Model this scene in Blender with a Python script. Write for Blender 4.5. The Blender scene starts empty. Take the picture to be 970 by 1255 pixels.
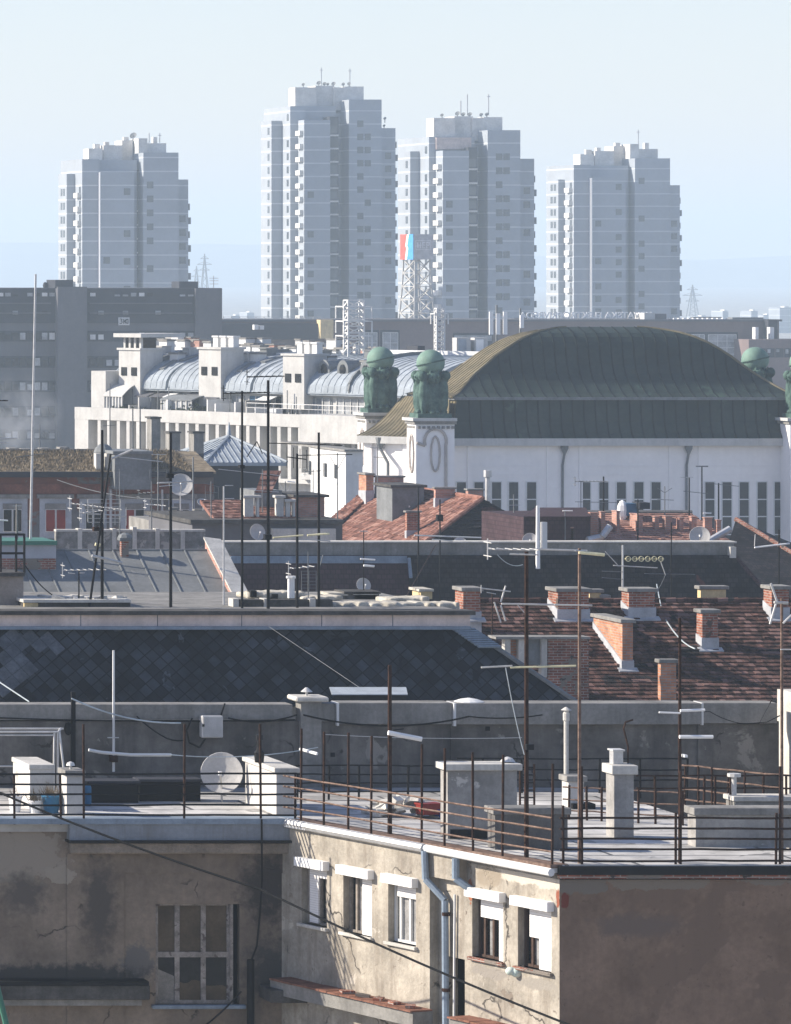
import bpy, bmesh, math, random
from mathutils import Vector
R = math.radians
rnd = random.Random(7)
sc = bpy.context.scene
col = sc.collection

# ------------------------------------------------------------------ camera, sky, sun, exposure
F, H, PX0, HOR = 6000.0, 30.0, -1315.0, 330.0      # focal length in photo pixels, eye height, principal column, horizon row
cd = bpy.data.cameras.new('camera'); cam = bpy.data.objects.new('camera', cd); col.objects.link(cam)
cam.location = (0, 0, H); cam.rotation_euler = (R(90), 0, 0)
cd.sensor_fit = 'VERTICAL'; cd.sensor_height = 36.0; cd.lens = F / 1255 * 36.0
cd.shift_x = (485 - PX0) / 1255; cd.shift_y = -(627.5 - HOR) / 1255
cd.clip_start = 1.0; cd.clip_end = 20000
sc.camera = cam
SUN = Vector((-0.85, 0.24, 0.47)).normalized()
w = bpy.data.worlds.new('World'); sc.world = w; w.use_nodes = True
wn = w.node_tree; bg = wn.nodes['Background']
sky = wn.nodes.new('ShaderNodeTexSky'); sky.sky_type = 'NISHITA'; sky.sun_disc = False
sky.sun_elevation = math.asin(SUN.z); sky.sun_rotation = math.atan2(SUN.x, SUN.y) % (2 * math.pi)
sky.altitude = 150; sky.air_density = 1.0; sky.dust_density = 0.5; sky.ozone_density = 2.2
tint = wn.nodes.new('ShaderNodeMix'); tint.data_type = 'RGBA'; tint.blend_type = 'MULTIPLY'; tint.inputs[0].default_value = 1.0; tint.inputs[7].default_value = (1.03, 0.915, 0.985, 1)   # white balance of the shade
wn.links.new(sky.outputs[0], tint.inputs[6]); wn.links.new(tint.outputs[2], bg.inputs[0]); bg.inputs[1].default_value = 0.104
sl = bpy.data.lights.new('sun', 'SUN'); so = bpy.data.objects.new('sun', sl); col.objects.link(so)
sl.energy = 5.0; sl.angle = R(0.5); sl.color = (1.0, 0.91, 0.78)
so.rotation_euler = SUN.to_track_quat('Z', 'Y').to_euler()
so.location = (0, -20, 200)
sc.view_settings.view_transform = 'Standard'; sc.view_settings.look = 'None'
sc.view_settings.exposure = 0.85; sc.view_settings.gamma = 1.0; sc.view_settings.use_curve_mapping = False
sc.render.engine = 'CYCLES'
sc.cycles.use_denoising = True; sc.cycles.max_bounces = 6; sc.cycles.diffuse_bounces = 3; sc.cycles.volume_bounces = 1
sc.cycles.use_adaptive_sampling = True; sc.cycles.adaptive_threshold = 0.01
HAZE_D = 0.0003
HAZE_C = (0.655, 0.805, 0.935)

# ------------------------------------------------------------------ pixel and metre helpers
def X(px, d): return (px - PX0) * d / F
def Z(py, d): return H - (py - HOR) * d / F
def P(px, py, d): return Vector((X(px, d), d, Z(py, d)))
def S(d): return F / d
def K(px): return (px - PX0) / F
def on_slope(py, zr, dr, m):       # distance at which row py meets a roof plane that falls m per metre towards us from ridge (dr, zr)
    return (H - zr + m * dr) / ((py - HOR) / F + m)

# ------------------------------------------------------------------ mesh builder
class MB:
    def __init__(s, fr=None):
        s.v, s.f, s.m, s.cur, s.fr = [], [], [], 0, fr
    def slot(s, i): s.cur = i; return s
    def poly(s, pts):
        n = len(s.v)
        s.v += [Vector(s.fr(*p)) if s.fr else Vector(p) for p in pts]
        s.f.append(list(range(n, n + len(pts)))); s.m.append(s.cur); return s
    def mesh(s, vs, fs):
        n = len(s.v)
        s.v += [Vector(s.fr(*p)) if s.fr else Vector(p) for p in vs]
        for f in fs: s.f.append([n + i for i in f]); s.m.append(s.cur)
        return s
    def hexa(s, b, t):
        return s.mesh(list(b) + list(t), [(3, 2, 1, 0), (4, 5, 6, 7), (0, 1, 5, 4), (1, 2, 6, 5), (2, 3, 7, 6), (3, 0, 4, 7)])
    def box(s, x0, x1, y0, y1, z0, z1):
        return s.hexa([(x0, y0, z0), (x1, y0, z0), (x1, y1, z0), (x0, y1, z0)], [(x0, y0, z1), (x1, y0, z1), (x1, y1, z1), (x0, y1, z1)])
    def pbox(s, a, b, ya, yb, d, dep, z0=None):      # a box whose front face fills columns a..b, rows ya..yb at distance d
        return s.box(X(a, d), X(b, d), d, d + dep, Z(yb, d) if z0 is None else z0, Z(ya, d))
    def rbox(s, c, sx, sy, sz, az=0, tilt=0):
        ca, sa = math.cos(az), math.sin(az); ct, st = math.cos(tilt), math.sin(tilt)
        def q(x, y, z):
            x, z = x * ct - z * st, x * st + z * ct
            return (c[0] + x * ca - y * sa, c[1] + x * sa + y * ca, c[2] + z)
        return s.hexa([q(-sx, -sy, -sz), q(sx, -sy, -sz), q(sx, sy, -sz), q(-sx, sy, -sz)], [q(-sx, -sy, sz), q(sx, -sy, sz), q(sx, sy, sz), q(-sx, sy, sz)])
    def tube(s, p, q, r, n=6, r2=None):
        p = Vector(s.fr(*p)) if s.fr else Vector(p); q = Vector(s.fr(*q)) if s.fr else Vector(q)
        fr, s.fr = s.fr, None
        d = (q - p).normalized(); a = d.orthogonal().normalized(); b = d.cross(a); r2 = r if r2 is None else r2
        vs = [p + (a * math.cos(i * 2 * math.pi / n) + b * math.sin(i * 2 * math.pi / n)) * r for i in range(n)]
        vs += [q + (a * math.cos(i * 2 * math.pi / n) + b * math.sin(i * 2 * math.pi / n)) * r2 for i in range(n)]
        s.mesh(vs, [(i, (i + 1) % n, n + (i + 1) % n, n + i) for i in range(n)] + [tuple(range(n - 1, -1, -1)), tuple(range(n, 2 * n))])
        s.fr = fr; return s
    def path(s, pts, r, n=5):
        for a, b in zip(pts, pts[1:]): s.tube(a, b, r, n)
        return s
    def lathe(s, c, prof, n=16, a0=0):
        vs, fs = [], []
        for r, z in prof:
            for i in range(n):
                a = a0 + i * 2 * math.pi / n; vs.append((c[0] + r * math.cos(a), c[1] + r * math.sin(a), c[2] + z))
        for j in range(len(prof) - 1):
            for i in range(n):
                fs.append((j * n + i, j * n + (i + 1) % n, (j + 1) * n + (i + 1) % n, (j + 1) * n + i))
        fs.append(tuple(range(n - 1, -1, -1))); fs.append(tuple((len(prof) - 1) * n + i for i in range(n)))
        return s.mesh(vs, fs)
    def ellip(s, c, rx, ry, rz, n=12, m=8):
        pr = []
        vs, fs = [], []
        for j in range(m + 1):
            t = math.pi * j / m
            rr = max(math.sin(t), 1e-3)
            for i in range(n):
                a = i * 2 * math.pi / n; vs.append((c[0] + rx * rr * math.cos(a), c[1] + ry * rr * math.sin(a), c[2] - rz * math.cos(t)))
        for j in range(m):
            for i in range(n): fs.append((j * n + i, j * n + (i + 1) % n, (j + 1) * n + (i + 1) % n, (j + 1) * n + i))
        return s.mesh(vs, fs)
    def prism(s, pts, y0, y1):           # (x, z) outline pulled from y0 to y1
        n = len(pts)
        vs = [(x, y0, z) for x, z in pts] + [(x, y1, z) for x, z in pts]
        return s.mesh(vs, [tuple(range(n - 1, -1, -1)), tuple(range(n, 2 * n))] + [(i, (i + 1) % n, n + (i + 1) % n, n + i) for i in range(n)])
    def dish(s, c, r, d, n=20):          # a shallow bowl facing direction d, with thickness
        d = Vector(d).normalized(); a = d.orthogonal().normalized(); b = d.cross(a); c = Vector(c)
        rings = [(0.02, -.22), (.4, -.17), (.75, -.08), (1, .02), (1.02, -.0), (.75, -.11), (.4, -.2), (.02, -.25)]
        vs, fs = [], []
        for k, h in rings:
            for i in range(n):
                t = i * 2 * math.pi / n; vs.append(c + (a * math.cos(t) + b * math.sin(t)) * r * k + d * r * h)
        m = len(rings)
        for j in range(m - 1):
            for i in range(n): fs.append((j * n + i, j * n + (i + 1) % n, (j + 1) * n + (i + 1) % n, (j + 1) * n + i))
        fs.append(tuple(range(n))); fs.append(tuple((m - 1) * n + i for i in range(n)))
        return s.mesh(vs, fs)
    def build(s, name, mats, parent=None, smooth=False, bevel=0, origin=None):
        off = Vector((0, 0, 0)); p = parent
        while p is not None: off += p.location; p = p.parent
        if parent is None and origin is None and s.v:
            origin = (sum(v.x for v in s.v) / len(s.v), sum(v.y for v in s.v) / len(s.v), min(v.z for v in s.v))
        loc = Vector(origin) - off if origin is not None else Vector((0, 0, 0))
        tot = off + loc
        me = bpy.data.meshes.new(name)
        me.from_pydata([v - tot for v in s.v], [], s.f)
        if not isinstance(mats, (list, tuple)): mats = [mats]
        for m in mats: me.materials.append(m)
        for pl, mi in zip(me.polygons, s.m): pl.material_index = mi; pl.use_smooth = smooth
        bm = bmesh.new(); bm.from_mesh(me)
        bmesh.ops.recalc_face_normals(bm, faces=bm.faces)
        uv = bm.loops.layers.uv.new('UVMap')
        for f in bm.faces:
            n = f.normal
            if abs(n.z) > .985: h, vv = Vector((1, 0, 0)), Vector((0, 1, 0))
            else:
                h = Vector((-n.y, n.x, 0)).normalized(); vv = n.cross(h)
            for l in f.loops:
                q = l.vert.co + tot
                l[uv].uv = (q.dot(h), q.dot(vv))
        bm.to_mesh(me); bm.free()
        o = bpy.data.objects.new(name, me); col.objects.link(o)
        o.location = loc
        if parent is not None: o.parent = parent
        if bevel:
            b = o.modifiers.new('bevel', 'BEVEL'); b.width = bevel; b.segments = 1; b.limit_method = 'ANGLE'
        return o

def thing(name, label, cat, loc, group=None):
    o = bpy.data.objects.new(name, None); col.objects.link(o); o.location = loc; o.empty_display_size = .3
    return tag(o, label, cat, group)
def tag(o, label, cat, group=None):
    o['label'] = label; o['category'] = cat
    if group: o['group'] = group
    return o
def put(o, parent, pos):                # another copy of a part, sharing its mesh
    c = o.copy(); col.objects.link(c)
    off = Vector((0, 0, 0)); p = parent
    while p is not None: off += p.location; p = p.parent
    c.parent = parent; c.location = Vector(pos) - off
    return c
def sag(p, q, s, n=12):
    p, q = Vector(p), Vector(q)
    return [p.lerp(q, i / n) - Vector((0, 0, s * 4 * (i / n) * (1 - i / n))) for i in range(n + 1)]

# ------------------------------------------------------------------ materials
class NT:
    def __init__(s, name):
        s.m = bpy.data.materials.new(name); s.m.use_nodes = True; s.t = s.m.node_tree
        s.bs = s.t.nodes['Principled BSDF']
    def n(s, typ, **kw):
        x = s.t.nodes.new(typ)
        for k, v in kw.items(): setattr(x, k, v)
        return x
    def l(s, a, b): s.t.links.new(a, b)
    def val(s, sock, v):
        if hasattr(v, 'links') or isinstance(v, bpy.types.NodeSocket): s.l(v, sock)
        else: sock.default_value = v
    def mix(s, fac, a, b, mode='MIX'):
        x = s.n('ShaderNodeMix', data_type='RGBA', blend_type=mode)
        s.val(x.inputs[0], fac); s.val(x.inputs[6], a if not isinstance(a, tuple) else a + (1,) * (4 - len(a))); s.val(x.inputs[7], b if not isinstance(b, tuple) else b + (1,) * (4 - len(b)))
        return x.outputs[2]
    def rng(s, v, a, b, c=0., d=1.):
        x = s.n('ShaderNodeMapRange'); s.l(v, x.inputs[0])
        for i, q in enumerate((a, b, c, d)): x.inputs[1 + i].default_value = q
        return x.outputs[0]
    def math(s, op, a, b=0.):
        x = s.n('ShaderNodeMath', operation=op); s.val(x.inputs[0], a); s.val(x.inputs[1], b); return x.outputs[0]
    def noise(s, vec, scale, det=5, ro=.6, dist=0.):
        x = s.n('ShaderNodeTexNoise'); s.l(vec, x.inputs['Vector']); x.inputs['Scale'].default_value = scale
        x.inputs['Detail'].default_value = det; x.inputs['Roughness'].default_value = ro; x.inputs['Distortion'].default_value = dist
        return x.outputs[0]
    def vmul(s, vec, k, add=(0, 0, 0), rot=(0, 0, 0)):
        x = s.n('ShaderNodeMapping'); s.l(vec, x.inputs[0]); x.inputs['Scale'].default_value = k; x.inputs['Location'].default_value = add; x.inputs['Rotation'].default_value = rot
        return x.outputs[0]

def island_tint(m, lo, hi, tintc):
    t = m.node_tree; bs = t.nodes['Principled BSDF']; src = bs.inputs['Base Color'].links[0].from_socket
    g = t.nodes.new('ShaderNodeNewGeometry'); mr = t.nodes.new('ShaderNodeMapRange'); t.links.new(g.outputs['Random Per Island'], mr.inputs[0]); mr.inputs[3].default_value = lo; mr.inputs[4].default_value = hi
    mx = t.nodes.new('ShaderNodeMix'); mx.data_type = 'RGBA'; mx.blend_type = 'MULTIPLY'; mx.inputs[0].default_value = 1; t.links.new(src, mx.inputs[6]); t.links.new(mr.outputs[0], mx.inputs[7])
    gt = t.nodes.new('ShaderNodeMath'); gt.operation = 'GREATER_THAN'; gt.inputs[1].default_value = .86; t.links.new(g.outputs['Random Per Island'], gt.inputs[0])
    m2 = t.nodes.new('ShaderNodeMix'); m2.data_type = 'RGBA'; t.links.new(gt.outputs[0], m2.inputs[0]); t.links.new(mx.outputs[2], m2.inputs[6]); m2.inputs[7].default_value = tintc + (1,)
    t.links.new(m2.outputs[2], bs.inputs['Base Color'])
def k3(c, f): return tuple(min(max(q * f, 0), .95) for q in c)
def surf(name, base, base2=None, var=.22, scale=1.2, rough=.85, bump=.25, bscale=25., streak=0., streakc=(.03, .028, .026), sscale=1.5,
         patch=(), spots=(), brick=None, zline=None, metal=0., spec=.12, bdist=.02, crack=0.):
    N = NT(name)
    pos = N.n('ShaderNodeNewGeometry').outputs['Position']
    n1 = N.noise(pos, scale, 7, .62)
    f1 = N.rng(n1, .32, .68)
    hgt = N.noise(pos, bscale, 4, .65)
    if brick:
        uv = N.n('ShaderNodeUVMap').outputs[0]
        v = N.vmul(uv, (1, 1, 1), rot=(0, 0, brick.get('rot', 0)))
        b = N.n('ShaderNodeTexBrick'); N.l(v, b.inputs['Vector'])
        b.offset = brick.get('offset', .5); b.inputs['Scale'].default_value = 1.
        b.inputs['Brick Width'].default_value = brick['w']; b.inputs['Row Height'].default_value = brick['h']
        b.inputs['Mortar Size'].default_value = brick['m']; b.inputs['Mortar Smooth'].default_value = .2; b.inputs['Bias'].default_value = brick.get('bias', 0.)
        b.inputs['Color1'].default_value = base + (1,); b.inputs['Color2'].default_value = (base2 or k3(base, 1.5)) + (1,); b.inputs['Mortar'].default_value = brick['mc'] + (1,)
        c = N.mix(f1, N.mix(1., b.outputs[0], (1 - var,) * 3, 'MULTIPLY'), N.mix(1., b.outputs[0], (1 + var,) * 3, 'MULTIPLY'))
        hgt = N.math('SUBTRACT', N.math('MULTIPLY', hgt, .35), b.outputs[1])
    else:
        c = N.mix(f1, k3(base, 1 - var), base2 or k3(base, 1 + var))
        fine = N.rng(N.noise(pos, scale * 9, 4, .7), .3, .7, 1 - var * .6, 1 + var * .6)
        c = N.mix(1., c, fine, 'MULTIPLY')
    if zline:
        z = N.n('ShaderNodeSeparateXYZ'); N.l(pos, z.inputs[0])
        q = N.math('FRACT', N.math('DIVIDE', N.math('ADD', z.outputs[2], zline.get('o', 0.)), zline['p']))
        c = N.mix(N.math('LESS_THAN', q, zline['w'] / zline['p']), c, zline['c'])
    for sc_, th, pc, seed in patch:
        pn = N.noise(N.vmul(pos, (1, 1, 1), (seed, seed * 1.7, seed * .3)), sc_, 6, .6, .4)
        pm = N.rng(pn, th, th + .025)
        c = N.mix(pm, c, pc); hgt = N.math('SUBTRACT', hgt, N.math('MULTIPLY', pm, .6))
    if streak:
        sn = N.noise(N.vmul(pos, (sscale, sscale, sscale * .09)), 1.6, 5, .65)
        c = N.mix(N.math('MULTIPLY', N.rng(sn, .48, .72), streak), c, streakc)
    if crack:
        vo = N.n('ShaderNodeTexVoronoi', feature='DISTANCE_TO_EDGE'); vo.inputs['Scale'].default_value = crack
        ds = N.n('ShaderNodeVectorMath', operation='ADD'); N.l(pos, ds.inputs[0])
        nz = N.n('ShaderNodeTexNoise'); N.l(pos, nz.inputs['Vector']); nz.inputs['Scale'].default_value = 2.2; nz.inputs['Detail'].default_value = 5
        sc_ = N.n('ShaderNodeVectorMath', operation='SCALE'); N.l(nz.outputs['Color'], sc_.inputs[0]); sc_.inputs['Scale'].default_value = .8; N.l(sc_.outputs[0], ds.inputs[1]); N.l(ds.outputs[0], vo.inputs['Vector'])
        cm = N.math('MULTIPLY', N.rng(vo.outputs['Distance'], .004, .014, 1, 0), N.rng(N.noise(pos, .7, 3), .50, .56))
        c = N.mix(N.math('MULTIPLY', cm, .8), c, (.03, .027, .025)); hgt = N.math('SUBTRACT', hgt, cm)
    for cen, rad, scol, soft in spots:
        sub = N.n('ShaderNodeVectorMath', operation='SUBTRACT'); N.l(pos, sub.inputs[0]); sub.inputs[1].default_value = cen
        dv = N.n('ShaderNodeVectorMath', operation='DIVIDE'); N.l(sub.outputs[0], dv.inputs[0]); dv.inputs[1].default_value = rad
        ln = N.n('ShaderNodeVectorMath', operation='LENGTH'); N.l(dv.outputs[0], ln.inputs[0])
        d = N.math('ADD', ln.outputs['Value'], N.rng(N.noise(pos, 3.6, 8, .68), .2, .8, -.75, .75))
        sm_ = N.rng(d, 1 - soft, 1 + soft, 1, 0); c = N.mix(sm_, c, scol)
        if soft < .08: hgt = N.math('ADD', hgt, N.math('MULTIPLY', sm_, .7))
    N.l(c, N.bs.inputs['Base Color'])
    N.bs.inputs['Roughness'].default_value = rough; N.bs.inputs['Metallic'].default_value = metal
    N.bs.inputs['Specular IOR Level'].default_value = spec
    if bump:
        bn = N.n('ShaderNodeBump'); bn.inputs['Strength'].default_value = bump; bn.inputs['Distance'].default_value = bdist
        N.l(hgt, bn.inputs['Height']); N.l(bn.outputs[0], N.bs.inputs['Normal'])
    return N.m

BR = dict(w=.27, h=.085, m=.012, mc=(.30, .27, .24), bias=-.1)
m_white = surf('white_render', (.46, .455, .44), var=.12, scale=.7, streak=.4, streakc=(.28, .28, .285), bump=.1)
m_offwhite = surf('pale_painted_plaster', (.62, .62, .61), var=.08, scale=.6, streak=.2, streakc=(.35, .35, .35), bump=.1)
m_tower = surf('tower_concrete', (.30, .33, .365), var=.10, scale=.12, bump=0, streak=.15, streakc=(.24, .24, .25), sscale=.25, zline=dict(p=2.72, w=.26, c=(.50, .52, .54)))  # bluish base carries part of the distance haze in the colour
m_towerwin = surf('tower_glass', (.07, .08, .09), rough=.25, bump=0, spec=.6)
m_balc = surf('balcony_concrete', (.60, .58, .54), bump=0, scale=.4)
m_dark = surf('dark_interior', (.012, .012, .013), bump=0)
m_glass = surf('dark_window_glass', (.012, .013, .014), var=.6, scale=1.2, rough=.12, bump=0, spec=.25)
m_glassl = surf('curtained_window_glass', (.30, .31, .32), var=.4, scale=.7, rough=.3, bump=0)
m_brownwall = surf('mauve_concrete', (.17, .13, .125), var=.14, scale=.25, bump=0, streak=.2, sscale=.4, streakc=(.12, .11, .11))
m_bluewall = surf('dark_office_cladding', (.04, .042, .05), var=.2, scale=.3, bump=0)
m_greywall = surf('grey_office_concrete', (.115, .115, .125), var=.12, scale=.3, bump=0, streak=.2, sscale=.5)
m_zinc = surf('zinc_sheet', (.30, .335, .37), var=.2, scale=.9, rough=.75, bump=.05, streak=.4, streakc=(.21, .235, .26))
m_zincd = surf('old_lead_sheet', (.17, .18, .185), var=.25, scale=.8, rough=.6, bump=.1, streak=.3, streakc=(.09, .09, .095))
m_flash = surf('lead_flashing', (.40, .41, .43), var=.2, scale=2., rough=.55, bump=.15, metal=.1)
m_archive = surf('archive_plaster', (.80, .775, .76), var=.05, scale=.3, bump=0, streak=.12, sscale=.6, streakc=(.45, .43, .42))
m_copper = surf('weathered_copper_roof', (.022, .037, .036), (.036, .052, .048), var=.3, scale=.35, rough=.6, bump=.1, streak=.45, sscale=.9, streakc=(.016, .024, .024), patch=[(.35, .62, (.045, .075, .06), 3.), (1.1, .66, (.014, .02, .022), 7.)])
m_copper_lit = surf('sunlit_weathered_copper', (.15, .125, .072), (.23, .195, .12), var=.25, scale=.5, rough=.6, bump=.1, streak=.4, sscale=.9, streakc=(.07, .065, .05))  # lighter, yellower copper copy: sunlight on the left slopes put into the colour
m_seam = surf('dark_copper_seam', (.010, .015, .016), bump=0)
m_patina = surf('green_patina', (.03, .072, .062), (.10, .165, .135), var=.35, scale=1.6, rough=.7, bump=.3, bscale=8, streak=.4, sscale=2.2, streakc=(.015, .045, .04))  # dark streaks, deepened to put the owls' crevice shade into the colour
m_patinal = surf('pale_green_patina', (.15, .235, .19), var=.15, scale=1.5, rough=.6, bump=.1, streak=.2, sscale=2., streakc=(.1, .22, .17))
m_brick = surf('weathered_red_brick', (.20, .062, .036), (.36, .14, .085), var=.35, scale=2.5, bump=.5, brick=BR, bdist=.015, patch=[(1.6, .66, (.10, .075, .06), 2.)])
m_brickl = surf('orange_brick', (.40, .165, .09), (.55, .27, .16), var=.3, scale=2.5, bump=.5, brick=BR, bdist=.015, patch=[(1.8, .68, (.25, .15, .10), 5.)])
m_brickp = surf('plastered_old_brick', (.17, .055, .035), (.26, .10, .065), var=.4, scale=1.5, bump=.5, brick=BR, patch=[(.9, .56, (.19, .165, .14), 1.), (2.5, .6, (.06, .05, .045), 4.)])
m_pinkbrick = surf('pale_pink_brick', (.36, .17, .13), (.46, .24, .19), var=.2, scale=2., bump=.2, brick=BR)
m_tile = surf('old_brown_tile', (.038, .022, .018), (.125, .066, .053), var=.5, scale=4., bump=.35, bscale=30, patch=[(.7, .60, (.022, .02, .02), 6.)])
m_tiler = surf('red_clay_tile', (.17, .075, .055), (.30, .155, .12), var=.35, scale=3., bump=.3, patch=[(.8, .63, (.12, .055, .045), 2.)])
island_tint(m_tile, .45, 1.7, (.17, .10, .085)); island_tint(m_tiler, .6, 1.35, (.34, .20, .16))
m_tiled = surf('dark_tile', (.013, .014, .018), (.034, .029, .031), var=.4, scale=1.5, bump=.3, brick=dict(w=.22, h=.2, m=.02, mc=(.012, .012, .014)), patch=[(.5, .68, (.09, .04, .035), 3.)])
m_tilep = surf('purple_brown_tile', (.047, .028, .033), (.068, .042, .047), var=.25, scale=1.2, bump=.3, brick=dict(w=.22, h=.2, m=.02, mc=(.035, .022, .026)))
m_slate = surf('diamond_slate', (.009, .011, .015), (.036, .042, .052), var=.6, scale=.9, rough=.6, bump=.6, brick=dict(w=.30, h=.30, m=.016, mc=(.003, .004, .005), rot=R(50), offset=0.), bdist=.02, patch=[(1.6, .67, (.075, .085, .10), 1.), (.8, .60, (.010, .012, .016), 9.)])
m_slatel = surf('pale_slate', (.085, .094, .11), var=.4, scale=2., rough=.5, bump=.3)
m_conc = surf('weathered_concrete', (.22, .213, .20), var=.25, scale=1.3, bump=.35, streak=.45, streakc=(.07, .068, .065))
m_concl = surf('pale_concrete', (.50, .48, .44), var=.2, scale=1.5, bump=.35, streak=.3, streakc=(.2, .19, .17))
m_concd = surf('dark_damp_concrete', (.075, .072, .068), var=.4, scale=1.8, bump=.4, streak=.4, streakc=(.02, .02, .02))
m_conctop = surf('lichened_concrete', (.42, .39, .33), var=.35, scale=3., bump=.6, bscale=12)
m_partywall = surf('stained_party_wall', crack=.45, base=(.095, .09, .084), base2=(.185, .172, .158), var=.25, scale=.9, bump=.4, streak=.7, sscale=1.1, streakc=(.045, .044, .045), patch=[(.8, .62, (.235, .22, .20), 2.), (.55, .66, (.045, .043, .04), 8.), (2.4, .66, (.26, .245, .225), 4.)])
m_terrace = surf('bitumen_sheet_terrace', (.36, .35, .335), var=.3, scale=1., rough=.6, bump=.25, patch=[(.9, .60, (.27, .265, .255), 3.), (2.6, .64, (.22, .21, .20), 6.), (.5, .66, (.19, .185, .18), 9.)], brick=dict(w=5., h=.95, m=.05, mc=(.10, .10, .10), offset=.3))
m_black = surf('black_painted_steel', (.012, .012, .013), rough=.55, bump=.1, var=.4)
m_rust = surf('rusty_steel', (.022, .012, .009), (.06, .03, .02), var=.5, scale=9., bump=.4, bscale=90)
m_rustl = surf('pale_rust', (.15, .095, .07), (.24, .165, .13), var=.4, scale=8., bump=.4, bscale=90)  # paler tone of rust for some rails and masts
m_galv = surf('galvanised_steel', (.50, .50, .50), rough=.45, metal=.5, var=.15, scale=5., bump=0)
m_alu = surf('antenna_aluminium', (.55, .54, .52), rough=.5, metal=.3, var=.15, scale=4., bump=0)
m_whitepaint = surf('white_plastic', (.80, .79, .77), rough=.45, var=.04, bump=0)
m_dish = surf('dish_grey', (.42, .41, .40), rough=.5, var=.12, scale=3, bump=0)
m_cream = surf('cream_chimney_render', (.62, .49, .27), var=.15, scale=2., bump=.2, streak=.3, streakc=(.25, .2, .14))
m_yellow = surf('yellow_antenna_plastic', (.72, .66, .42), rough=.5, bump=0)
m_fasc = surf('pinkish_fascia_panel', (.66, .55, .50), var=.15, scale=1.2, bump=.05, streak=.3, streakc=(.25, .22, .22))
m_bluemetal = surf('blue_grey_gutter', (.20, .25, .31), var=.2, scale=2., rough=.5, bump=.05, streak=.3, streakc=(.10, .11, .13))
m_greenpaint = surf('green_painted_metal', (.055, .17, .12), rough=.5, var=.15, bump=0)
m_bluepl = surf('blue_plastic', (.05, .17, .30), rough=.4, bump=0)
m_redpl = surf('red_plastic', (.20, .03, .025), rough=.4, bump=0)
m_terra = surf('terracotta', (.35, .14, .08), rough=.8)
m_grass = surf('dry_roof_grass', (.20, .155, .10), (.30, .245, .17), var=.4, scale=3., bump=0)
m_leaf = surf('dark_leaves', (.045, .065, .03), var=.5, scale=6., bump=0)
m_ground = surf('city_ground', (.30, .28, .25), var=.4, scale=.05, bump=0)
m_hill = surf('wooded_hill', (.16, .17, .15), var=.3, scale=.01, bump=0)
m_cable = surf('black_cable', (.01, .01, .01), rough=.6, bump=0)
m_cablew = surf('pale_cable', (.45, .50, .52), rough=.6, bump=0)
m_bluec = surf('blue_container', (.07, .14, .22), bump=0)

# ------------------------------------------------------------------ ground, hills
o = MB().box(-2500, 6300, -600, 9700, -.5, 0).build('ground', m_ground); o['kind'] = 'structure'
def hills():
    mb = MB(); n, m = 70, 8
    vs, fs = [], []
    for j in range(m):
        y = 8000 + j * 150
        for i in range(n):
            x = 1000 + i * 66
            k = math.sin(math.pi * j / (m - 1)) ** .7
            hgt = 58 + 7 * math.sin(i * .11 + .6) + 5 * math.sin(i * .31 + 2) + 3 * math.sin(i * .83 + j)
            if i < 30: hgt += 20 * (30 - i) / 30
            vs.append((x, y, -.3 + hgt * k + rnd.uniform(0, .8)))
    for j in range(m - 1):
        for i in range(n - 1): fs.append((j * n + i, j * n + i + 1, (j + 1) * n + i + 1, (j + 1) * n + i))
    o = mb.mesh(vs, fs).build('hills', m_hill, smooth=True); o['kind'] = 'structure'
hills()
# ------------------------------------------------------------------ the air
N = NT('haze'); N.t.nodes.remove(N.bs); pv = N.n('ShaderNodeVolumePrincipled'); pv.inputs['Density'].default_value = HAZE_D; pv.inputs['Color'].default_value = HAZE_C + (1,)
pv.inputs['Anisotropy'].default_value = 0.0
N.l(pv.outputs[0], N.t.nodes['Material Output'].inputs['Volume'])
o = MB().box(-2600, 6400, -700, 9800, -1.5, 135).build('haze', N.m); o['kind'] = 'stuff'
# ================================================================== FAR: towers
def slab_window(w, h, mat, name):        # small flat window box, origin at its centre, sitting 5 cm proud
    return MB().box(-w / 2, w / 2, -.06, .25, -h / 2, h / 2).build(name, mat, origin=(0, 0, 0))
def side_window(w, h, mat, name):
    return MB().box(-.06, .25, -w / 2, w / 2, -h / 2, h / 2).build(name, mat, origin=(0, 0, 0))
def drop(o): bpy.data.objects.remove(o, do_unlink=True)

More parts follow.
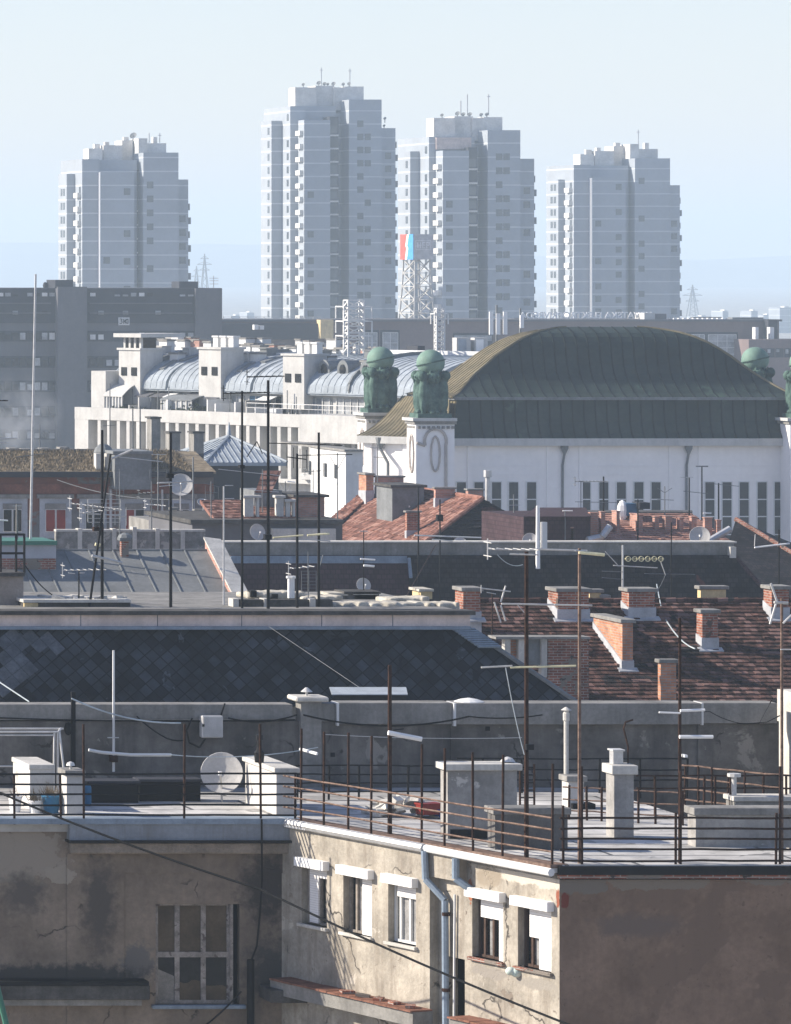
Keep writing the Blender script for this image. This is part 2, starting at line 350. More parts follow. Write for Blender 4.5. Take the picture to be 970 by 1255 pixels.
def tower(label, dx, dt, kind, extra, O=0.):
    D0 = O + 1e3
    q = lambda px: px + dx
    t = thing('apartment_tower', label, 'tower', (X(q(400), D0), D0 + 8, 0), 'apartment towers on the skyline')
    body = MB()
    def blk(a, b, top, d, dep): body.box(X(q(a), d), X(q(b), d), d, d + dep, 0, Z(top + dt, d))
    loggia = MB(); pent = MB()
    if kind == 'tall':
        blk(333, 352, 148, (O + 1006), 8); blk(356, 374, 130, (O + 1000), 20); blk(373, 405, 147, (O + 995.3), 6)
        blk(373, 412, 130, (O + 1001.5), 18); blk(405, 430, 138, (O + 1003.5), 16); blk(428, 468, 122, (O + 998), 18); blk(467, 485, 157, (O + 1002), 14)
        loggia.box(X(q(404), (O + 997)), X(q(415), (O + 997)), (O + 997), (O + 1003), 0, Z(143 + dt, (O + 997)))
        for a, b, top, d, dep in ((362, 388, 107, (O + 1003), 4.8), (387, 410, 105, (O + 1004.5), 6), (409, 424, 107, (O + 1004), 6), (423, 446, 106, (O + 1004.5), 6)):
            pent.box(X(q(a), d), X(q(b), d), d, d + dep, Z(135 + dt, d), Z(top + dt, d))
        A, ayt = 333, 148; cw, cyt = 441, 130; b2 = 373; rb = 486
    else:
        # columns given for the leftmost tower, dx 0
        blk(82, 92, 213, (O + 1006), 7); blk(101, 122, 195, (O + 1000), 18); blk(124, 165, 210, (O + 999), 8); blk(120, 168, 196, (O + 1001.5), 16)
        blk(164, 178, 208, (O + 1004), 14); blk(176, 219, 187, (O + 999), 18); blk(217, 231, 220, (O + 1002), 14)
        loggia.box(X(q(165), (O + 1003.4)), X(q(176), (O + 1003.4)), (O + 1003.4), (O + 1005), 0, Z(208 + dt, (O + 1003.4)))
        for a, b, top, d, dep in ((109, 126, 182, (O + 1003), 4.5), (127, 150, 178, (O + 1004), 6), (150, 163, 172, (O + 1007), 6), (170, 181, 169.5, (O + 1003.5), 6), (180, 204, 175.5, (O + 1004.5), 6)):
            pent.box(X(q(a), d), X(q(b), d), d, d + dep, Z(197 + dt, d), Z(top + dt, d))
        for a, b, top, d in ((116, 123, 176.5, (O + 1005)), (129, 134, 174, (O + 1006)), (188, 193, 168, (O + 1006)), (152, 158, 168, (O + 1008))):
            pent.box(X(q(a), d), X(q(b), d), d, d + 1.2, Z(183 + dt, d), Z(top + dt, d))
        A, ayt = 82, 213; cw, cyt = 185, 192; b2 = 124; rb = 232
    body.build('wall', m_tower, t)
    loggia.build('loggia_stack', m_bluewall if kind == 'tall' else m_greywall, t)
    pent.build('penthouse', m_balc, t)
    # floors
    z1 = lambda py: Z(py + dt, (O + 1000))
    proto_f = slab_window(1.25, 1.3, m_towerwin, 'window'); proto_s = side_window(1.3, 1.4, m_towerwin, 'window')
    proto_l = slab_window(1.7, .35, m_balc, 'balcony'); proto_w = slab_window(1.5, 1.5, m_towerwin, 'window')
    pb = MB().box(-.75, .0, -1.6, 1.6, -.5, .5).build('balcony', m_balc, origin=(0, 0, 0))
    pr = MB().box(0, .75, -1.2, 1.2, -.65, .65).build('balcony', m_greywall, origin=(0, 0, 0))
    rr = random.Random(int(dx) + 5)
    nfl = 21 if kind == 'tall' else 16
    for i in range(nfl):
        zf = math.floor(z1(ayt) / 2.72) * 2.72 - 2.72 * i - 1.1
        if zf < 6: break
        # flank windows on the two sunlit left faces
        put(proto_s, t, (X(q(A), (O + 1006)), (O + 1006) + 2.2, zf))
        if kind != 'tall': put(proto_s, t, (X(q(A), (O + 1006)), (O + 1006) + 4.3, zf))
        if kind == 'tall':
            put(proto_s, t, (X(q(356), (O + 1000)), (O + 1000) + 1.8, zf + (2.72 if i == 0 else 0)))
            put(pb, t, (X(q(373), (O + 995.3)) + .02, (O + 997.6), zf - .7))
            put(proto_l, t, (X(q(410), (O + 997)), (O + 996.95), zf - 1.15))
            if rr.random() < .8: put(proto_w, t, (X(q(409), (O + 997)), (O + 997.0), zf + .1))
        else:
            put(pb, t, (X(q(101), (O + 1000)) + .02, (O + 1002.6), zf - .7))
            put(proto_s, t, (X(q(101), (O + 1000)), (O + 1001.8), zf + .3))
            if rr.random() < .75: put(proto_f, t, (X(q(156), (O + 999)), (O + 999), zf))
            if rr.random() < .5: put(proto_l, t, (X(q(170), (O + 1003.4)), (O + 1003.3), zf - 1.0))
        if rr.random() < .85: put(proto_f, t, (X(q(cw), (O + 998.5)), (O + 998) if kind == 'tall' else (O + 999), zf + 1.3))
        if kind == 'tall' and rr.random() < .7: put(proto_f, t, (X(q(cw + 9), (O + 998.5)), (O + 998), zf + 1.3))
        if rr.random() < .6: put(proto_f, t, (X(q((476 if kind == 'tall' else 224)), (O + 1002)), (O + 1002), zf + .2)) if i > 1 else None
        if rr.random() < .5: put(proto_f, t, (X(q((381 if kind == 'tall' else 131)), (O + (995.3 if kind == 'tall' else 999))), (O + (995.3 if kind == 'tall' else 999)), zf + .2)) if i > 1 else None
        if i > 0: put(pr, t, (X(q(rb - 1), (O + 1002)) - .02, (O + 1004) + (i % 2) * .8, zf - .2))
    if kind != 'tall':
        MB().box(X(q(122.3), (O + 998.8)), X(q(123.9), (O + 998.8)), (O + 998.8), (O + 1000.5), 0, Z(211 + dt, (O + 999))).build('lit_corner_strip', m_whitepaint, t)  # white strip paints the sunlit left flank of the middle block
    for o in (proto_f, proto_s, proto_l, proto_w, pb, pr): drop(o)
    for px, yb, yt, arm in extra:
        mb = MB(); mb.tube(P(q(px), yb + dt, (O + 1006)), P(q(px), yt + dt, (O + 1006)), .12, 4)
        if arm: mb.tube(P(q(px) - arm, yt + dt + 3, (O + 1006)), P(q(px) + arm, yt + dt + 3, (O + 1006)), .1, 4)
        mb.build('roof_mast', m_galv, t)
    return t
mast = [(394, 106, 83, 2), (429, 106, 84, 2)]
t2 = tower('tallest concrete apartment tower, with a flat stepped top and satellite dishes', 0, 0, 'tall', mast, 12.)
t3 = tower('stepped concrete apartment tower right behind the red and blue billboard', 170, 37.5, 'tall', [(394 + 1, 104, 86, 0), (403, 104, 78, 0), (429, 104, 78, 2)], -46.)
t1 = tower('apartment tower standing alone behind the dark office block, a round dish on top', 0, 0, 'low', [(183, 175, 163, 0), (196, 175, 163, 2)], -44.)
t4 = tower('apartment tower above the mirrored roof lettering with one thin mast', 602.5, 7, 'low', [(180, 172, 152, 2)], 62.)
def roof_dishes(t, pts, dx, dt, d=1005.):
    for px, py, r in pts:
        mb = MB(); c = P(px + dx, py + dt, d)
        mb.dish(c, r / 6, (-.5, -.6, .5), 10); mb.tube(c, c - Vector((0, 0, r / 6 + .6)), .1, 4)
        mb.build('roof_dish', m_zincd, t)
roof_dishes(t2, [(372, 103.5, 2.2), (391, 101.5, 3), (398, 102.5, 2.6), (402, 103, 2), (409, 102.5, 2.8), (421, 103, 2.3), (428, 102.5, 2.4)], 0, 0, 1017.)
roof_dishes(t3, [(372, 103.5, 2.2), (391, 101.5, 3), (398, 102.5, 2.6), (406, 102.5, 2.8), (420, 103, 2.3), (427, 102.5, 2.4)], 170, 37.5, 959.)
roof_dishes(t1, [(163.5, 166, 4.2)], 0, 0, 959.)
roof_dishes(t2, [(472, 145, 2), (471, 154, 1.8)], 0, 0, 1017.)
MB().pbox(535, 578, 168.5, 183, 953.4, 2).build('roof_panel', surf('pale_pink_panel', (.52, .42, .38), bump=0), t3)

# ================================================================== billboard on a lattice pylon
def billboard():
    D = 820.
    t = thing('billboard_pylon', 'grey HEP billboard with a red and blue side, on a white lattice pylon', 'billboard', (X(510, D), D + 3, 0))
    x0, x1 = X(507, D), X(531.5, D); z0, z1 = Z(318, D), Z(287, D); dep = 16 / (S(D) * K(507))
    bx = MB().box(x0, x1, D, D + dep, z0, z1).build('sign_box', surf('grey_sign_face', (.42, .41, .42), bump=0), t)
    red = surf('sign_red', (.62, .10, .08), bump=0); blu = surf('sign_blue', (.06, .28, .62), bump=0)
    e = .06
    def side(name, mat, ya, yb, slant):
        y = lambda f: D + dep * (1 - f)
        a = [(x0 - e, y(ya), z0), (x0 - e, y(yb), z0), (x0 - e, y(yb + slant), (z0 + z1) / 2 - .2), (x0 - e, y(yb + slant - .08), (z0 + z1) / 2 + .2), (x0 - e, y(yb + slant * 2 - .05), z1), (x0 - e, y(ya if ya == 0 else ya + slant * 2 - .05), z1)]
        if ya:
            a = [(x0 - e, y(ya), z0), (x0 - e, y(yb), z0), (x0 - e, y(yb), z1), (x0 - e, y(ya + slant * 2 - .05), z1), (x0 - e, y(ya + slant - .08), (z0 + z1) / 2 + .2), (x0 - e, y(ya + slant), (z0 + z1) / 2 - .2)]
        mb = MB(); b = [(p[0] + e, p[1], p[2]) for p in a]; n = len(a)
        mb.mesh(a + b, [tuple(range(n)), tuple(range(2 * n - 1, n - 1, -1))] + [(i, (i + 1) % n, n + (i + 1) % n, n + i) for i in range(n)])
        mb.build(name, mat, bx)
    MB().box(x0 - .03, x0, D + .02, D + dep - .02, z0 + .02, z1 - .02).build('side_panel', m_whitepaint, bx)
    side('red_field', red, 0, .36, .10); side('blue_field', blu, .52, 1, .10)
    # framed letters HEP
    lm = surf('sign_letters', (.62, .61, .62), bump=0)
    s = S(D)
    def px(a, b, c, d): return MB().box(X(a, D), X(b, D), D - .06, D, Z(d, D), Z(c, D))
    mb = MB()
    for a, b, c, d in ((509.5, 528.5, 294.3, 295.1), (509.5, 528.5, 305.6, 306.4), (509.5, 510.3, 295.1, 305.6), (527.7, 528.5, 295.1, 305.6),
                       (511.6, 513, 296.6, 304.2), (514.8, 516.2, 296.6, 304.2), (513, 514.8, 299.8, 301),
                       (517.5, 518.9, 296.6, 304.2), (518.9, 521.3, 296.6, 297.8), (518.9, 521, 299.8, 301), (518.9, 521.3, 303, 304.2),
                       (522.6, 524, 296.6, 304.2), (524, 526.8, 296.6, 297.8), (524, 526.8, 300, 301.2), (525.6, 526.8, 297.8, 300)):
        mb.box(X(a, D), X(b, D), D - .06, D + .001, Z(d, D), Z(c, D))
    mb.build('lettering', lm, bx)
    lat = surf('white_painted_lattice', (.42, .41, .39), bump=0)
    zb = 0.
    top = [(x0 + .4, D + .4), (x1 - .4, D + .4), (x1 - .4, D + dep - .4), (x0 + .4, D + dep - .4)]
    cx, cy = (x0 + x1) / 2, D + dep / 2
    def cor(k, f):
        g = 1 + 1.9 * f ** 1.5
        return Vector((cx + (top[k][0] - cx) * g, cy + (top[k][1] - cy) * g, z0 + (zb - z0) * f))
    n = 14
    for k in range(4):
        mb = MB()
        for i in range(n): mb.tube(cor(k, i / n), cor(k, (i + 1) / n), .16, 4)
        mb.build('leg', lat, t)
    mb = MB()
    for k in range(4):
        for i in range(n):
            a, b = (k, (k + 1) % 4)
            mb.tube(cor(a, i / n), cor(b, (i + 1) / n), .09, 4); mb.tube(cor(b, i / n), cor(a, (i + 1) / n), .09, 4); mb.tube(cor(a, (i + 1) / n), cor(b, (i + 1) / n), .08, 4)
    mb.build('lattice_bracing', lat, t)
billboard()

# ================================================================== power pylons on the horizon
def pylon(px, top, wid, D, label):
    t = thing('electricity_pylon', label, 'pylon', (X(px, D), D, 0), 'electricity pylons near the horizon')
    s = D / F; x = X(px, D); zt = Z(top, D); hw = 3.2
    mb = MB()
    for sx in (-1, 1):
        for sy in (-1, 1): mb.tube((x + sx * hw, D + sy * hw, 0), (x, D, zt), .28, 4)
    for i in range(9):
        f, g = i / 10, (i + 1) / 10
        for sx in (-1, 1):
            mb.tube((x + sx * hw * (1 - f), D - hw * (1 - f), zt * f), (x - sx * hw * (1 - g), D - hw * (1 - g), zt * g), .14, 4)
    mb.build('lattice_mast', m_zincd, t)
    for k, f in ((0.0, .55), (7, 1.), (14, .7)):
        z = Z(top + 6 + k, D); a = MB(); a.tube((x - wid * s * f, D, z), (x + wid * s * f, D, z), .22, 4); a.tube((x - wid * s * f, D, z), (x, D, z + 1.5), .12, 4); a.tube((x + wid * s * f, D, z), (x, D, z + 1.5), .12, 4)
        a.build('crossarm', m_zincd, t)
pylon(849, 349, 12, 2600, 'faint lattice electricity pylon beside the rightmost tower')
pylon(251, 311, 9, 2600, 'faint lattice electricity pylon between the two leftmost towers')
pylon(241, 326, 6, 2900, 'smaller faint pylon just behind another pylon left of the tallest tower')

# distant blocks fading into the air near the right end of the skyline
def far_block(a, b, top, D, label):
    t = thing('distant_block', label, 'building', (X((a + b) / 2, D), D, 0), 'far blocks fading in the haze')
    MB().pbox(a, b, top, None, D, 14, 0).build('wall', m_tower, t)
    MB().pbox(a + (b - a) * .3, a + (b - a) * .6, top - 1.6, top, D + 3, 5).build('lift_house', m_balc, t)
far_block(886, 893, 381, 2200, 'narrow hazy tower block, first one right of the rightmost pylon')
far_block(921, 929, 381, 2300, 'narrow hazy tower block just left of the frame edge blocks')
far_block(956, 975, 377, 2300, 'pale hazy block low on the horizon at the right edge')
for a_, b_, y_, d_, l_ in ((238, 252, 384, 2300, 'low hazy block between the dark office block and the tallest tower'), (284, 300, 387, 2500, 'flat hazy block at the left foot of the tallest tower'), (303, 312, 383, 2450, 'small upright hazy block touching the left side of the tallest tower'), (655, 668, 385, 2350, 'hazy block in the gap left of the tower above the lettering'), (936, 950, 386, 2500, 'broad low hazy block under the right part of the sky')): far_block(a_, b_, y_, d_, l_)
far_block(855, 872, 388, 2400, 'lowest hazy block near the foot of the rightmost pylon')

# ================================================================== long mauve office building
def long_office():
    D = 720.
    t = thing('long_office_building', 'long mauve concrete office building with mirrored roof lettering', 'building', (X(600, D), D + 10, 0))
    MB().pbox(240, 955, 394, None, D, 16, 0).build('wall', m_brownwall, t)
    mb = MB().pbox(236, 959, 391.5, 394, D - .4, 16.8); mb.build('roof_edge', m_greywall, t)
    MB().pbox(942, 953, 392, 418, D - 2, 8).build('stair_block', m_bluewall, t)
    # lower right wing
    MB().pbox(918, 1010, 416, None, D - 6, 8, 0).build('wing', m_brownwall, t)
    for a, b in ((926, 930), (944, 949)): MB().pbox(a, b, 401, 417, D - 3, 1.2).build('parapet_post', m_offwhite, t)
    for a in range(929, 985, 11):
        f = MB().pbox(a, a + 9.6, 427, 438, D - 6.1, .4).build('window', m_bluewall, t); MB().pbox(a + 1, a + 4.6, 428, 431.5 + (a % 3), D - 6.18, .05).build('pane', m_glassl, f)
    def grid_window(a, b, c, d, nx, ny):
        f = MB().pbox(a - 2.5, b + 2.5, c - 3, d, D - .1, .3).build('window_surround', m_bluewall, t)
        MB().pbox(a, b, c, d, D - .16, .04).build('pane', m_glassl, f)
        mb = MB(); w_ = (b - a) / nx; h_ = (d - c) / ny
        for i in range(nx + 1): mb.box(X(a + w_ * i, D) - .04, X(a + w_ * i, D) + .04, D - .22, D - .14, Z(d, D), Z(c, D))
        for j in range(ny + 1): mb.box(X(a, D), X(b, D), D - .225, D - .15, Z(c + h_ * j, D) - .04, Z(c + h_ * j, D) + .04)
        mb.build('frame', m_offwhite, f)
    for w_ in ((441, 462, 407.5, 433, 2, 2), (469, 487.5, 407.5, 433, 2, 2), (844, 863, 410, 450, 3, 4), (868, 902, 410, 450, 3, 5)): grid_window(*w_)
    f = MB().pbox(556, 604, 408, 424, D - .1, .3).build('window', m_bluewall, t); MB().pbox(557, 603, 411, 418, D - .16, .05).build('pane', m_glassl, f)
    # dark left section and roof clutter
    MB().pbox(243, 392, 396.5, 416, D - 1.2, 1.4).build('dark_band', m_bluewall, t)
    MB().pbox(393, 409, 392, 415, D - 2.4, 3).build('cream_shaft', m_cream, t)
    for a in (312, 319): MB().pbox(a, a + 5, 398 + a % 3, 404, D - 3, 1.).build('roof_hatch', m_offwhite, t)
    mb = MB()
    for a in range(274, 394, 10): mb.tube(P(a, 394, D), P(a, 388, D), .06, 4)
    mb.tube(P(274, 388.5, D), P(394, 388.5, D), .06, 4); mb.tube(P(274, 391, D), P(394, 391, D), .05, 4)
    mb.build('roof_railing', m_galv, t)
    MB().pbox(790, 803, 383.5, 392, D + 1.5, 4).build('rooftop_unit', m_white, t); MB().pbox(803, 817, 384.5, 392, D + 1.7, 4).build('rooftop_unit', m_greywall, t)
    mb = MB()
    for a in range(826, 887, 6):
        if 884 > a > 890 or 870 < a < 874: continue
        mb.pbox(a, a + 4, 389.8, 391.6, D + 1, 1.4)
    mb.build('skylight_row', m_whitepaint, t)
    MB().pbox(850, 885, 388.5, 390, D + 3, 1.4).build('roof_duct', m_greywall, t); MB().pbox(898, 936, 389, 391.5, D + 3, 2).build('roof_duct', m_zincd, t)
    cu = bpy.data.curves.new('lettering', 'FONT'); cu.body = 'HRVATSKA ELEKTROPRIVREDA'; cu.size = 1.32; cu.extrude = .06; cu.offset = .022; cu.space_character = 1.0
    ob = bpy.data.objects.new('lettering', cu); col.objects.link(ob); bpy.context.view_layer.update()
    me = bpy.data.meshes.new_from_object(ob.evaluated_get(bpy.context.evaluated_depsgraph_get())); drop(ob)
    wd = max(v.co.x for v in me.vertices); xr, xl = X(800, D + 4), X(637, D + 4); k = (xr - xl) / wd
    for v in me.vertices: v.co = Vector((xr - v.co.x * k, D + 4 + v.co.z, Z(391, D + 4) + .12 + v.co.y))
    me.materials.append(m_whitepaint)
    off = t.location
    for v in me.vertices: v.co -= off
    o = bpy.data.objects.new('roof_lettering', me); col.objects.link(o); o.parent = t
    mb = MB()
    for i in range(24):
        x = xl + (xr - xl) * (i + .5) / 24; mb.tube((x, D + 4.1, Z(392, D + 4) - .3), (x, D + 4.1, Z(385, D + 4)), .03, 4)
    mb.tube((xl, D + 4.12, Z(391, D + 4)), (xr, D + 4.12, Z(391, D + 4)), .05, 4)
    mb.build('lettering_rack', m_galv, t)
long_office()

# ================================================================== dark office block, left
def left_office():
    D = 640.
    t = thing('office_block', 'dark blue-grey office block with a bare concrete stair tower and a small white sign', 'building', (X(130, D), D + 8, 0))
    MB().pbox(-120, 272, 353, None, D, 16, 0).build('wall', m_greywall, t)
    MB().pbox(71, 107, 351.5, None, D - 1.6, 6, 0).build('stair_tower', m_greywall, t)
    MB().pbox(68, 90, 343, 353, D - 1, 5).build('stair_head', m_bluewall, t); MB().pbox(220, 243, 345, 354, D + 1, 4).build('stair_head', m_bluewall, t)
    MB().pbox(240, 272.5, 353.5, None, D - .8, 6, 0).build('end_block', m_greywall, t)
    MB().pbox(-120, 71, 353.5, 396, D - .25, .5).build('dark_upper_storey', m_bluewall, t)
    MB().pbox(107, 240, 353.5, 396, D - .25, .5).build('dark_upper_storey', m_bluewall, t)
    for a, b in ((-60, 63), (110, 236)):
        for y in (371, 383): MB().pbox(a, b, y, y + 1.4, D - .6, .5).build('ledge', m_greywall, t)
    s = MB().pbox(145.5, 159, 389, 398.5, D - .4, .2).build('sign', m_offwhite, t)
    mb = MB()
    d = D - .46
    def st(x0, y0, x1, y1): mb.tube(P(x0, y0, d), P(x1, y1, d), .055, 4)
    # the sign's characters: 3 and a crossed K
    st(147, 391, 150, 391); st(150, 391, 148.6, 393.4); st(148.6, 393.4, 150.2, 394.6); st(150.2, 394.6, 149, 396.6); st(149, 396.6, 147, 396.4)
    for a in (152, 154.6, 157.2): st(a, 390.8, a, 396.8)
    st(152.2, 393.8, 157, 391); st(152.2, 393.8, 157, 396.6)
    mb.build('sign_characters', m_black, s)
    rr = random.Random(3)
    pane = {}
    for row, (y0, y1) in enumerate(((358, 364), (380, 386), (407, 417), (438, 449), (468, 479), (499, 510), (528, 538))):
        if row >= 2:
            for a_, b_ in ((-120, 70), (108, 239)): MB().pbox(a_, b_, y0 - 1.5, y1 + 1.5, D - .12, .2).build('window_band', m_bluewall, t)
        for a in list(range(-30, 62, 9)) + list(range(110, 236, 10)):
            if row < 2 and rr.random() < .55: continue
            if row >= 2 and a > 110 and rr.random() < .3: continue
            b = a + 8.2
            w_ = MB().pbox(a, b, y0, y1, D - .32, .3).build('window', m_bluewall, t)
            m = rr.choice([m_glassl, m_glass, m_glass, m_pinkbrick if row in (3,) and a < 60 else m_glassl, m_offwhite if row in (0, 2) else m_glass])
            MB().pbox(a + .8, b - .8, y0 + rr.choice([.8, .8, 3]), y1 - .8, D - .38, .05).build('pane', m, w_)
    mb = MB().tube(P(58, 353, D + 3), P(58, 346, D + 3), .1, 4); mb.ellip(P(55.5, 350, D + 3), .3, .3, .5, 6, 4); mb.build('roof_vent', m_bluewall, t)
    mb = MB().tube(P(262, 354, D + 3), P(262, 338, D + 3), .06, 4)
    for y in (341, 344, 348): mb.tube(P(257, y, D + 3), P(268, y, D + 3), .05, 4)
    mb.build('roof_aerial', m_galv, t)
left_office()
# ================================================================== MIDDLE: white apartment house with curved zinc roofs
P0 = P(95, 500, 386); P0.z = 0
EV = Vector((.503, -.864, 0)); NV = Vector((-.864, -.503, 0))
def FW(t, o, z):                                   # along the facade, out of it, up
    q = P0 + EV * t + NV * o
    return (q.x, q.y, z)
def tW(px, o=0.):                                  # facade position seen at column px
    q = P0 + NV * o; k = (px - PX0) / F
    return (k * q.y - q.x) / (EV.x - k * EV.y)
def zW(py, px, o=0.):
    t = tW(px, o); q = P0 + EV * t + NV * o
    return Z(py, q.y)
def white_house():
    T = tW(500)
    t = thing('white_apartment_house', 'long white modernist apartment house with barrel-curved zinc roofs and terraces', 'building', FW(T / 2, -6, 0))
    zp = zW(499, 100)                  # parapet top of the lower storeys
    zc = zp - .95                      # underside of the bright band
    zt = zp - .75                      # terrace floor
    ze = zW(477, 200, -2.6)            # eaves of the curved roofs
    zr = zW(431, 225, -9.5)            # ridge
    body = MB(FW)
    body.box(0, T, -14, -1.4, 0, zt)
    body.build('wall', m_white, t)
    # parapet band and colonnade
    MB(FW).box(-.3, T, -.45, 0, zc, zp).build('parapet', m_white, t)
    MB(FW).box(-.3, T, -1.4, -.45, zc, zc + .25).build('terrace_slab', m_offwhite, t)
    MB(FW).box(-.3, T, -1.4, .05, zc - 4.2, zc - 3.9).build('string_course', m_white, t)
    MB(FW).box(-.3, T, -1.4, .0, zc - 7.6, zc - 7.2).build('string_course', m_white, t)
    MB(FW).box(-.3, 1.2, -14, -.02, 0, zc).build('end_wall', m_white, t)
    n = 30; pm = MB(FW)
    col0 = None
    for i in range(n):
        a = 2.2 + i * (T - 2.4) / n
        c = MB(FW).box(a, a + .34, -1.4, -.05, zc - 3.9, zc).build('pilaster', m_white, t)
        g = MB(FW).box(a + .34, a + (T - 2.4) / n, -1.36, -1.3, zc - 3.3, zc - .3).build('window', m_glassl if i % 3 else m_glass, t)
        MB(FW).box(a + .62, a + .68, -1.31, -1.24, zc - 3.3, zc - .3).box(a + .34, a + (T - 2.4) / n, -1.30, -1.25, zc - 1.1, zc - 1.04).build('frame', m_white, g)
    # set-back storey with big panes
    MB(FW).box(.5, T, -13, -3.2, zt, ze).build('attic_wall', m_white, t)
    MB(FW).box(1.5, T, -3.2, -2.5, ze - .12, ze + .1).build('eaves', m_zinc, t)
    rr = random.Random(5)
    i = 2.6
    while i < T - 2:
        wdt = rr.choice([1.5, 2.2, 3.0])
        f = MB(FW).box(i, i + wdt, -3.2, -3.12, zt + .25, ze - .35).build('window', rr.choice([m_glass, m_glassl, m_glassl, m_bluec, m_glass]), t)
        mb = MB(FW)
        for k in range(int(wdt / .7) + 1): mb.box(i + k * .7, i + k * .7 + .08, -3.13, -3.06, zt + .25, ze - .35)
        mb.build('frame', m_white, f)
        i += wdt + rr.choice([.5, .9, 1.4])
    # curved roofs
    NA = 10
    def prof(k):
        a = k / NA * math.pi / 2
        return (-2.4 - (1 - math.cos(a)) * 8.0, ze + .1 + math.sin(a) ** .9 * (zr - ze))
    mods = [0.9, tW(246, -6), tW(350, -6), T]
    for j in range(3):
        a, b = mods[j] + .15, mods[j + 1] - .15
        mb = MB(FW)
        pts = [prof(k) for k in range(NA + 1)] + [(-14, zr), (-14, ze), (-2.4, ze)]
        m = len(pts)
        vs = [(a, o, z) for o, z in pts] + [(b, o, z) for o, z in pts]
        mb.mesh(vs, [tuple(range(m)), tuple(range(2 * m - 1, m - 1, -1))] + [(i, (i + 1) % m, m + (i + 1) % m, m + i) for i in range(m)])
        rf = mb.build('curved_roof', m_zinc, t)
        sm = MB(FW); u = a + .1
        while u < b:
            for k in range(NA):
                p, q = prof(k), prof(k + 1)
                sm.hexa([(u, p[0], p[1]), (u + .06, p[0], p[1]), (u + .06, q[0], q[1]), (u, q[0], q[1])], [(u, p[0] + .02, p[1] + .035), (u + .06, p[0] + .02, p[1] + .035), (u + .06, q[0] + .01, q[1] + .04), (u, q[0] + .01, q[1] + .04)])
            u += .62
        sm.build('standing_seams', m_zinc, rf)
        sm = MB(FW)
        for u in (a + (b - a) * .55,):
            for k in range(NA):
                p, q = prof(k), prof(k + 1)
                sm.hexa([(u, p[0], p[1]), (u + .16, p[0], p[1]), (u + .16, q[0], q[1]), (u, q[0], q[1])], [(u, p[0] + .1, p[1] + .25), (u + .16, p[0] + .1, p[1] + .25), (u + .16, q[0] + .04, q[1] + .28), (u, q[0] + .04, q[1] + .28)])
        sm.build('firewall_rib', m_zincd, rf)
        # round dormers on the last roof, skylights on the others
        if j == 2:
            for px in (416, 439, 467):
                u = tW(px, -5.0); zz = ze + 1.25
                d_ = MB(FW)
                n_ = 12; ring = [(u + .55 * math.cos(x * math.pi / (n_ - 1)), zz + .55 + .75 * math.sin(x * math.pi / (n_ - 1))) for x in range(n_)] + [(u - .55, zz - .4), (u + .55, zz - .4)]
                vs = [(x, -3.4, z) for x, z in ring] + [(x, -7.2, z) for x, z in ring]; m2 = len(ring)
                d_.mesh(vs, [tuple(range(m2)), tuple(range(2 * m2 - 1, m2 - 1, -1))] + [(i, (i + 1) % m2, m2 + (i + 1) % m2, m2 + i) for i in range(m2)])
                dd = d_.build('round_dormer', m_zincd, t)
                MB(FW).ellip((u, -3.38, zz + .55), .32, .05, .45, 10, 6).build('pane', m_glass, dd)
        else:
            for f_, g_ in ((.3, 4), (.42, 6), (.75, 3), (.86, 5)):
                u = a + (b - a) * f_; p, q = prof(g_), prof(g_ + 2)
                MB(FW).hexa([(u, p[0], p[1]), (u + .5, p[0], p[1]), (u + .5, q[0], q[1]), (u, q[0], q[1])], [(u, p[0] + .05, p[1] + .14), (u + .5, p[0] + .05, p[1] + .14), (u + .5, q[0] + .03, q[1] + .12), (u, q[0] + .03, q[1] + .12)]).build('skylight', m_zincd, t)
    # white stair blocks that rise through the roofs
    for a, b, top, lantern in ((146, 172, 429, True), (244, 271, 428, False), (347, 373, 436, False)):
        u0, u1 = tW(a, -2.2), tW(b, -2.2); zz = zW(top, (a + b) / 2, -2.2)
        k = MB(FW).box(u0, u1, -4.6, -2.2, ze - 1.2, zz).build('stair_block', m_white, t)
        for f_ in (.25, .72):
            u = u0 + (u1 - u0) * f_; MB(FW).box(u - .28, u + .28, -2.22, -2.14, zz - 2.0, zz - 1.35).build('window', m_glass, k)
        MB(FW).box(u0 - .12, u1 + .12, -4.75, -2.08, zz, zz + .16).build('coping', m_white, k)
        if lantern:
            MB(FW).box(u0 + .3, u1 - .3, -4.2, -2.6, zz + .16, zz + 1.0).build('lantern', m_glass, k)
            mb = MB(FW)
            for f_ in (0, .33, .66, 1): mb.box(u0 + .2 + (u1 - u0 - .6) * f_, u0 + .4 + (u1 - u0 - .6) * f_, -2.7, -2.5, zz + .16, zz + 1.0)
            mb.build('lantern_posts', m_white, k)
            MB(FW).box(u0 - .3, u1 + .4, -6.6, -1.9, zz + 1.0, zz + 1.3).build('lantern_roof', m_white, k)
        else:
            for f_ in (.15, .5, .85):
                u = u0 + (u1 - u0) * f_; MB(FW).box(u - .25, u + .25, -4.2, -3.6, zz + .16, zz + .9).box(u - .32, u + .32, -4.28, -3.52, zz + .9, zz + 1.02).build('chimney', m_offwhite, k)
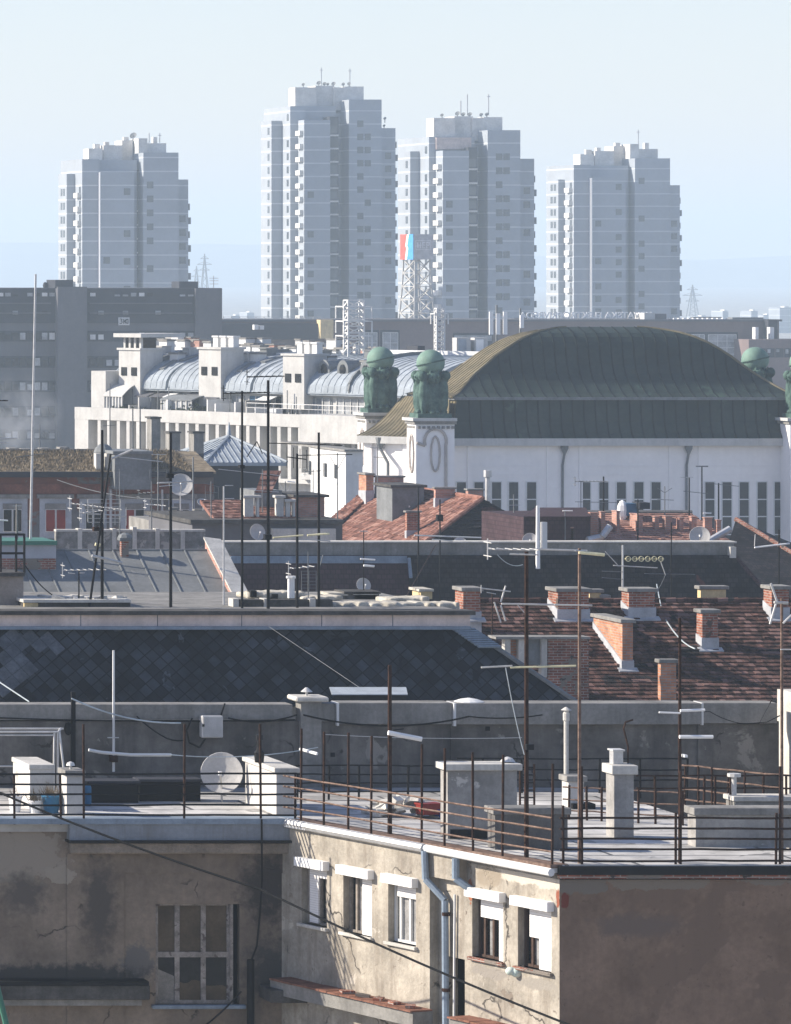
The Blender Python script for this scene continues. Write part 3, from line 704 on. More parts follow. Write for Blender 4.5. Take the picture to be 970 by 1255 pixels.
    # chimneys on the curved roofs
    for px, top, o_ in ((204, 418, -8), (217, 434, -5.2), (298, 434, -5.2), (316, 434, -5.4), (401, 438, -5.2), (385, 425, -9), (452, 444, -5.0), (330, 428, -10), (283, 424, -10), (188, 417, -10.5), (226, 418, -10.5), (411, 430, -10), (420, 428, -10.2), (258, 420, -10.5), (272, 421, -10.5), (306, 424, -10.5), (318, 425, -10.5), (343, 428, -10.8), (362, 427, -10.8), (396, 430, -10.5), (448, 436, -10.5), (462, 437, -10.5), (200, 417, -10.8), (236, 419, -11)):
        u = tW(px, o_); zz = zW(top, px, o_)
        c = MB(FW).box(u - .42, u + .42, o_ - .5, o_ + .35, zz - 2.6, zz).build('chimney', m_offwhite, t)
        MB(FW).box(u - .5, u + .5, o_ - .58, o_ + .43, zz, zz + .14).build('chimney_cap', m_conc, c)
    MB(FW).box(1, T, -14.5, -13.6, zr - .5, zr + .35).build('rear_parapet', m_offwhite, t)
    # terrace pieces at the left end
    u = tW(122, -1.2); MB(FW).box(u - .9, u + .7, -4.5, -1.2, zt, zt + 3.6).build('terrace_chimney', m_white, t)
    def canopy(px0, px1, mat, zz, o0, o1, h):
        u0, u1 = tW(px0, o1), tW(px1, o1); mb = MB(FW); m = 8
        pts = [(o1 + (o0 - o1) * k / m, zz + h * math.sin(k / m * math.pi / 2)) for k in range(m + 1)]
        pts += [(o, z - .08) for o, z in reversed(pts)]; q = len(pts)
        vs = [(u0, o, z) for o, z in pts] + [(u1, o, z) for o, z in pts]
        mb.mesh(vs, [tuple(range(q)), tuple(range(2 * q - 1, q - 1, -1))] + [(i, (i + 1) % q, q + (i + 1) % q, q + i) for i in range(q)])
        c = mb.build('terrace_canopy', mat, t)
        MB(FW).box(u0 + .1, u1 - .1, o1 - .2, o1 - .12, zt, zz + .0).build('glazing', m_glassl, c)
        g = MB(FW)
        for k in range(7): x = u0 + .1 + (u1 - u0 - .2) * k / 6; g.box(x - .05, x + .05, o1 - .12, o1 - .04, zt, zz)
        g.build('glazing_bars', m_white, c)
    canopy(126, 150, m_white, zt + 1.7, -2.6, -.9, .9); canopy(196, 235, m_zincd, zt + 1.55, -2.7, -.9, .35)
    # partitions, awnings, small sheds and boxes that fill the terrace
    rr = random.Random(21)
    for i in range(34):
        px = rr.uniform(150, 372); o_ = rr.uniform(-2.6, -1.0); u = tW(px, o_); k_ = rr.random()
        if k_ < .35: MB(FW).box(u - .06, u + .06, -3.1, -.6, zt, zt + rr.uniform(1.0, 1.7)).build('terrace_partition', rr.choice([m_offwhite, m_white, m_conc]), t)
        elif k_ < .6: h_ = rr.uniform(.5, 1.1); MB(FW).box(u - rr.uniform(.2, .5), u + rr.uniform(.2, .6), o_ - .3, o_ + .3, zt, zt + h_).build('terrace_box', rr.choice([m_offwhite, m_zincd, m_conc, m_greywall]), t)
        elif k_ < .8: z_ = zt + 1.75; MB(FW).hexa([(u - .7, -3.15, z_ + .3), (u + .7, -3.15, z_ + .3), (u + .7, -1.9, z_ - .1), (u - .7, -1.9, z_ - .1)], [(u - .7, -3.15, z_ + .34), (u + .7, -3.15, z_ + .34), (u + .7, -1.9, z_ - .06), (u - .7, -1.9, z_ - .06)]).build('awning', rr.choice([m_zincd, m_greywall, m_offwhite]), t)
        else: MB(FW).tube((u, o_, zt), (u, o_, zt + rr.uniform(1.5, 2.6)), .04, 5).build('terrace_pole', m_zincd, t)
    for px, o_, h_ in ((186, -5.5, 1.6), (196, -7, 1.9), (229, -6.5, 1.7), (284, -6, 1.6), (303, -5.2, 1.5), (324, -6.8, 1.8), (392, -6.5, 1.7), (399, -5, 1.5), (452, -7, 1.8)):
        a_ = math.acos(max(-1, min(1, 1 - (-o_ - 2.4) / 8.0))); z_ = ze + .1 + math.sin(a_) ** .9 * (zr - ze); u = tW(px, o_)
        MB(FW).box(u - .35, u + .35, o_ - .9, o_ + .1, z_ - .5, z_ + .55).box(u - .42, u + .42, o_ - .95, o_ + .18, z_ + .55, z_ + .63).build('roof_dormer', rr.choice([m_offwhite, m_zincd, m_white]), t)
    for i in range(26):                              # chimney stubs, vents and hatches on the flat roof behind the ridge
        px = 176 + i * 11.4 + rr.uniform(-4, 4); o_ = rr.uniform(-13.2, -11); u = tW(px, o_); h_ = rr.uniform(.35, 1.15); w_ = rr.uniform(.22, .6)
        c = MB(FW).box(u - w_, u + w_, o_ - w_, o_ + w_, zr - .1, zr + h_).build('chimney', rr.choice([m_offwhite, m_white, m_offwhite, m_pinkbrick]), t); MB(FW).box(u - w_ - .06, u + w_ + .06, o_ - w_ - .06, o_ + w_ + .06, zr + h_, zr + h_ + .1).build('chimney_cap', m_conc, c)
    # greenery tubs on the terrace
    mb = MB(FW); rr = random.Random(9)
    for px, k in ((150, .6), (217, 1.), (231, .9), (245, .8), (175, .5)):
        u = tW(px, -.8)
        for _ in range(70):
            c = Vector((u + rr.gauss(0, .7 * k), -.9 + rr.gauss(0, .25), zt + .35 + abs(rr.gauss(0, .35)) * k)); d = Vector((rr.gauss(0, 1), rr.gauss(0, 1), rr.gauss(0, 1))).normalized() * .16; e = d.orthogonal() * .6
            mb.poly([c - d, c + e, c + d, c - e])
    mb.build('terrace_plants', m_leaf, t)
    mb = MB(FW)
    for k in range(20): u = tW(300) + k * .9; mb.tube((u, -.25, zp), (u, -.25, zp + .75), .025, 4)
    mb.tube((tW(300), -.25, zp + .75), (tW(300) + 17.1, -.25, zp + .75), .03, 4); mb.tube((tW(300), -.25, zp + .4), (tW(300) + 17.1, -.25, zp + .4), .02, 4)
    mb.build('terrace_railing', m_galv, t)
    # bay and lower extension at the near end
    MB(FW).box(tW(374), T, -3, .55, zp - 2.0, zp + .05).build('balcony_front', m_white, t)
    MB(FW).box(tW(374) - .02, T, -1.4, .45, zp - 4.8, zp - 4.3).build('balcony_floor', m_white, t)
    for k in range(6):
        u = tW(378) + k * 1.9; f = MB(FW).box(u, u + 1.3, -1.35, -1.2, zp - 4.2, zp - 2.2).build('window', m_glass if k % 2 else m_glassl, t); MB(FW).box(u + .6, u + .7, -1.22, -1.14, zp - 4.2, zp - 2.2).build('frame', m_white, f)
white_house()

# lower white annex in front of it
def annex():
    D = 318.
    t = thing('white_annex', 'small white flat-roofed annex with three narrow windows below the apartment house', 'building', (X(410, D), D + 4, 0))
    MB().pbox(424, 445, 553, None, D, 22 / (S(D) * .29) * 2.0, 0).build('wall', m_offwhite, t)
    x = X(424, D)
    for y, a in ((D + 2.2, 0), (D + 4.6, 0), (D + 8.2, 0)):
        w_ = MB().box(x - .05, x + .1, y - .35, y + .35, Z(588, D), Z(571, D)).build('window', m_glass, t)
        MB().box(x - .09, x - .05, y - .03, y + .03, Z(588, D), Z(571, D)).build('frame', m_white, w_)
    MB().pbox(422.5, 446, 551, 553.5, D - .2, 15).build('roof_edge', m_conc, t)
annex()

# ================================================================== pyramid roof house in front of the colonnade
def pyramid_house():
    D = 296.
    t = thing('pavilion_house', 'dark house with a pale blue-grey pyramid zinc roof', 'building', (X(280, D), D + 5, 0))
    x0, x1 = X(252, D), X(352, D); ze = Z(567, D); dep = 9.5
    ap = Vector(P(281, 535, D + 4.75))
    MB().box(x0 + .4, x1 - .4, D + .4, D + dep - .4, 0, ze - .1).build('wall', m_bluewall, t)
    c = [(x0, D, ze), (x1, D, ze), (x1, D + dep, ze), (x0, D + dep, ze)]
    mb = MB().mesh(c + [tuple(ap)] + [(a, b, z - .2) for a, b, z in c], [(0, 1, 4), (1, 2, 4), (2, 3, 4), (3, 0, 4), (8, 7, 6, 5)] + [(i, i + 5, (i + 1) % 4 + 5, (i + 1) % 4) for i in range(4)])
    rf = mb.build('roof', m_zinc, t)
    sm = MB(); A = Vector(c[0])
    for k in range(4): sm.tube(Vector(c[k]) + Vector((0, 0, .05)), ap + Vector((0, 0, .05)), .09, 5)
    for k in range(1, 14):
        f = k / 14; b = Vector(c[0]).lerp(Vector(c[3]), f); tgt = ap.lerp(Vector(c[0]), max(0, .5 - f) * 2 * .98) if f < .5 else ap.lerp(Vector(c[3]), (f - .5) * 2 * .98)
        sm.tube(b + Vector((0, 0, .03)), tgt + Vector((0, 0, .03)), .035, 4)
        b = Vector(c[0]).lerp(Vector(c[1]), f); tgt = ap.lerp(Vector(c[0]), max(0, .5 - f) * 2 * .98) if f < .5 else ap.lerp(Vector(c[1]), (f - .5) * 2 * .98)
        sm.tube(b + Vector((0, 0, .03)), tgt + Vector((0, 0, .03)), .03, 4)
    sm.build('standing_seams', m_zinc, rf)
    MB().lathe(ap - Vector((0, 0, .1)), [(.15, 0), (.12, .3), (.02, 1.0)], 6).build('finial', m_zinc, rf)
    for a, b, top, d in ((186, 197, 513, 292), (238, 250, 531, 293), (209, 221, 531, 299)):
        k = MB().pbox(a, b, top, None, d, 1.1, Z(600, d)).build('chimney', m_conc, t); MB().pbox(a - 1.5, b + 1.5, top - 2, top, d - .1, 1.3).build('chimney_cap', m_concd, k)
    # lower walls on its left
    MB().pbox(160, 250, 556, None, 290, 6, 0).build('side_wing', m_bluewall, t)
    MB().pbox(243, 249, 567, 610, 289.6, .5).build('corner_strip', m_offwhite, t)
pyramid_house()

# ================================================================== the archive hall
def archive():
    D = 333.
    t = thing('archive_hall', 'large white hall under a dark copper dome-like roof, with tall narrow windows', 'building', (X(765, D), D + 5, 0))
    xl, xr = X(556, D), X(985, D); dep = 10.8
    zc = Z(537, D); zt1 = Z(490, D); zt = Z(400, D + 5)
    MB().box(xl, xr, D, D + dep, 0, zc - .5).build('wall', m_archive, t)
    MB().box(xl - .55, xr + .55, D - .55, D + dep + .55, zc - .5, zc).build('cornice', m_white, t)
    # lower roof, slightly flared
    prof = [(.45, 0), (.15, .35), (-.15, 1.1), (-.3, zt1 - zc)]
    mb = MB(); vs = []
    for o, z in prof: vs += [(xl - o, D - o, zc + z), (xr + o, D - o, zc + z), (xr + o, D + dep + o, zc + z), (xl - o, D + dep + o, zc + z)]
    fs = []
    for j in range(len(prof) - 1):
        for i in range(4): fs.append((j * 4 + i, j * 4 + (i + 1) % 4, j * 4 + 4 + (i + 1) % 4, j * 4 + 4 + i))
    mb.mesh(vs, fs + [(3, 2, 1, 0)]); n = (len(prof) - 1) * 4
    mb.mesh(vs[-4:], [(0, 1, 2, 3)])
    mats = [m_copper, m_copper_lit]
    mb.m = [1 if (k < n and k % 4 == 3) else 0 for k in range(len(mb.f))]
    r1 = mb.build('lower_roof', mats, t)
    # slanting end bay with a flared skirt roof
    A, B, C = (xl + .1, D + .6), (X(446, 338.5), 338.5), (X(455, D + dep), D + dep)
    MB().mesh([(A[0], A[1], 0), (B[0], B[1], 0), (C[0], C[1], 0), (xl + .1, C[1], 0)] + [(A[0], A[1], zc - .5), (B[0], B[1], zc - .5), (C[0], C[1], zc - .5), (xl + .1, C[1], zc - .5)], [(3, 2, 1, 0), (4, 5, 6, 7), (0, 1, 5, 4), (1, 2, 6, 5), (2, 3, 7, 6), (3, 0, 4, 7)]).build('end_wall', m_archive, t)
    o1, o2 = Vector((-.45, -.3, 0)), Vector((-.5, -.2, 0))
    a_, b_, c_ = (Vector((q[0], q[1], 0)) for q in (A, B, C))
    MB().mesh([tuple(v + Vector((0, 0, z))) for z in (zc - .5, zc) for v in (a_ + o1, b_ + o2, c_ + Vector((-.5, .3, 0)), Vector((xl, C[1] + .3, 0)))], [(3, 2, 1, 0), (4, 5, 6, 7), (0, 1, 5, 4), (1, 2, 6, 5), (2, 3, 7, 6), (3, 0, 4, 7)]).build('end_cornice', m_white, t)
    top0, top1 = Vector((xl - .2, D + .2, zt1)), Vector((xl - .2, D + dep, zt1))
    e0, e1 = a_ + o1 + Vector((0, 0, zc + .01)), b_ + o2 + Vector((0, 0, zc + .01)); e2 = c_ + Vector((-.5, .3, zc + .01))
    def flare(e, tp, f): q = e.lerp(tp, f); q.z = e.z + (tp.z - e.z) * (.35 * f + .65 * f * f); return q
    sk = MB(); NF_ = 8
    cols_ = [(e0.lerp(e1, i / 10), top0.lerp(top1, i / 10)) for i in range(11)] + [(e1.lerp(e2, i / 4), top1) for i in range(1, 5)]
    vs_ = [tuple(flare(e, tp, k / NF_)) for e, tp in cols_ for k in range(NF_ + 1)]
    sk.mesh(vs_, [(i * (NF_ + 1) + k, (i + 1) * (NF_ + 1) + k, (i + 1) * (NF_ + 1) + k + 1, i * (NF_ + 1) + k + 1) for i in range(len(cols_) - 1) for k in range(NF_)])
    sk.build('skirt_roof', m_copper_lit, t, smooth=True)
    sk = MB()
    for i in range(0, 21):
        e, tp = e0.lerp(e1, i / 20), top0.lerp(top1, i / 20)
        for k in range(NF_): sk.tube(flare(e, tp, k / NF_), flare(e, tp, (k + 1) / NF_), .05, 4)
    sk.build('standing_seams', m_copper_lit, r1)
    MB().box(xl + .1, xr - .1, D - .02, D + dep + .02, zt1 - .02, zt1 + .18).build('roof_ledge', m_zincd, t)
    # dome: rows (row in photo, inset along the length in px)
    rows = [(488.5, .05, .05), (482, .75, .9), (474, 1.35, 1.6), (466, 1.9, 2.2), (458, 2.45, 2.62), (447, 3.25, 2.9), (436, 4.0, 3.08), (426, 4.85, 3.2), (419, 5.5, 3.38), (413, 6.2, 3.65), (408, 7.0, 4.05), (404.5, 7.85, 4.6), (402, 8.7, 5.1), (400.6, 9.6, 5.36)]
    mb = MB(); vs = []
    lv = []
    for y, ix, iy in rows: lv.append((ix, iy, Z(y, D + iy)))
    lv[0] = (lv[0][0], lv[0][1], zt1 + .15)
    for ix, iy, z in lv: vs += [(xl + ix - .15, D + iy, z), (xr - ix + .15, D + iy, z), (xr - ix + .15, D + dep - iy, z), (xl + ix - .15, D + dep - iy, z)]
    fs = []; mi = []
    for j in range(len(lv) - 1):
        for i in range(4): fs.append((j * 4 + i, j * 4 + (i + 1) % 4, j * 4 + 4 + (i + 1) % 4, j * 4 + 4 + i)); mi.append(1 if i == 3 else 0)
    q = (len(lv) - 1) * 4; fs.append((q, q + 1, q + 2, q + 3)); mi.append(0)
    mb.mesh(vs, fs); mb.m = mi
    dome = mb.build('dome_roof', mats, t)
    # standing seams: front, left flank, hips
    sm = MB(); sl_ = MB(); sm2 = MB(); sl2 = MB()
    def fr_pt(x, j):
        ix, iy, z = lv[j]; return Vector((x, D + iy - .03, z))
    x = xl + .9
    while x < xr - .5:
        for j in range(len(lv) - 1):
            ix2 = lv[j + 1][0]
            if x < xl + ix2 or x > xr - ix2: break
            sm.tube(fr_pt(x, j), fr_pt(x, j + 1), .05, 4)
        for j in range(3):
            o, z = prof[j]; o2, z2 = prof[j + 1]
            if xl - .2 < x < xr: sm2.tube((x + .25, D - o - .03, zc + z), (x + .25, D - o2 - .03, zc + z2), .05, 4)
        x += .78
    y = D + .4
    while y < D + dep - .3:
        for j in range(len(lv) - 1):
            iy2 = lv[j + 1][1]
            if y < D + iy2 or y > D + dep - iy2: break
            sl_.tube((xl + lv[j][0] - .17, y, lv[j][2]), (xl + lv[j + 1][0] - .17, y, lv[j + 1][2]), .05, 4)
        for j in range(3):
            o, z = prof[j]; o2, z2 = prof[j + 1]
            sl2.tube((xl - o - .02, y, zc + z), (xl - o2 - .02, y, zc + z2), .05, 4)
        y += .62
    sm2.build('standing_seams', m_seam, r1); sl2.build('standing_seams', m_copper_lit, r1); sm.build('standing_seams', m_seam, dome); sl_.build('standing_seams', m_copper_lit, dome)
    for sx in (0, 1):
        hp = MB()
        for j in range(len(lv) - 1):
            a, b = lv[j], lv[j + 1]
            f = (lambda q: (xl + q[0] - .15 if sx == 0 else xr - q[0] + .15, D + q[1], q[2]))
            hp.tube(f(a), f(b), .09, 5)
        hp.build('hip_cap', m_copper_lit, dome)
    # shaft-like corner piers
    def pier(px, d, name):
        wd = 47 / 18.
        x0 = X(px, d)
        zt_ = Z(520, D - 1.8)
        k = MB().box(x0, x0 + wd, d, d + 2.0, 0, zt_).build(name, m_archive, t)
        MB().box(x0 - .12, x0 + wd + .12, d - .12, d + 2.12, zt_, zt_ + .22).build('frieze', m_conc, k)
        MB().box(x0 - .28, x0 + wd + .1, d - .28, d + 2.2, zt_ + .22, zt_ + .42).build('pier_cornice', m_white, k)
        mb = MB()
        for i in range(8): mb.box(x0 + .12 + i * wd / 8, x0 + .12 + i * wd / 8 + .16, d - .16, d, zt_ - .3, zt_ - .12)
        for i in range(6): mb.box(x0 - .04, x0 + .02, d + .15 + i * .32, d + .3 + i * .32, zt_ - .3, zt_ - .12)
        mb.build('frieze_dots', m_conc, k)
        # garland relief
        g = MB(); cx = x0 + wd * .5
        pts = [Vector((x0 + .05, d - .06, zt_ - 1.25))] + [Vector((cx + .75 * math.cos(a), d - .06, zt_ - 1.15 + .85 * math.sin(a))) for a in [R(v) for v in range(200, -40, -20)]] + [Vector((cx + .72, d - .06, zt_ - 4.5))]
        g.path(pts, .10, 6); g.path([Vector((cx + .3 * math.cos(R(a)), d - .05, zt_ - 2.0 + 1.2 * math.sin(R(a)))) for a in range(0, 361, 30)], .07, 5)
        g.path([Vector((x0 - .06, d + .8 + .45 * math.cos(R(a)), zt_ - 2.0 + 1.3 * math.sin(R(a)))) for a in range(0, 361, 30)], .08, 5)
        g.build('garland_relief', surf('relief_plaster', (.40, .36, .33), bump=0), k)
        return x0 + wd / 2, d + 1.0, zt_ + .42
    s1 = pier(510, D - 1.8, 'pier'); s3 = pier(449, D + dep - .3, 'pier')
    s1 = (s1[0], s1[1], s1[2])
    xrr = X(985, D - 1.8) - .9
    def pier_r(d):
        wd = 47 / 18.; x0 = xrr; zt_ = Z(520, D - 1.8)
        k = MB().box(x0, x0 + wd, d, d + 2.0, 0, zt_).build('pier', m_archive, t)
        MB().box(x0 - .12, x0 + wd + .12, d - .12, d + 2.12, zt_, zt_ + .22).build('frieze', m_conc, k)
        MB().box(x0 - .28, x0 + wd + .1, d - .28, d + 2.2, zt_ + .22, zt_ + .42).build('pier_cornice', m_white, k)
        return x0 + wd / 2, d + 1.0, zt_ + .42
    s2 = pier_r(D - 1.8); xrr += .85; s4 = pier_r(D + dep - 1.5)
    # tall windows
    gl = surf('archive_window_glass', (.055, .058, .06), var=.2, bump=0, rough=.4)
    zw0, zw1 = Z(690, D), Z(591, D)
    proto = MB().box(-.33, .33, -.03, .12, zw0, zw1).build('window', gl, origin=(0, 0, 0))
    bars = MB()
    for y in (612, 633, 655, 676): bars.box(-.33, .33, -.07, .0, Z(y, D) - .04, Z(y, D) + .04)
    bars.box(-.37, -.31, -.06, .02, zw0, zw1).box(.31, .37, -.06, .02, zw0, zw1).box(-.37, .37, -.06, .02, zw1, zw1 + .06)
    bars = bars.build('frame', m_offwhite, origin=(0, 0, 0))
    for px in (565.5, 587, 608.5, 629.5, 651.5, 718, 740, 761.5, 783, 804, 870, 891, 912, 934, 955, 976):
        w_ = put(proto, t, (X(px, D), D, 0)); put(bars, w_, (X(px, D), D, 0))
    drop(proto); drop(bars)
    # pilasters, panels, downpipes with funnel heads
    pl = MB()
    for px in (575, 672, 690 + 22, 822, 842 + 16): pl.box(X(px, D) - .12, X(px, D) + .12, D - .06, D, 0, zc - .5)
    pl.build('pilaster_strips', m_archive, t)
    pl = MB()
    for a, b in ((712, 812), (864, 980), (580, 662)):
        pl.box(X(a, D), X(b, D), D - .04, D, Z(572, D), Z(571, D)); pl.box(X(a, D), X(b, D), D - .035, D, Z(583, D), Z(582, D))
    pl.build('panel_mouldings', m_archive, t)
    def downpipe(px, y_=None):
        x = X(px, D); y0 = D - .2
        mb = MB().lathe((x, y0, Z(556, D)), [(.06, -.1), (.10, 0), (.26, .35), (.28, .62), (.28, .7)], 8)
        mb.path([(x, y0, Z(555, D)), (x - .1, D - .1, Z(570, D)), (x - .12, D - .1, 0)], .08, 6)
        mb.build('downpipe', m_zincd, t)
    downpipe(691); downpipe(843)
    for f_ in (.33, .78):
        q = a_.lerp(b_, f_) + Vector((-.22, -.14, 0)); x, yy = q.x, q.y; xl_ = x; mb = MB().lathe((x, yy, Z(553, D)), [(.06, -.1), (.10, 0), (.30, .35), (.34, .7), (.34, .8)], 8)
        mb.path([(x, yy, Z(553, D)), (x + .34, yy - .62, Z(570, D)), (x + .34, yy - .62, 0)], .1, 6); mb.build('downpipe', m_zincd, t)
    pl = MB()
    for f_ in (.05, .5, .93): q = a_.lerp(b_, f_); pl.rbox((q.x - .05, q.y - .03, (zc - .5) / 2), .25, .12, (zc - .5) / 2, math.atan2(b_.y - a_.y, b_.x - a_.x))
    pl.build('pilaster_strips', m_archive, t)
    return s1, s2, s3, s4
S1, S2, S3, S4 = archive()

def owl_statue(c, label, s=1.):
    t = thing('owl_statue', label, 'statue', c, 'green owl statues carrying globes')
    t['label'] = label
    x, y, z = c
    MB().box(x - 1.15, x + 1.15, y - .95, y + .95, z, z + .3).build('base', m_patina, t)
    body = MB()
    for a in range(4):
        an = R(a * 90 - 90); dx, dy = math.cos(an), math.sin(an); r = .5
        cx, cy = x + dx * r, y + dy * r
        body.ellip((cx, cy, z + 1.35), .60, .55, 1.25, 12, 10)                     # body
        body.ellip((cx + dx * .12, cy + dy * .12, z + 1.15), .46, .44, .95, 12, 8)  # breast
        body.ellip((cx + dx * .18, cy + dy * .18, z + 2.72), .46, .42, .42, 12, 8)  # head
        px, py = -dy, dx
        for sg in (-1, 1):
            body.ellip((cx + px * sg * .24 + dx * .45, cy + py * sg * .24 + dy * .45, z + 2.78), .16, .16, .17, 8, 6)   # brow disc
            body.ellip((cx + px * sg * .25 + dx * .3, cy + py * sg * .25 + dy * .3, z + 3.06), .10, .10, .17, 6, 5)     # ear tuft
            body.ellip((cx + px * sg * .2 + dx * .4, cy + py * sg * .2 + dy * .4, z + .38), .2, .2, .16, 6, 5)          # claws
        an2 = an + R(45); wx, wy = math.cos(an2), math.sin(an2)
        body.ellip((x + wx * .95, y + wy * .9, z + 1.65), .34, .34, 1.25, 10, 8)      # folded wing between two owls
        body.ellip((x + wx * 1.12, y + wy * 1.05, z + 2.85), .34, .34, .36, 10, 6)    # wing shoulder
        for k in range(3): body.ellip((x + wx * (1.1 - .08 * k), y + wy * (1.04 - .08 * k), z + 1.0 - .28 * k), .2, .2, .5, 6, 5)
    b = body.build('owls', m_patina, t, smooth=True)
    rm = b.modifiers.new('remesh', 'REMESH'); rm.mode = 'VOXEL'; rm.voxel_size = .05; rm.use_smooth_shade = True
    eye = MB()
    for a in range(4):
        an = R(a * 90 - 90); dx, dy = math.cos(an), math.sin(an); px, py = -dy, dx; cx, cy = x + dx * .5, y + dy * .5
        for sg in (-1, 1): eye.ellip((cx + px * sg * .22 + dx * .60, cy + py * sg * .22 + dy * .60, z + 2.76), .075, .075, .09, 6, 5)
        eye.lathe((cx + dx * .62, cy + dy * .62, z + 2.42), [(.01, -.12), (.08, .1), (.05, .2)], 6)
    eye.build('eyes_and_beak', surf('dark_patina', (.03, .06, .05), bump=0), t)
    g = MB().ellip((x, y, z + 3.72), .93, .93, .90, 24, 16).build('globe', m_patinal, t, smooth=True)
    ring = MB(); n = 24
    for i in range(n):
        a, b_ = 2 * math.pi * i / n, 2 * math.pi * (i + 1) / n
        f = lambda v: (x + .94 * math.cos(v), y + .94 * math.sin(v), z + 3.72 + .22 * math.cos(v + .4))
        ring.tube(f(a), f(b_), .05, 5)
    ring.build('equator_band', m_patina, g)
    MB().lathe((x, y, z + 2.75), [(.75, 0), (.62, .25), (.55, .5)], 12).build('collar', m_patina, t)
owl_statue(S1, 'green copper owls holding a globe, on the pier nearest the centre of the photo')
owl_statue(S3, 'green copper owls holding a globe, on the rear pier beside the lit brown roof')
owl_statue(S4, 'green copper globe on owls, half hidden behind the right slope of the dome')
owl_statue(S2, 'green owl statue cut off by the right edge of the photo')

# ================================================================== lattice phone masts
def lattice_mast(px, top, base, wpx, D, label, mat=m_offwhite, heads=3):
    t = thing('lattice_mast', label, 'mast', tuple(P(px, base, D)), 'phone masts on the roofs')
    x, z0, z1, h = X(px, D), Z(base, D), Z(top, D), wpx / S(D) / 2
    mb = MB(); n = 8
    cs = [(-h, -h), (h, -h), (h, h), (-h, h)]
    for a, b in cs: mb.tube((x + a, D + b, z0 - 4), (x + a, D + b, z1), .09, 4)
    for i in range(n):
        za, zb = z0 + (z1 - z0) * i / n, z0 + (z1 - z0) * (i + 1) / n
        for k in range(4):
            a, b = cs[k], cs[(k + 1) % 4]
            mb.tube((x + a[0], D + a[1], za), (x + b[0], D + b[1], zb), .06, 4); mb.tube((x + a[0], D + a[1], zb), (x + b[0], D + b[1], zb), .06, 4)
    mb.build('lattice_frame', mat, t)
    for j in range(heads):
        zz = z1 - (z1 - z0) * (.12 + .28 * j)
        rg = MB(); k = h * 1.8; pts = [(x - k, D - k, zz), (x + k, D - k, zz), (x + k, D + k, zz), (x - k, D + k, zz), (x - k, D - k, zz)]
        rg.path([Vector(p) for p in pts], .06, 4)
        for i in range(4): rg.tube(pts[i], (pts[i][0], pts[i][1], zz - .9), .06, 4)
        rg.build('antenna_ring', mat, t)
def panel_mast(px, top, base, D, label, n=3):
    t = thing('panel_antenna_mast', label, 'mast', tuple(P(px, base, D)), 'phone masts on the roofs')
    MB().tube(P(px, base + 20, D), P(px, top, D), .09, 6).build('pole', m_zincd, t)
    for i in range(n):
        o = (i - (n - 1) / 2) * .6
        MB().box(X(px, D) + o - .16, X(px, D) + o + .16, D - .5, D - .3, Z(base - 2, D), Z(top + 8 + 2 * (i % 2), D)).build('panel_antenna', m_whitepaint, t)
    m = MB()
    for y in (top + 12, base - 6): m.tube(P(px - 8, y, D - .2), P(px + 8, y, D - .2), .04, 4)
    m.build('bracket', m_zincd, t)
lattice_mast(434, 368, 432, 19, 372, 'wide square white lattice mast rising over the curved zinc roofs', heads=3)
lattice_mast(539, 378, 432, 9, 420, 'slender white lattice mast between the green owl globes and the lettering', heads=1)
panel_mast(609, 374, 412, 420, 'pole with white panel antennas beside the brown edge of the copper roof')
panel_mast(638, 378, 404, 425, 'thin antenna pole right beside the slope of the copper dome', 1)
for a, b, lab in ((560, 577, 'open white equipment cabinet on the roof by the slender mast'), (582, 598, 'closed white equipment cabinet next to the dome slope')):
    t = thing('equipment_cabinet', lab, 'cabinet', tuple(P(a, 432, 415)), 'roof equipment cabinets')
    MB().pbox(a, b, 414, 437, 415, 1.2).build('cabinet_body', m_white, t); MB().pbox(a + 2, b - 5, 416, 432, 414.95, .1).build('door', m_zinc if a == 560 else m_whitepaint, t)
def back_roof():
    D = 416.
    t = thing('flat_roof_house', 'low house with cluttered flat roof behind the owl globes', 'building', (X(540, D), D, 0))
    MB().pbox(485, 660, 434, None, D - 2, 12, 0).build('wall', m_zincd, t)
    MB().pbox(486, 520, 432, 437, D - 2.3, .4).build('roof_fence', m_offwhite, t); MB().pbox(512, 521, 424, 434, D - 1, 3).build('stair_head', m_bluewall, t)
    MB().pbox(470, 660, 480, None, D - 8, 6, 0).build('front_wing', m_offwhite, t)
back_roof()
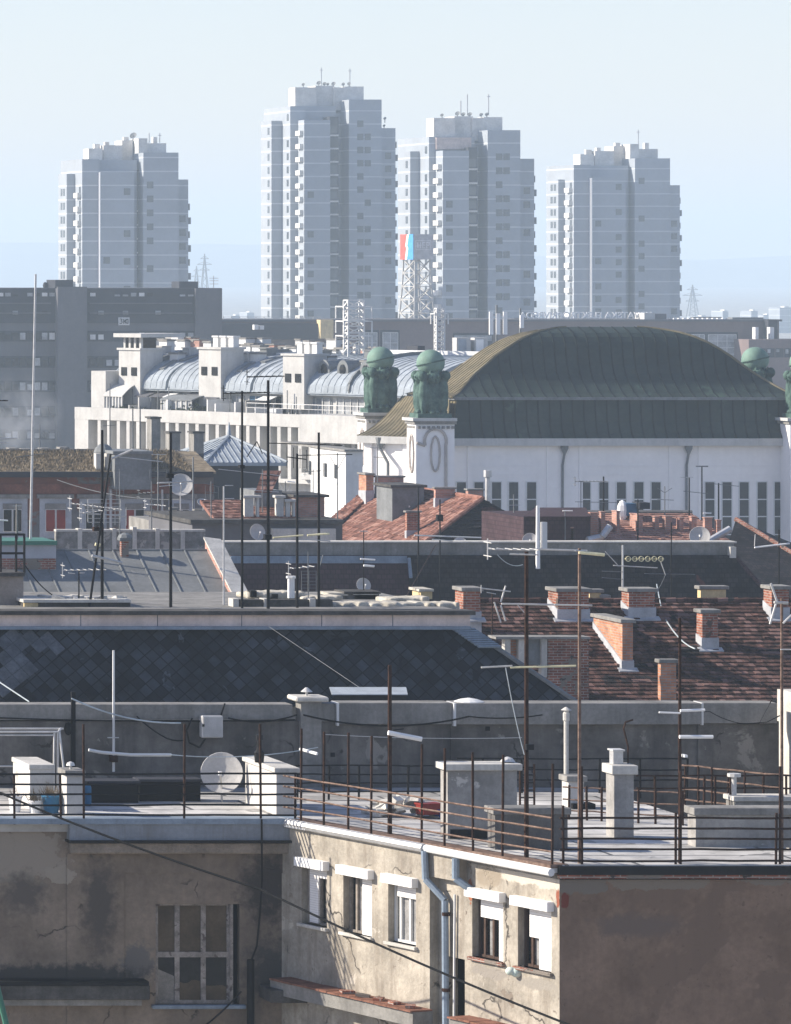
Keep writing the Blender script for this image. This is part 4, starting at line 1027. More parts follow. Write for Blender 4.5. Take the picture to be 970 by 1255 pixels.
# ================================================================== generic builders for roofs and chimneys
def chimney(parent, a, b, c, top, base, d, mat=None, cap=None, m=0., flash=0, pots=(), over=.08, caph=.12, below=1.2, name='chimney'):
    """front face in columns b..c, sunlit left flank seen in columns a..b; base row where the front meets the roof"""
    mat = mat or m_brick; cap = cap or m_conc
    x0, x1 = X(b, d), X(c, d); dep = max((b - a) / (S(d) * K(b)), .25); zb, zt = Z(base, d), Z(top, d)
    k = MB().box(x0, x1, d, d + dep, zb - below, zt - caph).build(name, mat, parent)
    MB().box(x0 - over, x1 + over, d - over, d + dep + over, zt - caph, zt).build('chimney_cap', cap, k, bevel=.015)
    if flash:
        h = flash / S(d); e = .03
        MB().hexa([(x0 - e, d - e, zb - below), (x1 + e, d - e, zb - below), (x1 + e, d + dep, zb - below), (x0 - e, d + dep, zb - below)],
                  [(x0 - e, d - e, zb + h), (x1 + e, d - e, zb + h), (x1 + e, d + dep, zb + h * .75 + m * dep), (x0 - e, d + dep, zb + h * .75 + m * dep)]).build('flashing', m_flash, k)
        if m: MB().hexa([(x0 - .14, d - .16, zb - .06), (x1 + .14, d - .16, zb - .06), (x1 + .14, d + .05, zb - .05), (x0 - .14, d + .05, zb - .05)],
                  [(x0 - .14, d - .16, zb - .0), (x1 + .14, d - .16, zb - .0), (x1 + .14, d + .05, zb + .10), (x0 - .14, d + .05, zb + .10)]).build('flashing', m_flash, k)
    for f, r, h in pots:
        MB().lathe((x0 + (x1 - x0) * f, d + dep / 2, zt), [(r, 0), (r * .9, h * .8), (r * 1.1, h * .82), (r * 1.05, h)], 10).build('chimney_pot', m_terra, k)
    return k

def tiles(parent, eave_l, eave_r, ridge_l, ridge_r, mat, tw=.21, th=.30, name='roof_tiles', seed=1, lift=.055, keep=None, base=True):
    """courses of separate, slightly uneven tiles lying on a slope"""
    el, er, rl, rr_ = (Vector(v) for v in (eave_l, eave_r, ridge_l, ridge_r))
    r = random.Random(seed)
    rows = max(3, int(((rl - el).length) / th)); colsN = max(3, int(max((er - el).length, (rr_ - rl).length) / tw))
    nrm = (er - el).cross(rl - el).normalized()
    if nrm.z < 0: nrm = -nrm
    mb = MB()
    if base: mb.mesh([el, er, rr_, rl, el - nrm * .15, er - nrm * .15, rr_ - nrm * .15, rl - nrm * .15], [(0, 1, 2, 3), (7, 6, 5, 4), (0, 4, 5, 1), (1, 5, 6, 2), (2, 6, 7, 3), (3, 7, 4, 0)])
    def at(u, v): return (el.lerp(er, u)).lerp(rl.lerp(rr_, u), v)
    for j in range(rows):
        v0, v1 = j / rows, min(1, (j + 1.12) / rows); off = .5 * (j % 2) / colsN; wob = r.uniform(-.012, .012)
        for i in range(-1, colsN + 1):
            u0, u1 = max(0, i / colsN + off + .0008), min(1, (i + 1) / colsN + off - .0008)
            if u1 - u0 < .2 / colsN: continue
            if keep and not keep((u0 + u1) / 2, (v0 + v1) / 2): continue
            l = lift + wob + r.uniform(-.014, .014) + (r.random() < .02) * .04
            a, b, c, d = at(u0, v0) + nrm * l, at(u1, v0) + nrm * (l + r.uniform(-.008, .008)), at(u1, v1) + nrm * .012, at(u0, v1) + nrm * .012
            e, f = at(u0, v0) + nrm * .002, at(u1, v0) + nrm * .002
            mb.mesh([a, b, c, d, e, f], [(0, 1, 2, 3), (0, 4, 5, 1), (0, 3, 4), (1, 5, 2)])
    return mb.build(name, mat, parent)

def grass_tufts(mb, n, xa, xb, fy, fz, r, h=.28):
    for _ in range(n):
        x = r.uniform(xa, xb); v = r.random(); y, z = fy(v), fz(v)
        a = r.uniform(0, 6.28); l = h * r.uniform(.5, 1.3); w_ = .035
        dx, dy = math.cos(a) * w_, math.sin(a) * w_; tx, ty = r.uniform(-.16, .16), r.uniform(-.16, .16)
        mb.poly([(x - dx, y - dy, z), (x + dx, y + dy, z), (x + tx, y + ty, z + l)])

# ================================================================== house with grass growing on its roof (left)
def grass_house():
    D = 250.
    t = thing('grass_roof_house', 'red and grey house with dry grass along its roof and pale window surrounds', 'building', (X(90, D), D + 4, 0))
    rs = surf('peeling_red_facade', (.155, .15, .15), var=.2, scale=.8, bump=.2, patch=[(.35, .50, (.18, .075, .055), 3.)], streak=.3, streakc=(.08, .08, .08))
    MB().pbox(-60, 262, 584, None, D, 9, 0).build('wall', rs, t)
    z1 = Z(578, D)
    MB().pbox(-60, 262, 578, 585, D - .55, 9).build('cornice', m_bluewall, t)
    MB().pbox(-60, 262, 593, 605, D - .06, .1).build('red_band', surf('red_plaster_band', (.17, .07, .05), var=.35, scale=1.2, bump=.2), t)
    # sloping roof with dry grass
    m = .22; dr = D + 3.6; zr = z1 + m * 4.1
    MB().hexa([(X(-60, D), D - .5, z1 - .1), (X(262, D), D - .5, z1 - .1), (X(262, D), dr, z1 - .1), (X(-60, D), dr, z1 - .1)], [(X(-60, D), D - .5, z1 + .02), (X(262, D), D - .5, z1 + .02), (X(262, D), dr, zr), (X(-60, D), dr, zr)]).build('roof', m_grass, t)
    mb = MB(); r = random.Random(4)
    grass_tufts(mb, 5200, X(-40, D), X(135, D), lambda v: D - .4 + v * 4, lambda v: z1 + v * m * 4.1, r, .17)
    grass_tufts(mb, 1800, X(180, D), X(236, D), lambda v: D - .4 + v * 4, lambda v: z1 + v * m * 4.1, r, .18)
    o = mb.build('roof_grass', m_grass, t); o['kind'] = 'stuff'
    for px in (13, 29, 52, 75, -14):
        chimney(t, px - 3.5, px, px + 8, 548 + (px % 3), 560, D + 4.2, m_concl, m_conc)
    mb = MB(); mb.box(X(-60, D), X(150, D), dr, dr + .3, zr - .4, zr + .12); mb.build('ridge_wall', m_conc, t)
    # windows with pale surrounds
    def win(a, b, red):
        f = MB().pbox(a - 7, b + 7, 608, 660, D - .07, .12).build('window_surround', surf('pale_blue_surround', (.36, .38, .41), var=.2, bump=.1), t)
        MB().pbox(a - 10, b + 10, 606, 611, D - .16, .2).build('lintel', m_conc, f)
        MB().pbox(a, b, 617, 652, D - .09, .05).build('frame', m_offwhite, f)
        w_ = (b - a) / 2
        for k in (0, 1):
            MB().pbox(a + 1 + k * (w_ + .5), a + w_ - 1 + k * (w_ + .5), 625, 651, D - .13, .05).build('pane', surf('red_curtain_glass', (.22, .035, .03), bump=0, rough=.3) if red[k] else m_glass, f)
        MB().pbox(a, b, 617, 624, D - .13, .05).build('blind_box', m_conc, f)
    win(56, 81, (1, 1)); win(4, 27, (0, 0)); win(154, 177, (1, 0)); win(105, 124, (0, 0)); win(214, 232, (0, 0))
    # lead covered dormer with a round head, dark lift house
    MB().pbox(141, 186, 556, 600, D - 1.0, 3).build('lift_house', m_zincd, t); MB().pbox(139, 188, 553, 556.5, D - 1.2, 3.4).build('lift_house_roof', m_zincd, t)
    MB().lathe(P(127, 562, D + 1), [(.5, 0), (.5, .35), (.42, .55), (.22, .72), (.04, .78)], 12).build('dome_vent', m_zincd, t)
    MB().pbox(118, 124, 556, 578, D - .2, .5).pbox(131, 136, 556, 578, D - .2, .5).build('vent_posts', m_concl, t)
    mb = MB(); mb.tube(P(136, 600, D - .3), P(136, 655, D - .3), .07, 6); mb.tube(P(199, 600, D - .3), P(199, 655, D - .3), .06, 6); mb.build('downpipe', m_galv, t)
grass_house()
def smoke():
    N = NT('smoke'); N.t.nodes.remove(N.bs); pv = N.n('ShaderNodeVolumePrincipled'); pv.inputs['Color'].default_value = (.9, .93, .97, 1)
    tc = N.n('ShaderNodeTexCoord').outputs['Object']
    ln = N.n('ShaderNodeVectorMath', operation='LENGTH'); mp = N.vmul(tc, (.42, .8, .38)); N.l(mp, ln.inputs[0])
    ns = N.noise(tc, .75, 5, .6, .6)
    d = N.math('MULTIPLY', N.rng(ln.outputs['Value'], .25, 1.0, 1, 0), N.rng(ns, .42, .68, 0, .42))
    N.l(d, pv.inputs['Density']); N.l(pv.outputs[0], N.t.nodes['Material Output'].inputs['Volume'])
    c = P(26, 512, 262); o = MB().ellip(c, 2.4, 1.3, 2.7, 20, 14).build('smoke', N.m, None, origin=tuple(c)); o['kind'] = 'stuff'; tag(o, 'thin pale smoke drifting up from the chimneys of the grass roof house', 'smoke')
smoke()

def fence_wall():
    D = 206.
    t = thing('garden_wall', 'grey cracked roof parapet with pale plaster posts, in front of the grass roof house', 'wall', tuple(P(160, 676, D)))
    MB().pbox(69, 252, 650, 700, D, .3).build('wall_panel', surf('cracked_render', (.19, .185, .175), var=.45, scale=3., bump=.6, bscale=8, patch=[(1.6, .57, (.35, .33, .30), 2.)]), t)
    for a, tp in ((96, 648), (138, 648), (163, 646), (191, 648), (222, 650)):
        MB().pbox(a, a + 5, tp, 700, D - .08, .45).build('post', m_concl, t)
    MB().pbox(69, 252, 649, 651.5, D - .03, .4).build('coping', m_concl, t)
fence_wall()

# ================================================================== grey sheet roof (left)
def sheet_roof_house():
    dr = 190.; zr = Z(675, dr); m = .45
    d1 = on_slope(736, zr, dr, m); z1 = zr - m * (dr - d1)
    t = thing('sheet_roof_house', 'house with a grey ribbed sheet roof that a triangular shadow crosses', 'building', (X(160, dr), dr - 2, 0))
    xa, xb = X(-80, dr), X(254, dr)
    MB().hexa([(xa, d1, z1 - .25), (xb, d1, z1 - .25), (xb, dr, z1 - .25), (xa, dr, z1 - .25)], [(xa, d1, z1), (xb, d1, z1), (xb, dr, zr), (xa, dr, zr)])
    rf = MB().hexa([(xa, d1, z1 - .2), (xb, d1, z1 - .2), (xb, dr, zr - .2), (xa, dr, zr - .2)], [(xa, d1, z1), (xb, d1, z1), (xb, dr, zr), (xa, dr, zr)]).build('roof', surf('grey_roof_sheet', (.17, .175, .175), var=.18, scale=.9, rough=.7, bump=.1, patch=[(1., .62, (.21, .21, .205), 2.)]), t)
    sm = MB(); x = xa + .4
    while x < xb: sm.tube((x, d1, z1 + .02), (x, dr, zr + .02), .03, 4); x += .93
    sm.build('sheet_ribs', m_zincd, rf)
    MB().box(xa, xb, d1 + .2, dr + 6, 0, z1 - .25).build('wall', m_bluewall, t); MB().box(xa, xb, dr, dr + .2, z1, zr + .06).build('ridge_board', m_zincd, t)
    MB().box(xa, xb, d1 - .18, d1 + .05, z1 - .16, z1 + .01).build('gutter', m_zincd, t)
    # gable parapet on the right: whitish coping, brick side
    g = MB().hexa([(xb, d1 - .2, z1 - 1), (xb + .25, d1 - .2, z1 - 1), (xb + .25, dr + .3, z1 - 1), (xb, dr + .3, z1 - 1)], [(xb, d1 - .2, z1 + .18), (xb + .25, d1 - .2, z1 + .18), (xb + .25, dr + .3, zr + .45), (xb, dr + .3, zr + .45)]).build('gable_parapet', m_pinkbrick, t)
    MB().hexa([(xb - .06, d1 - .25, z1 + .18), (xb + .62, d1 - .25, z1 + .10), (xb + .62, dr + .3, zr + .38), (xb - .06, dr + .3, zr + .45)], [(xb - .06, d1 - .25, z1 + .26), (xb + .62, d1 - .25, z1 + .16), (xb + .62, dr + .3, zr + .44), (xb - .06, dr + .3, zr + .53)]).build('coping', m_concl, g)
    MB().box(xb + .2, xb + .7, d1 - .6, d1 + .2, z1 - 1.2, z1 + .1).build('coping_foot', m_concl, g)
    d = on_slope(683, zr, dr, m); chimney(t, 147, 149, 158, 659, 683, d, m_brickp, m_zincd, m)
    k = MB().lathe(P(153.5, 659, d + .15), [(.3, 0), (.24, .12), (.05, .2)], 8).build('chimney_cowl', m_zincd, t)
    # pale block with a green edge: its shadow falls across the sheet roof
    d = 188.6
    b = MB().pbox(-60, 69, 668, 700, d, 2.2).build('roof_block', surf('pale_blue_grey_render', (.36, .37, .40), var=.1, bump=.1), t)
    MB().pbox(-60, 70.5, 663, 668, d - .15, 2.5).build('green_roof_edge', m_greenpaint, b)
    MB().pbox(-60, 69, 684.5, 703, d - .03, .1).build('brown_plinth', m_brickp, b)
sheet_roof_house()

# ================================================================== centre: clutter between the white houses and the long dark roof
def centre_houses():
    D = 224.
    t = thing('flat_concrete_house', 'low grey flat-roofed house with a red tiled lean-to and cream chimneys', 'building', (X(320, D), D + 4, 0))
    MB().pbox(236, 420, 641, None, D, 8, 0).build('wall', m_greywall, t)
    MB().pbox(234, 422, 637, 642, D - .3, 8.5).build('roof_edge', m_concd, t)
    tiles(t, (X(268, D), D + .4, Z(640, D)), (X(372, D), D + .4, Z(640, D)), (X(276, D), D + 4.4, Z(613, D + 4.4)), (X(372, D), D + 4.4, Z(613, D + 4.4)), m_tiler, name='lean_to_roof', seed=8)
    for a, b, c, top, base in ((298, 300, 311, 607, 634), (337, 339, 348, 607, 634), (350, 351, 356, 612, 636), (358, 359, 362, 612, 636), (314, 315, 318, 607, 636)):
        chimney(t, a, b, c, top, base, D + 1.2, m_concl, m_concl, below=1.5)
    MB().pbox(362, 398, 609, 640, D + 2.2, 3).build('roof_shed', m_pinkbrick, t); MB().pbox(360, 404, 606.5, 609.5, D + 1.9, 3.6).build('shed_roof', m_concd, t)
    MB().pbox(335, 412, 648, 668, D - .5, .4).build('corrugated_screen', m_concl, t)
    # a broken frame of tiles beside it
    d = D + 3
    tiles(t, P(314, 601, d), P(334, 601, d), P(322, 577, d + 1.), P(345, 577, d + 1.), m_tiler, name='tile_patch', seed=3, th=.34)
    MB().pbox(312, 346, 601, 642, d + .1, 2.5).build('dark_shed', m_zincd, t)
    # row of low walls, parapets and chimneys further left
    t2_ = thing('cluttered_terrace_house', 'low house whose roof terrace is crowded with dishes, left of the concrete house', 'building', (X(200, 236), 236, 0))
    MB().pbox(196, 262, 640, None, 234, 6, 0).build('wall', m_conc, t2_)
    for a, b, c, top in ((210, 211, 217, 622), (222, 223, 231, 628), (239, 240, 247, 624)): chimney(t2_, a, b, c, top, 642, 234.5, m_concl, m_conc)
    MB().pbox(196, 262, 634, 641, 233.7, .4).build('parapet', m_conc, t2_)
centre_houses()

def red_roof_house():
    t = thing('red_tile_house', 'house with a sunlit red tile roof, dark front hip and brick chimneys', 'building', (X(560, 240), 241, 0))
    d0 = 234.; ap = P(592, 612, d0); bk = Vector((ap.x, d0 + 15, ap.z)); sl = .62; run = 6.2
    el0 = Vector((ap.x - run, d0 - 3.1, ap.z - run * sl)); el1 = Vector((ap.x - run, d0 + 15, ap.z - run * sl))
    er0 = Vector((ap.x + run, d0 - 3.1, ap.z - run * sl)); er1 = Vector((ap.x + run, d0 + 15, ap.z - run * sl))
    # left slope: courses run back along the house, hip cut at the front
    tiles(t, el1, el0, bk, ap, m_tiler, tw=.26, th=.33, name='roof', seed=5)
    tiles(t, el0, er0, ap - Vector((.02, 0, 0)), ap + Vector((.02, 0, 0)), m_tiled, tw=.26, th=.33, name='front_hip', seed=6)  # front hip and right slope: dark tile puts their shade into the colour
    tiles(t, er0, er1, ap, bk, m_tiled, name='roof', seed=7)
    MB().box(ap.x - run + .3, ap.x + run - .3, d0 - 2.6, d0 + 15, 0, ap.z - run * sl - .1).build('wall', m_brickp, t)
    MB().path([el0 + Vector((0, 0, .06)), ap + Vector((0, 0, .06)), bk + Vector((0, 0, .06))], .11, 6).build('ridge_tiles', m_tiler, t)
    def on(px, py):                                # point of the sunlit slope seen at (px, py)
        lo, hi = 228., 256.
        for _ in range(40):
            d = (lo + hi) / 2; p = P(px, py, d); zz = ap.z - abs(ap.x - p.x) * sl
            if p.z > zz: lo = d
            else: hi = d
        return d
    for a, b, c, top, base, mt in ((497, 499, 515, 626, 655, m_brick), (533, 534, 558, 597, 615, m_pinkbrick), (571, 574, 592, 599, 621, m_pinkbrick), (460, 462, 495, 583, 601, m_pinkbrick), (440, 449, 458, 580, 606, m_brickl)):
        d = on((b + c) / 2, base) if base > 612 else 248.
        chimney(t, a, b, c, top, base, d, mt, m_conc, below=2.2, flash=5, caph=.09)
    # grey rendered lift house and the long dormer with a dark side
    d = on(500, 628); MB().pbox(481, 520, 597, 645, d, 2.6).build('lift_house', m_zincd, t); MB().pbox(479, 524, 594.5, 597.5, d - .15, 3).build('lift_house_roof', m_concd, t)
    d = on(432, 640)
    k = MB().hexa([P(402, 662, d), P(412, 662, d), P(452, 640, d + 3), P(448, 640, d + 3)], [P(402, 652, d), P(412, 650, d), P(452, 608, d + 3), P(446, 610, d + 3)]).build('dormer_side', m_bluewall, t)
    tiles(t, P(396, 643, d + 1), P(405, 652, d - .1), P(440, 606, d + 3.5), P(452, 609, d + 2.8), m_tiler, name='dormer_roof', seed=9)
    MB().lathe(P(598, 600, 240), [(.12, -1.), (.12, .6), (.2, .62), (.2, .95)], 8).build('flue_pipe', m_galv, t)
red_roof_house()

def right_brick_house():
    D = 222.
    t = thing('brick_stub_house', 'house with a pale red roof lined with short brick walls below the hall windows', 'building', (X(800, D), D + 4, 0))
    MB().pbox(642, 724, 634, None, D, 6, 0).build('wall', m_tilep, t)
    MB().hexa([P(642, 634, D - .2), P(725, 634, D - .2), P(725, 634, D + 5), P(642, 634, D + 5)], [P(642, 633, D - .2), P(725, 633, D - .2), P(718, 622, D + 3), P(656, 622, D + 3)]).build('low_roof', m_tilep, t)
    MB().pbox(720, 905, 672, None, D, 9, 0).build('wall', m_brickp, t)
    z0, z1 = Z(668, D), Z(629, D + 4.5)
    tiles(t, (X(720, D), D, z0), (X(902, D), D, z0), (X(720, D), D + 4.5, z1), (X(890, D), D + 4.5, z1), surf('pale_red_tile', (.30, .15, .12), (.42, .25, .20), var=.3, scale=3., bump=.2), name='roof', seed=11)
    MB().tube((X(716, D), D + 4.5, z1 + .05), (X(892, D), D + 4.5, z1 + .05), .1, 6).build('ridge_cap', m_conc, t)
    m = (z1 - z0) / 4.5
    for a, b, c, top, base in ((722, 724, 733, 628, 662), (735, 737, 742, 627, 658), (750, 756, 760, 626, 655), (772, 782, 788, 630, 654), (812, 816, 824, 632, 652), (829, 833, 838, 634, 652), (845, 848, 854, 633, 653), (862, 864, 873, 634, 658), (876, 879, 884, 637, 660), (698, 700, 703, 646, 668), (800, 803, 808, 633, 650)):
        d = on_slope(base, z1, D + 4.5, m); chimney(t, a, b, c, top, base, d, m_pinkbrick, m_pinkbrick, m, caph=.05, over=.03)
    mb = MB()
    for a, b, y0, y1 in ((720, 738, 662, 658), (738, 748, 658, 645), (868, 895, 664, 648)): mb.tube(P(a, y0, D - .3), P(b, y1, D - .2), .16, 8)
    mb.build('sheet_metal_flue', m_galv, t)
    k = MB().pbox(768, 783, 617, 632, D + 3.4, .8).build('blue_water_tank', m_bluec, t); MB().ellip(P(763, 626, D + 3.6), .25, .25, .5, 8, 6).build('tank_vent', m_whitepaint, k)
    MB().pbox(784, 797, 616, 624, D + 3, 1).build('dark_hood', m_bluewall, t)
    # dark hipped slope that falls away to the right
    t = thing('dark_hip_house', 'house with a dark tiled slope falling towards the right edge, below the hall windows', 'building', (X(960, 215), 214, 0))
    A, BL, BR, BK = P(902, 637, 219), P(868, 747, 211), P(1085, 747, 211), P(1085, 712, 226)
    MB().mesh([A, BL, BR, BK, A - Vector((0, 0, .2)), BL - Vector((0, 0, .2)), BR - Vector((0, 0, .2)), BK - Vector((0, 0, .2))], [(0, 1, 2), (0, 2, 3), (1, 5, 6, 2), (2, 6, 7, 3), (4, 6, 5), (4, 7, 6), (0, 4, 5, 1), (0, 3, 7, 4)]).build('roof', m_tiled, t)
    MB().tube(A + Vector((0, 0, .03)), BR + Vector((0, 0, .03)), .12, 6).build('hip_tiles', m_brickp, t)
    MB().box(X(885, 214), X(1060, 214), 212.5, 222, 0, Z(745, 212)).build('wall', m_brickp, t)
right_brick_house()

# ================================================================== long dark roof with a grey coping
def long_roof():
    D = 200.
    t = thing('long_mansard_house', 'long low house with a grey coping over a dark, purple and blue-black roof', 'building', (X(590, D), D + 3, 0))
    zt = Z(680, D); zb = Z(742, D - 1.0); xl, xm, xr = X(280, D), X(497, D), X(895, D)
    MB().box(xl - .3, xr + .1, D - .15, D + .55, zt, Z(665, D)).build('coping_wall', m_conc, t)
    MB().box(xl - .35, xr + .2, D - .22, D + .62, Z(665, D), Z(663.3, D)).build('coping', m_concl, t)
    MB().hexa([(xl, D - .9, zb - 2), (xm, D - .9, zb - 2), (xm, D + .5, zb - 2), (xl, D + .5, zb - 2)], [(xl, D - .35, zt), (xm, D - .35, zt), (xm, D + .5, zt), (xl, D + .5, zt)]).build('purple_roof', m_tilep, t)
    MB().hexa([(xm, D - .95, zb - 2), (X(985, D), D - .95, zb - 2), (X(985, D), D + .5, zb - 2), (xm, D + .5, zb - 2)], [(xm, D - .38, zt), (xr, D - .38, zt), (xr, D + .5, zt), (xm, D + .5, zt)]).build('dark_roof', m_tiled, t)
    MB().box(xl, xm - .05, D - .42, D - .2, zt - .32, zt - .02).build('blue_gutter', m_bluemetal, t)
    MB().tube((xr, D - .3, zt + .05), (X(985, D), D - .9, zb - 1.6), .1, 6).build('hip_tiles', m_tilep, t)
    MB().box(X(890, D), X(897, D), D - .5, D + .1, zt - .1, zt + .35).build('hip_end_block', m_concl, t)
    MB().box(xl + .2, xr, D + .6, D + 9, 0, zt - .3).build('wall', m_brickp, t); MB().box(xl, X(975, D), D - .8, D + .6, 0, zb - 2).build('wall', m_brickp, t)
    MB().tube((xm, D - .5, zt - .1), (xm, D - .75, zt - .9), .07, 6).build('downpipe', m_bluemetal, t)
long_roof()

# ================================================================== brown tile roof with brick chimneys (right)
TR_D, TR_Z, TR_M = 160., Z(738, 160.), .42
def tile_roof_house():
    D, zr, m = TR_D, TR_Z, TR_M
    d1 = on_slope(862, zr, D, m) - 1.; z1 = zr - m * (D - d1)
    t = thing('brown_tile_house', 'house with a big brown tile roof carrying brick chimneys with lead flashing', 'building', (X(800, D), D - 1, 0))
    xa, xb = X(560, D), X(1030, D)
    MB().hexa([(xa, d1 + .3, z1 - 1), (xb, d1 + .3, z1 - 1), (xb, D + 5, z1 - 1), (xa, D + 5, z1 - 1)], [(xa, d1 + .3, z1 - .2), (xb, d1 + .3, z1 - .2), (xb, D, zr - .2), (xa, D, zr - .2)])
    tiles(t, (xa, d1, z1), (xb, d1, z1), (xa, D, zr), (xb, D, zr), m_tile, tw=.20, th=.27, name='roof', seed=21, lift=.06)
    tiles(t, (xb, D + 5, zr - 2.4), (xa, D + 5, zr - 2.4), (xb, D, zr), (xa, D, zr), m_tile, tw=.4, th=.5, name='rear_roof', seed=22)
    MB().box(xa, xb, d1 + .4, D + 4.8, 0, z1 - .2).build('wall', m_brickp, t)
    rg = MB(); x = xa
    r = random.Random(2)
    while x < xb: rg.tube((x, D, zr + .02 + r.uniform(-.01, .01)), (x + .36, D, zr + .05 + r.uniform(-.01, .01)), .12, 8, .10); x += .34
    rg.build('ridge_tiles', m_tile, t)
    for a, b, c, top, base, mt, fl in ((672, 684, 722, 721, 761, m_brick, 14), (762, 771, 803, 721, 759, m_brick, 14), (727, 763, 776, 759, 822, m_brickl, 12), (854, 861, 880, 747, 797, m_brick, 15),
                                       (808, 810, 829, 808, 862, m_brickl, 0), (936, 946, 967, 718, 760, m_brick, 15)):
        d = on_slope(base, zr, D, m)
        chimney(t, a, b, c, top, base, d, mt, m_conc, m, fl, below=1.6)
    for a, b, c, top, base, d in ((855, 859, 890, 718, 745, D + 1.2), (722, 723, 737, 722, 745, D + 1.4), (737, 738, 745, 729, 745, D + 1.4)):
        chimney(t, a, b, c, top, base, d, m_cream, m_conc)
    chimney(t, 558, 568, 589, 720, 760, D - 2.5, m_brick, m_conc, m, 10)
    # brick gable with posts
    d = 153.6
    g = MB().pbox(672, 722, 783, 880, d, .5).build('gable_wall', m_brickp, t)
    MB().pbox(608, 724, 780.5, 783.5, d - .15, .8).build('gable_coping', m_conc, g)
    MB().pbox(645, 665, 783.5, 815, d + .1, .2).build('grey_panel', m_zincd, g)
    for a, b, y in ((636, 643, 797), (664, 671, 810), (619, 626, 791)): MB().pbox(a, b, 783.5, y + 20, d - .05, .3).build('post', m_concl, g)
    MB().pbox(620, 645, 783.5, 830, d + .2, .3).build('brick_panel', m_brickl, g)
    MB().path([P(805, 716, D + .5)] + sag(P(812, 752, D - .6), P(852, 795, d), .2, 6), .02, 4).build('roof_cable', m_cablew, t)
tile_roof_house()
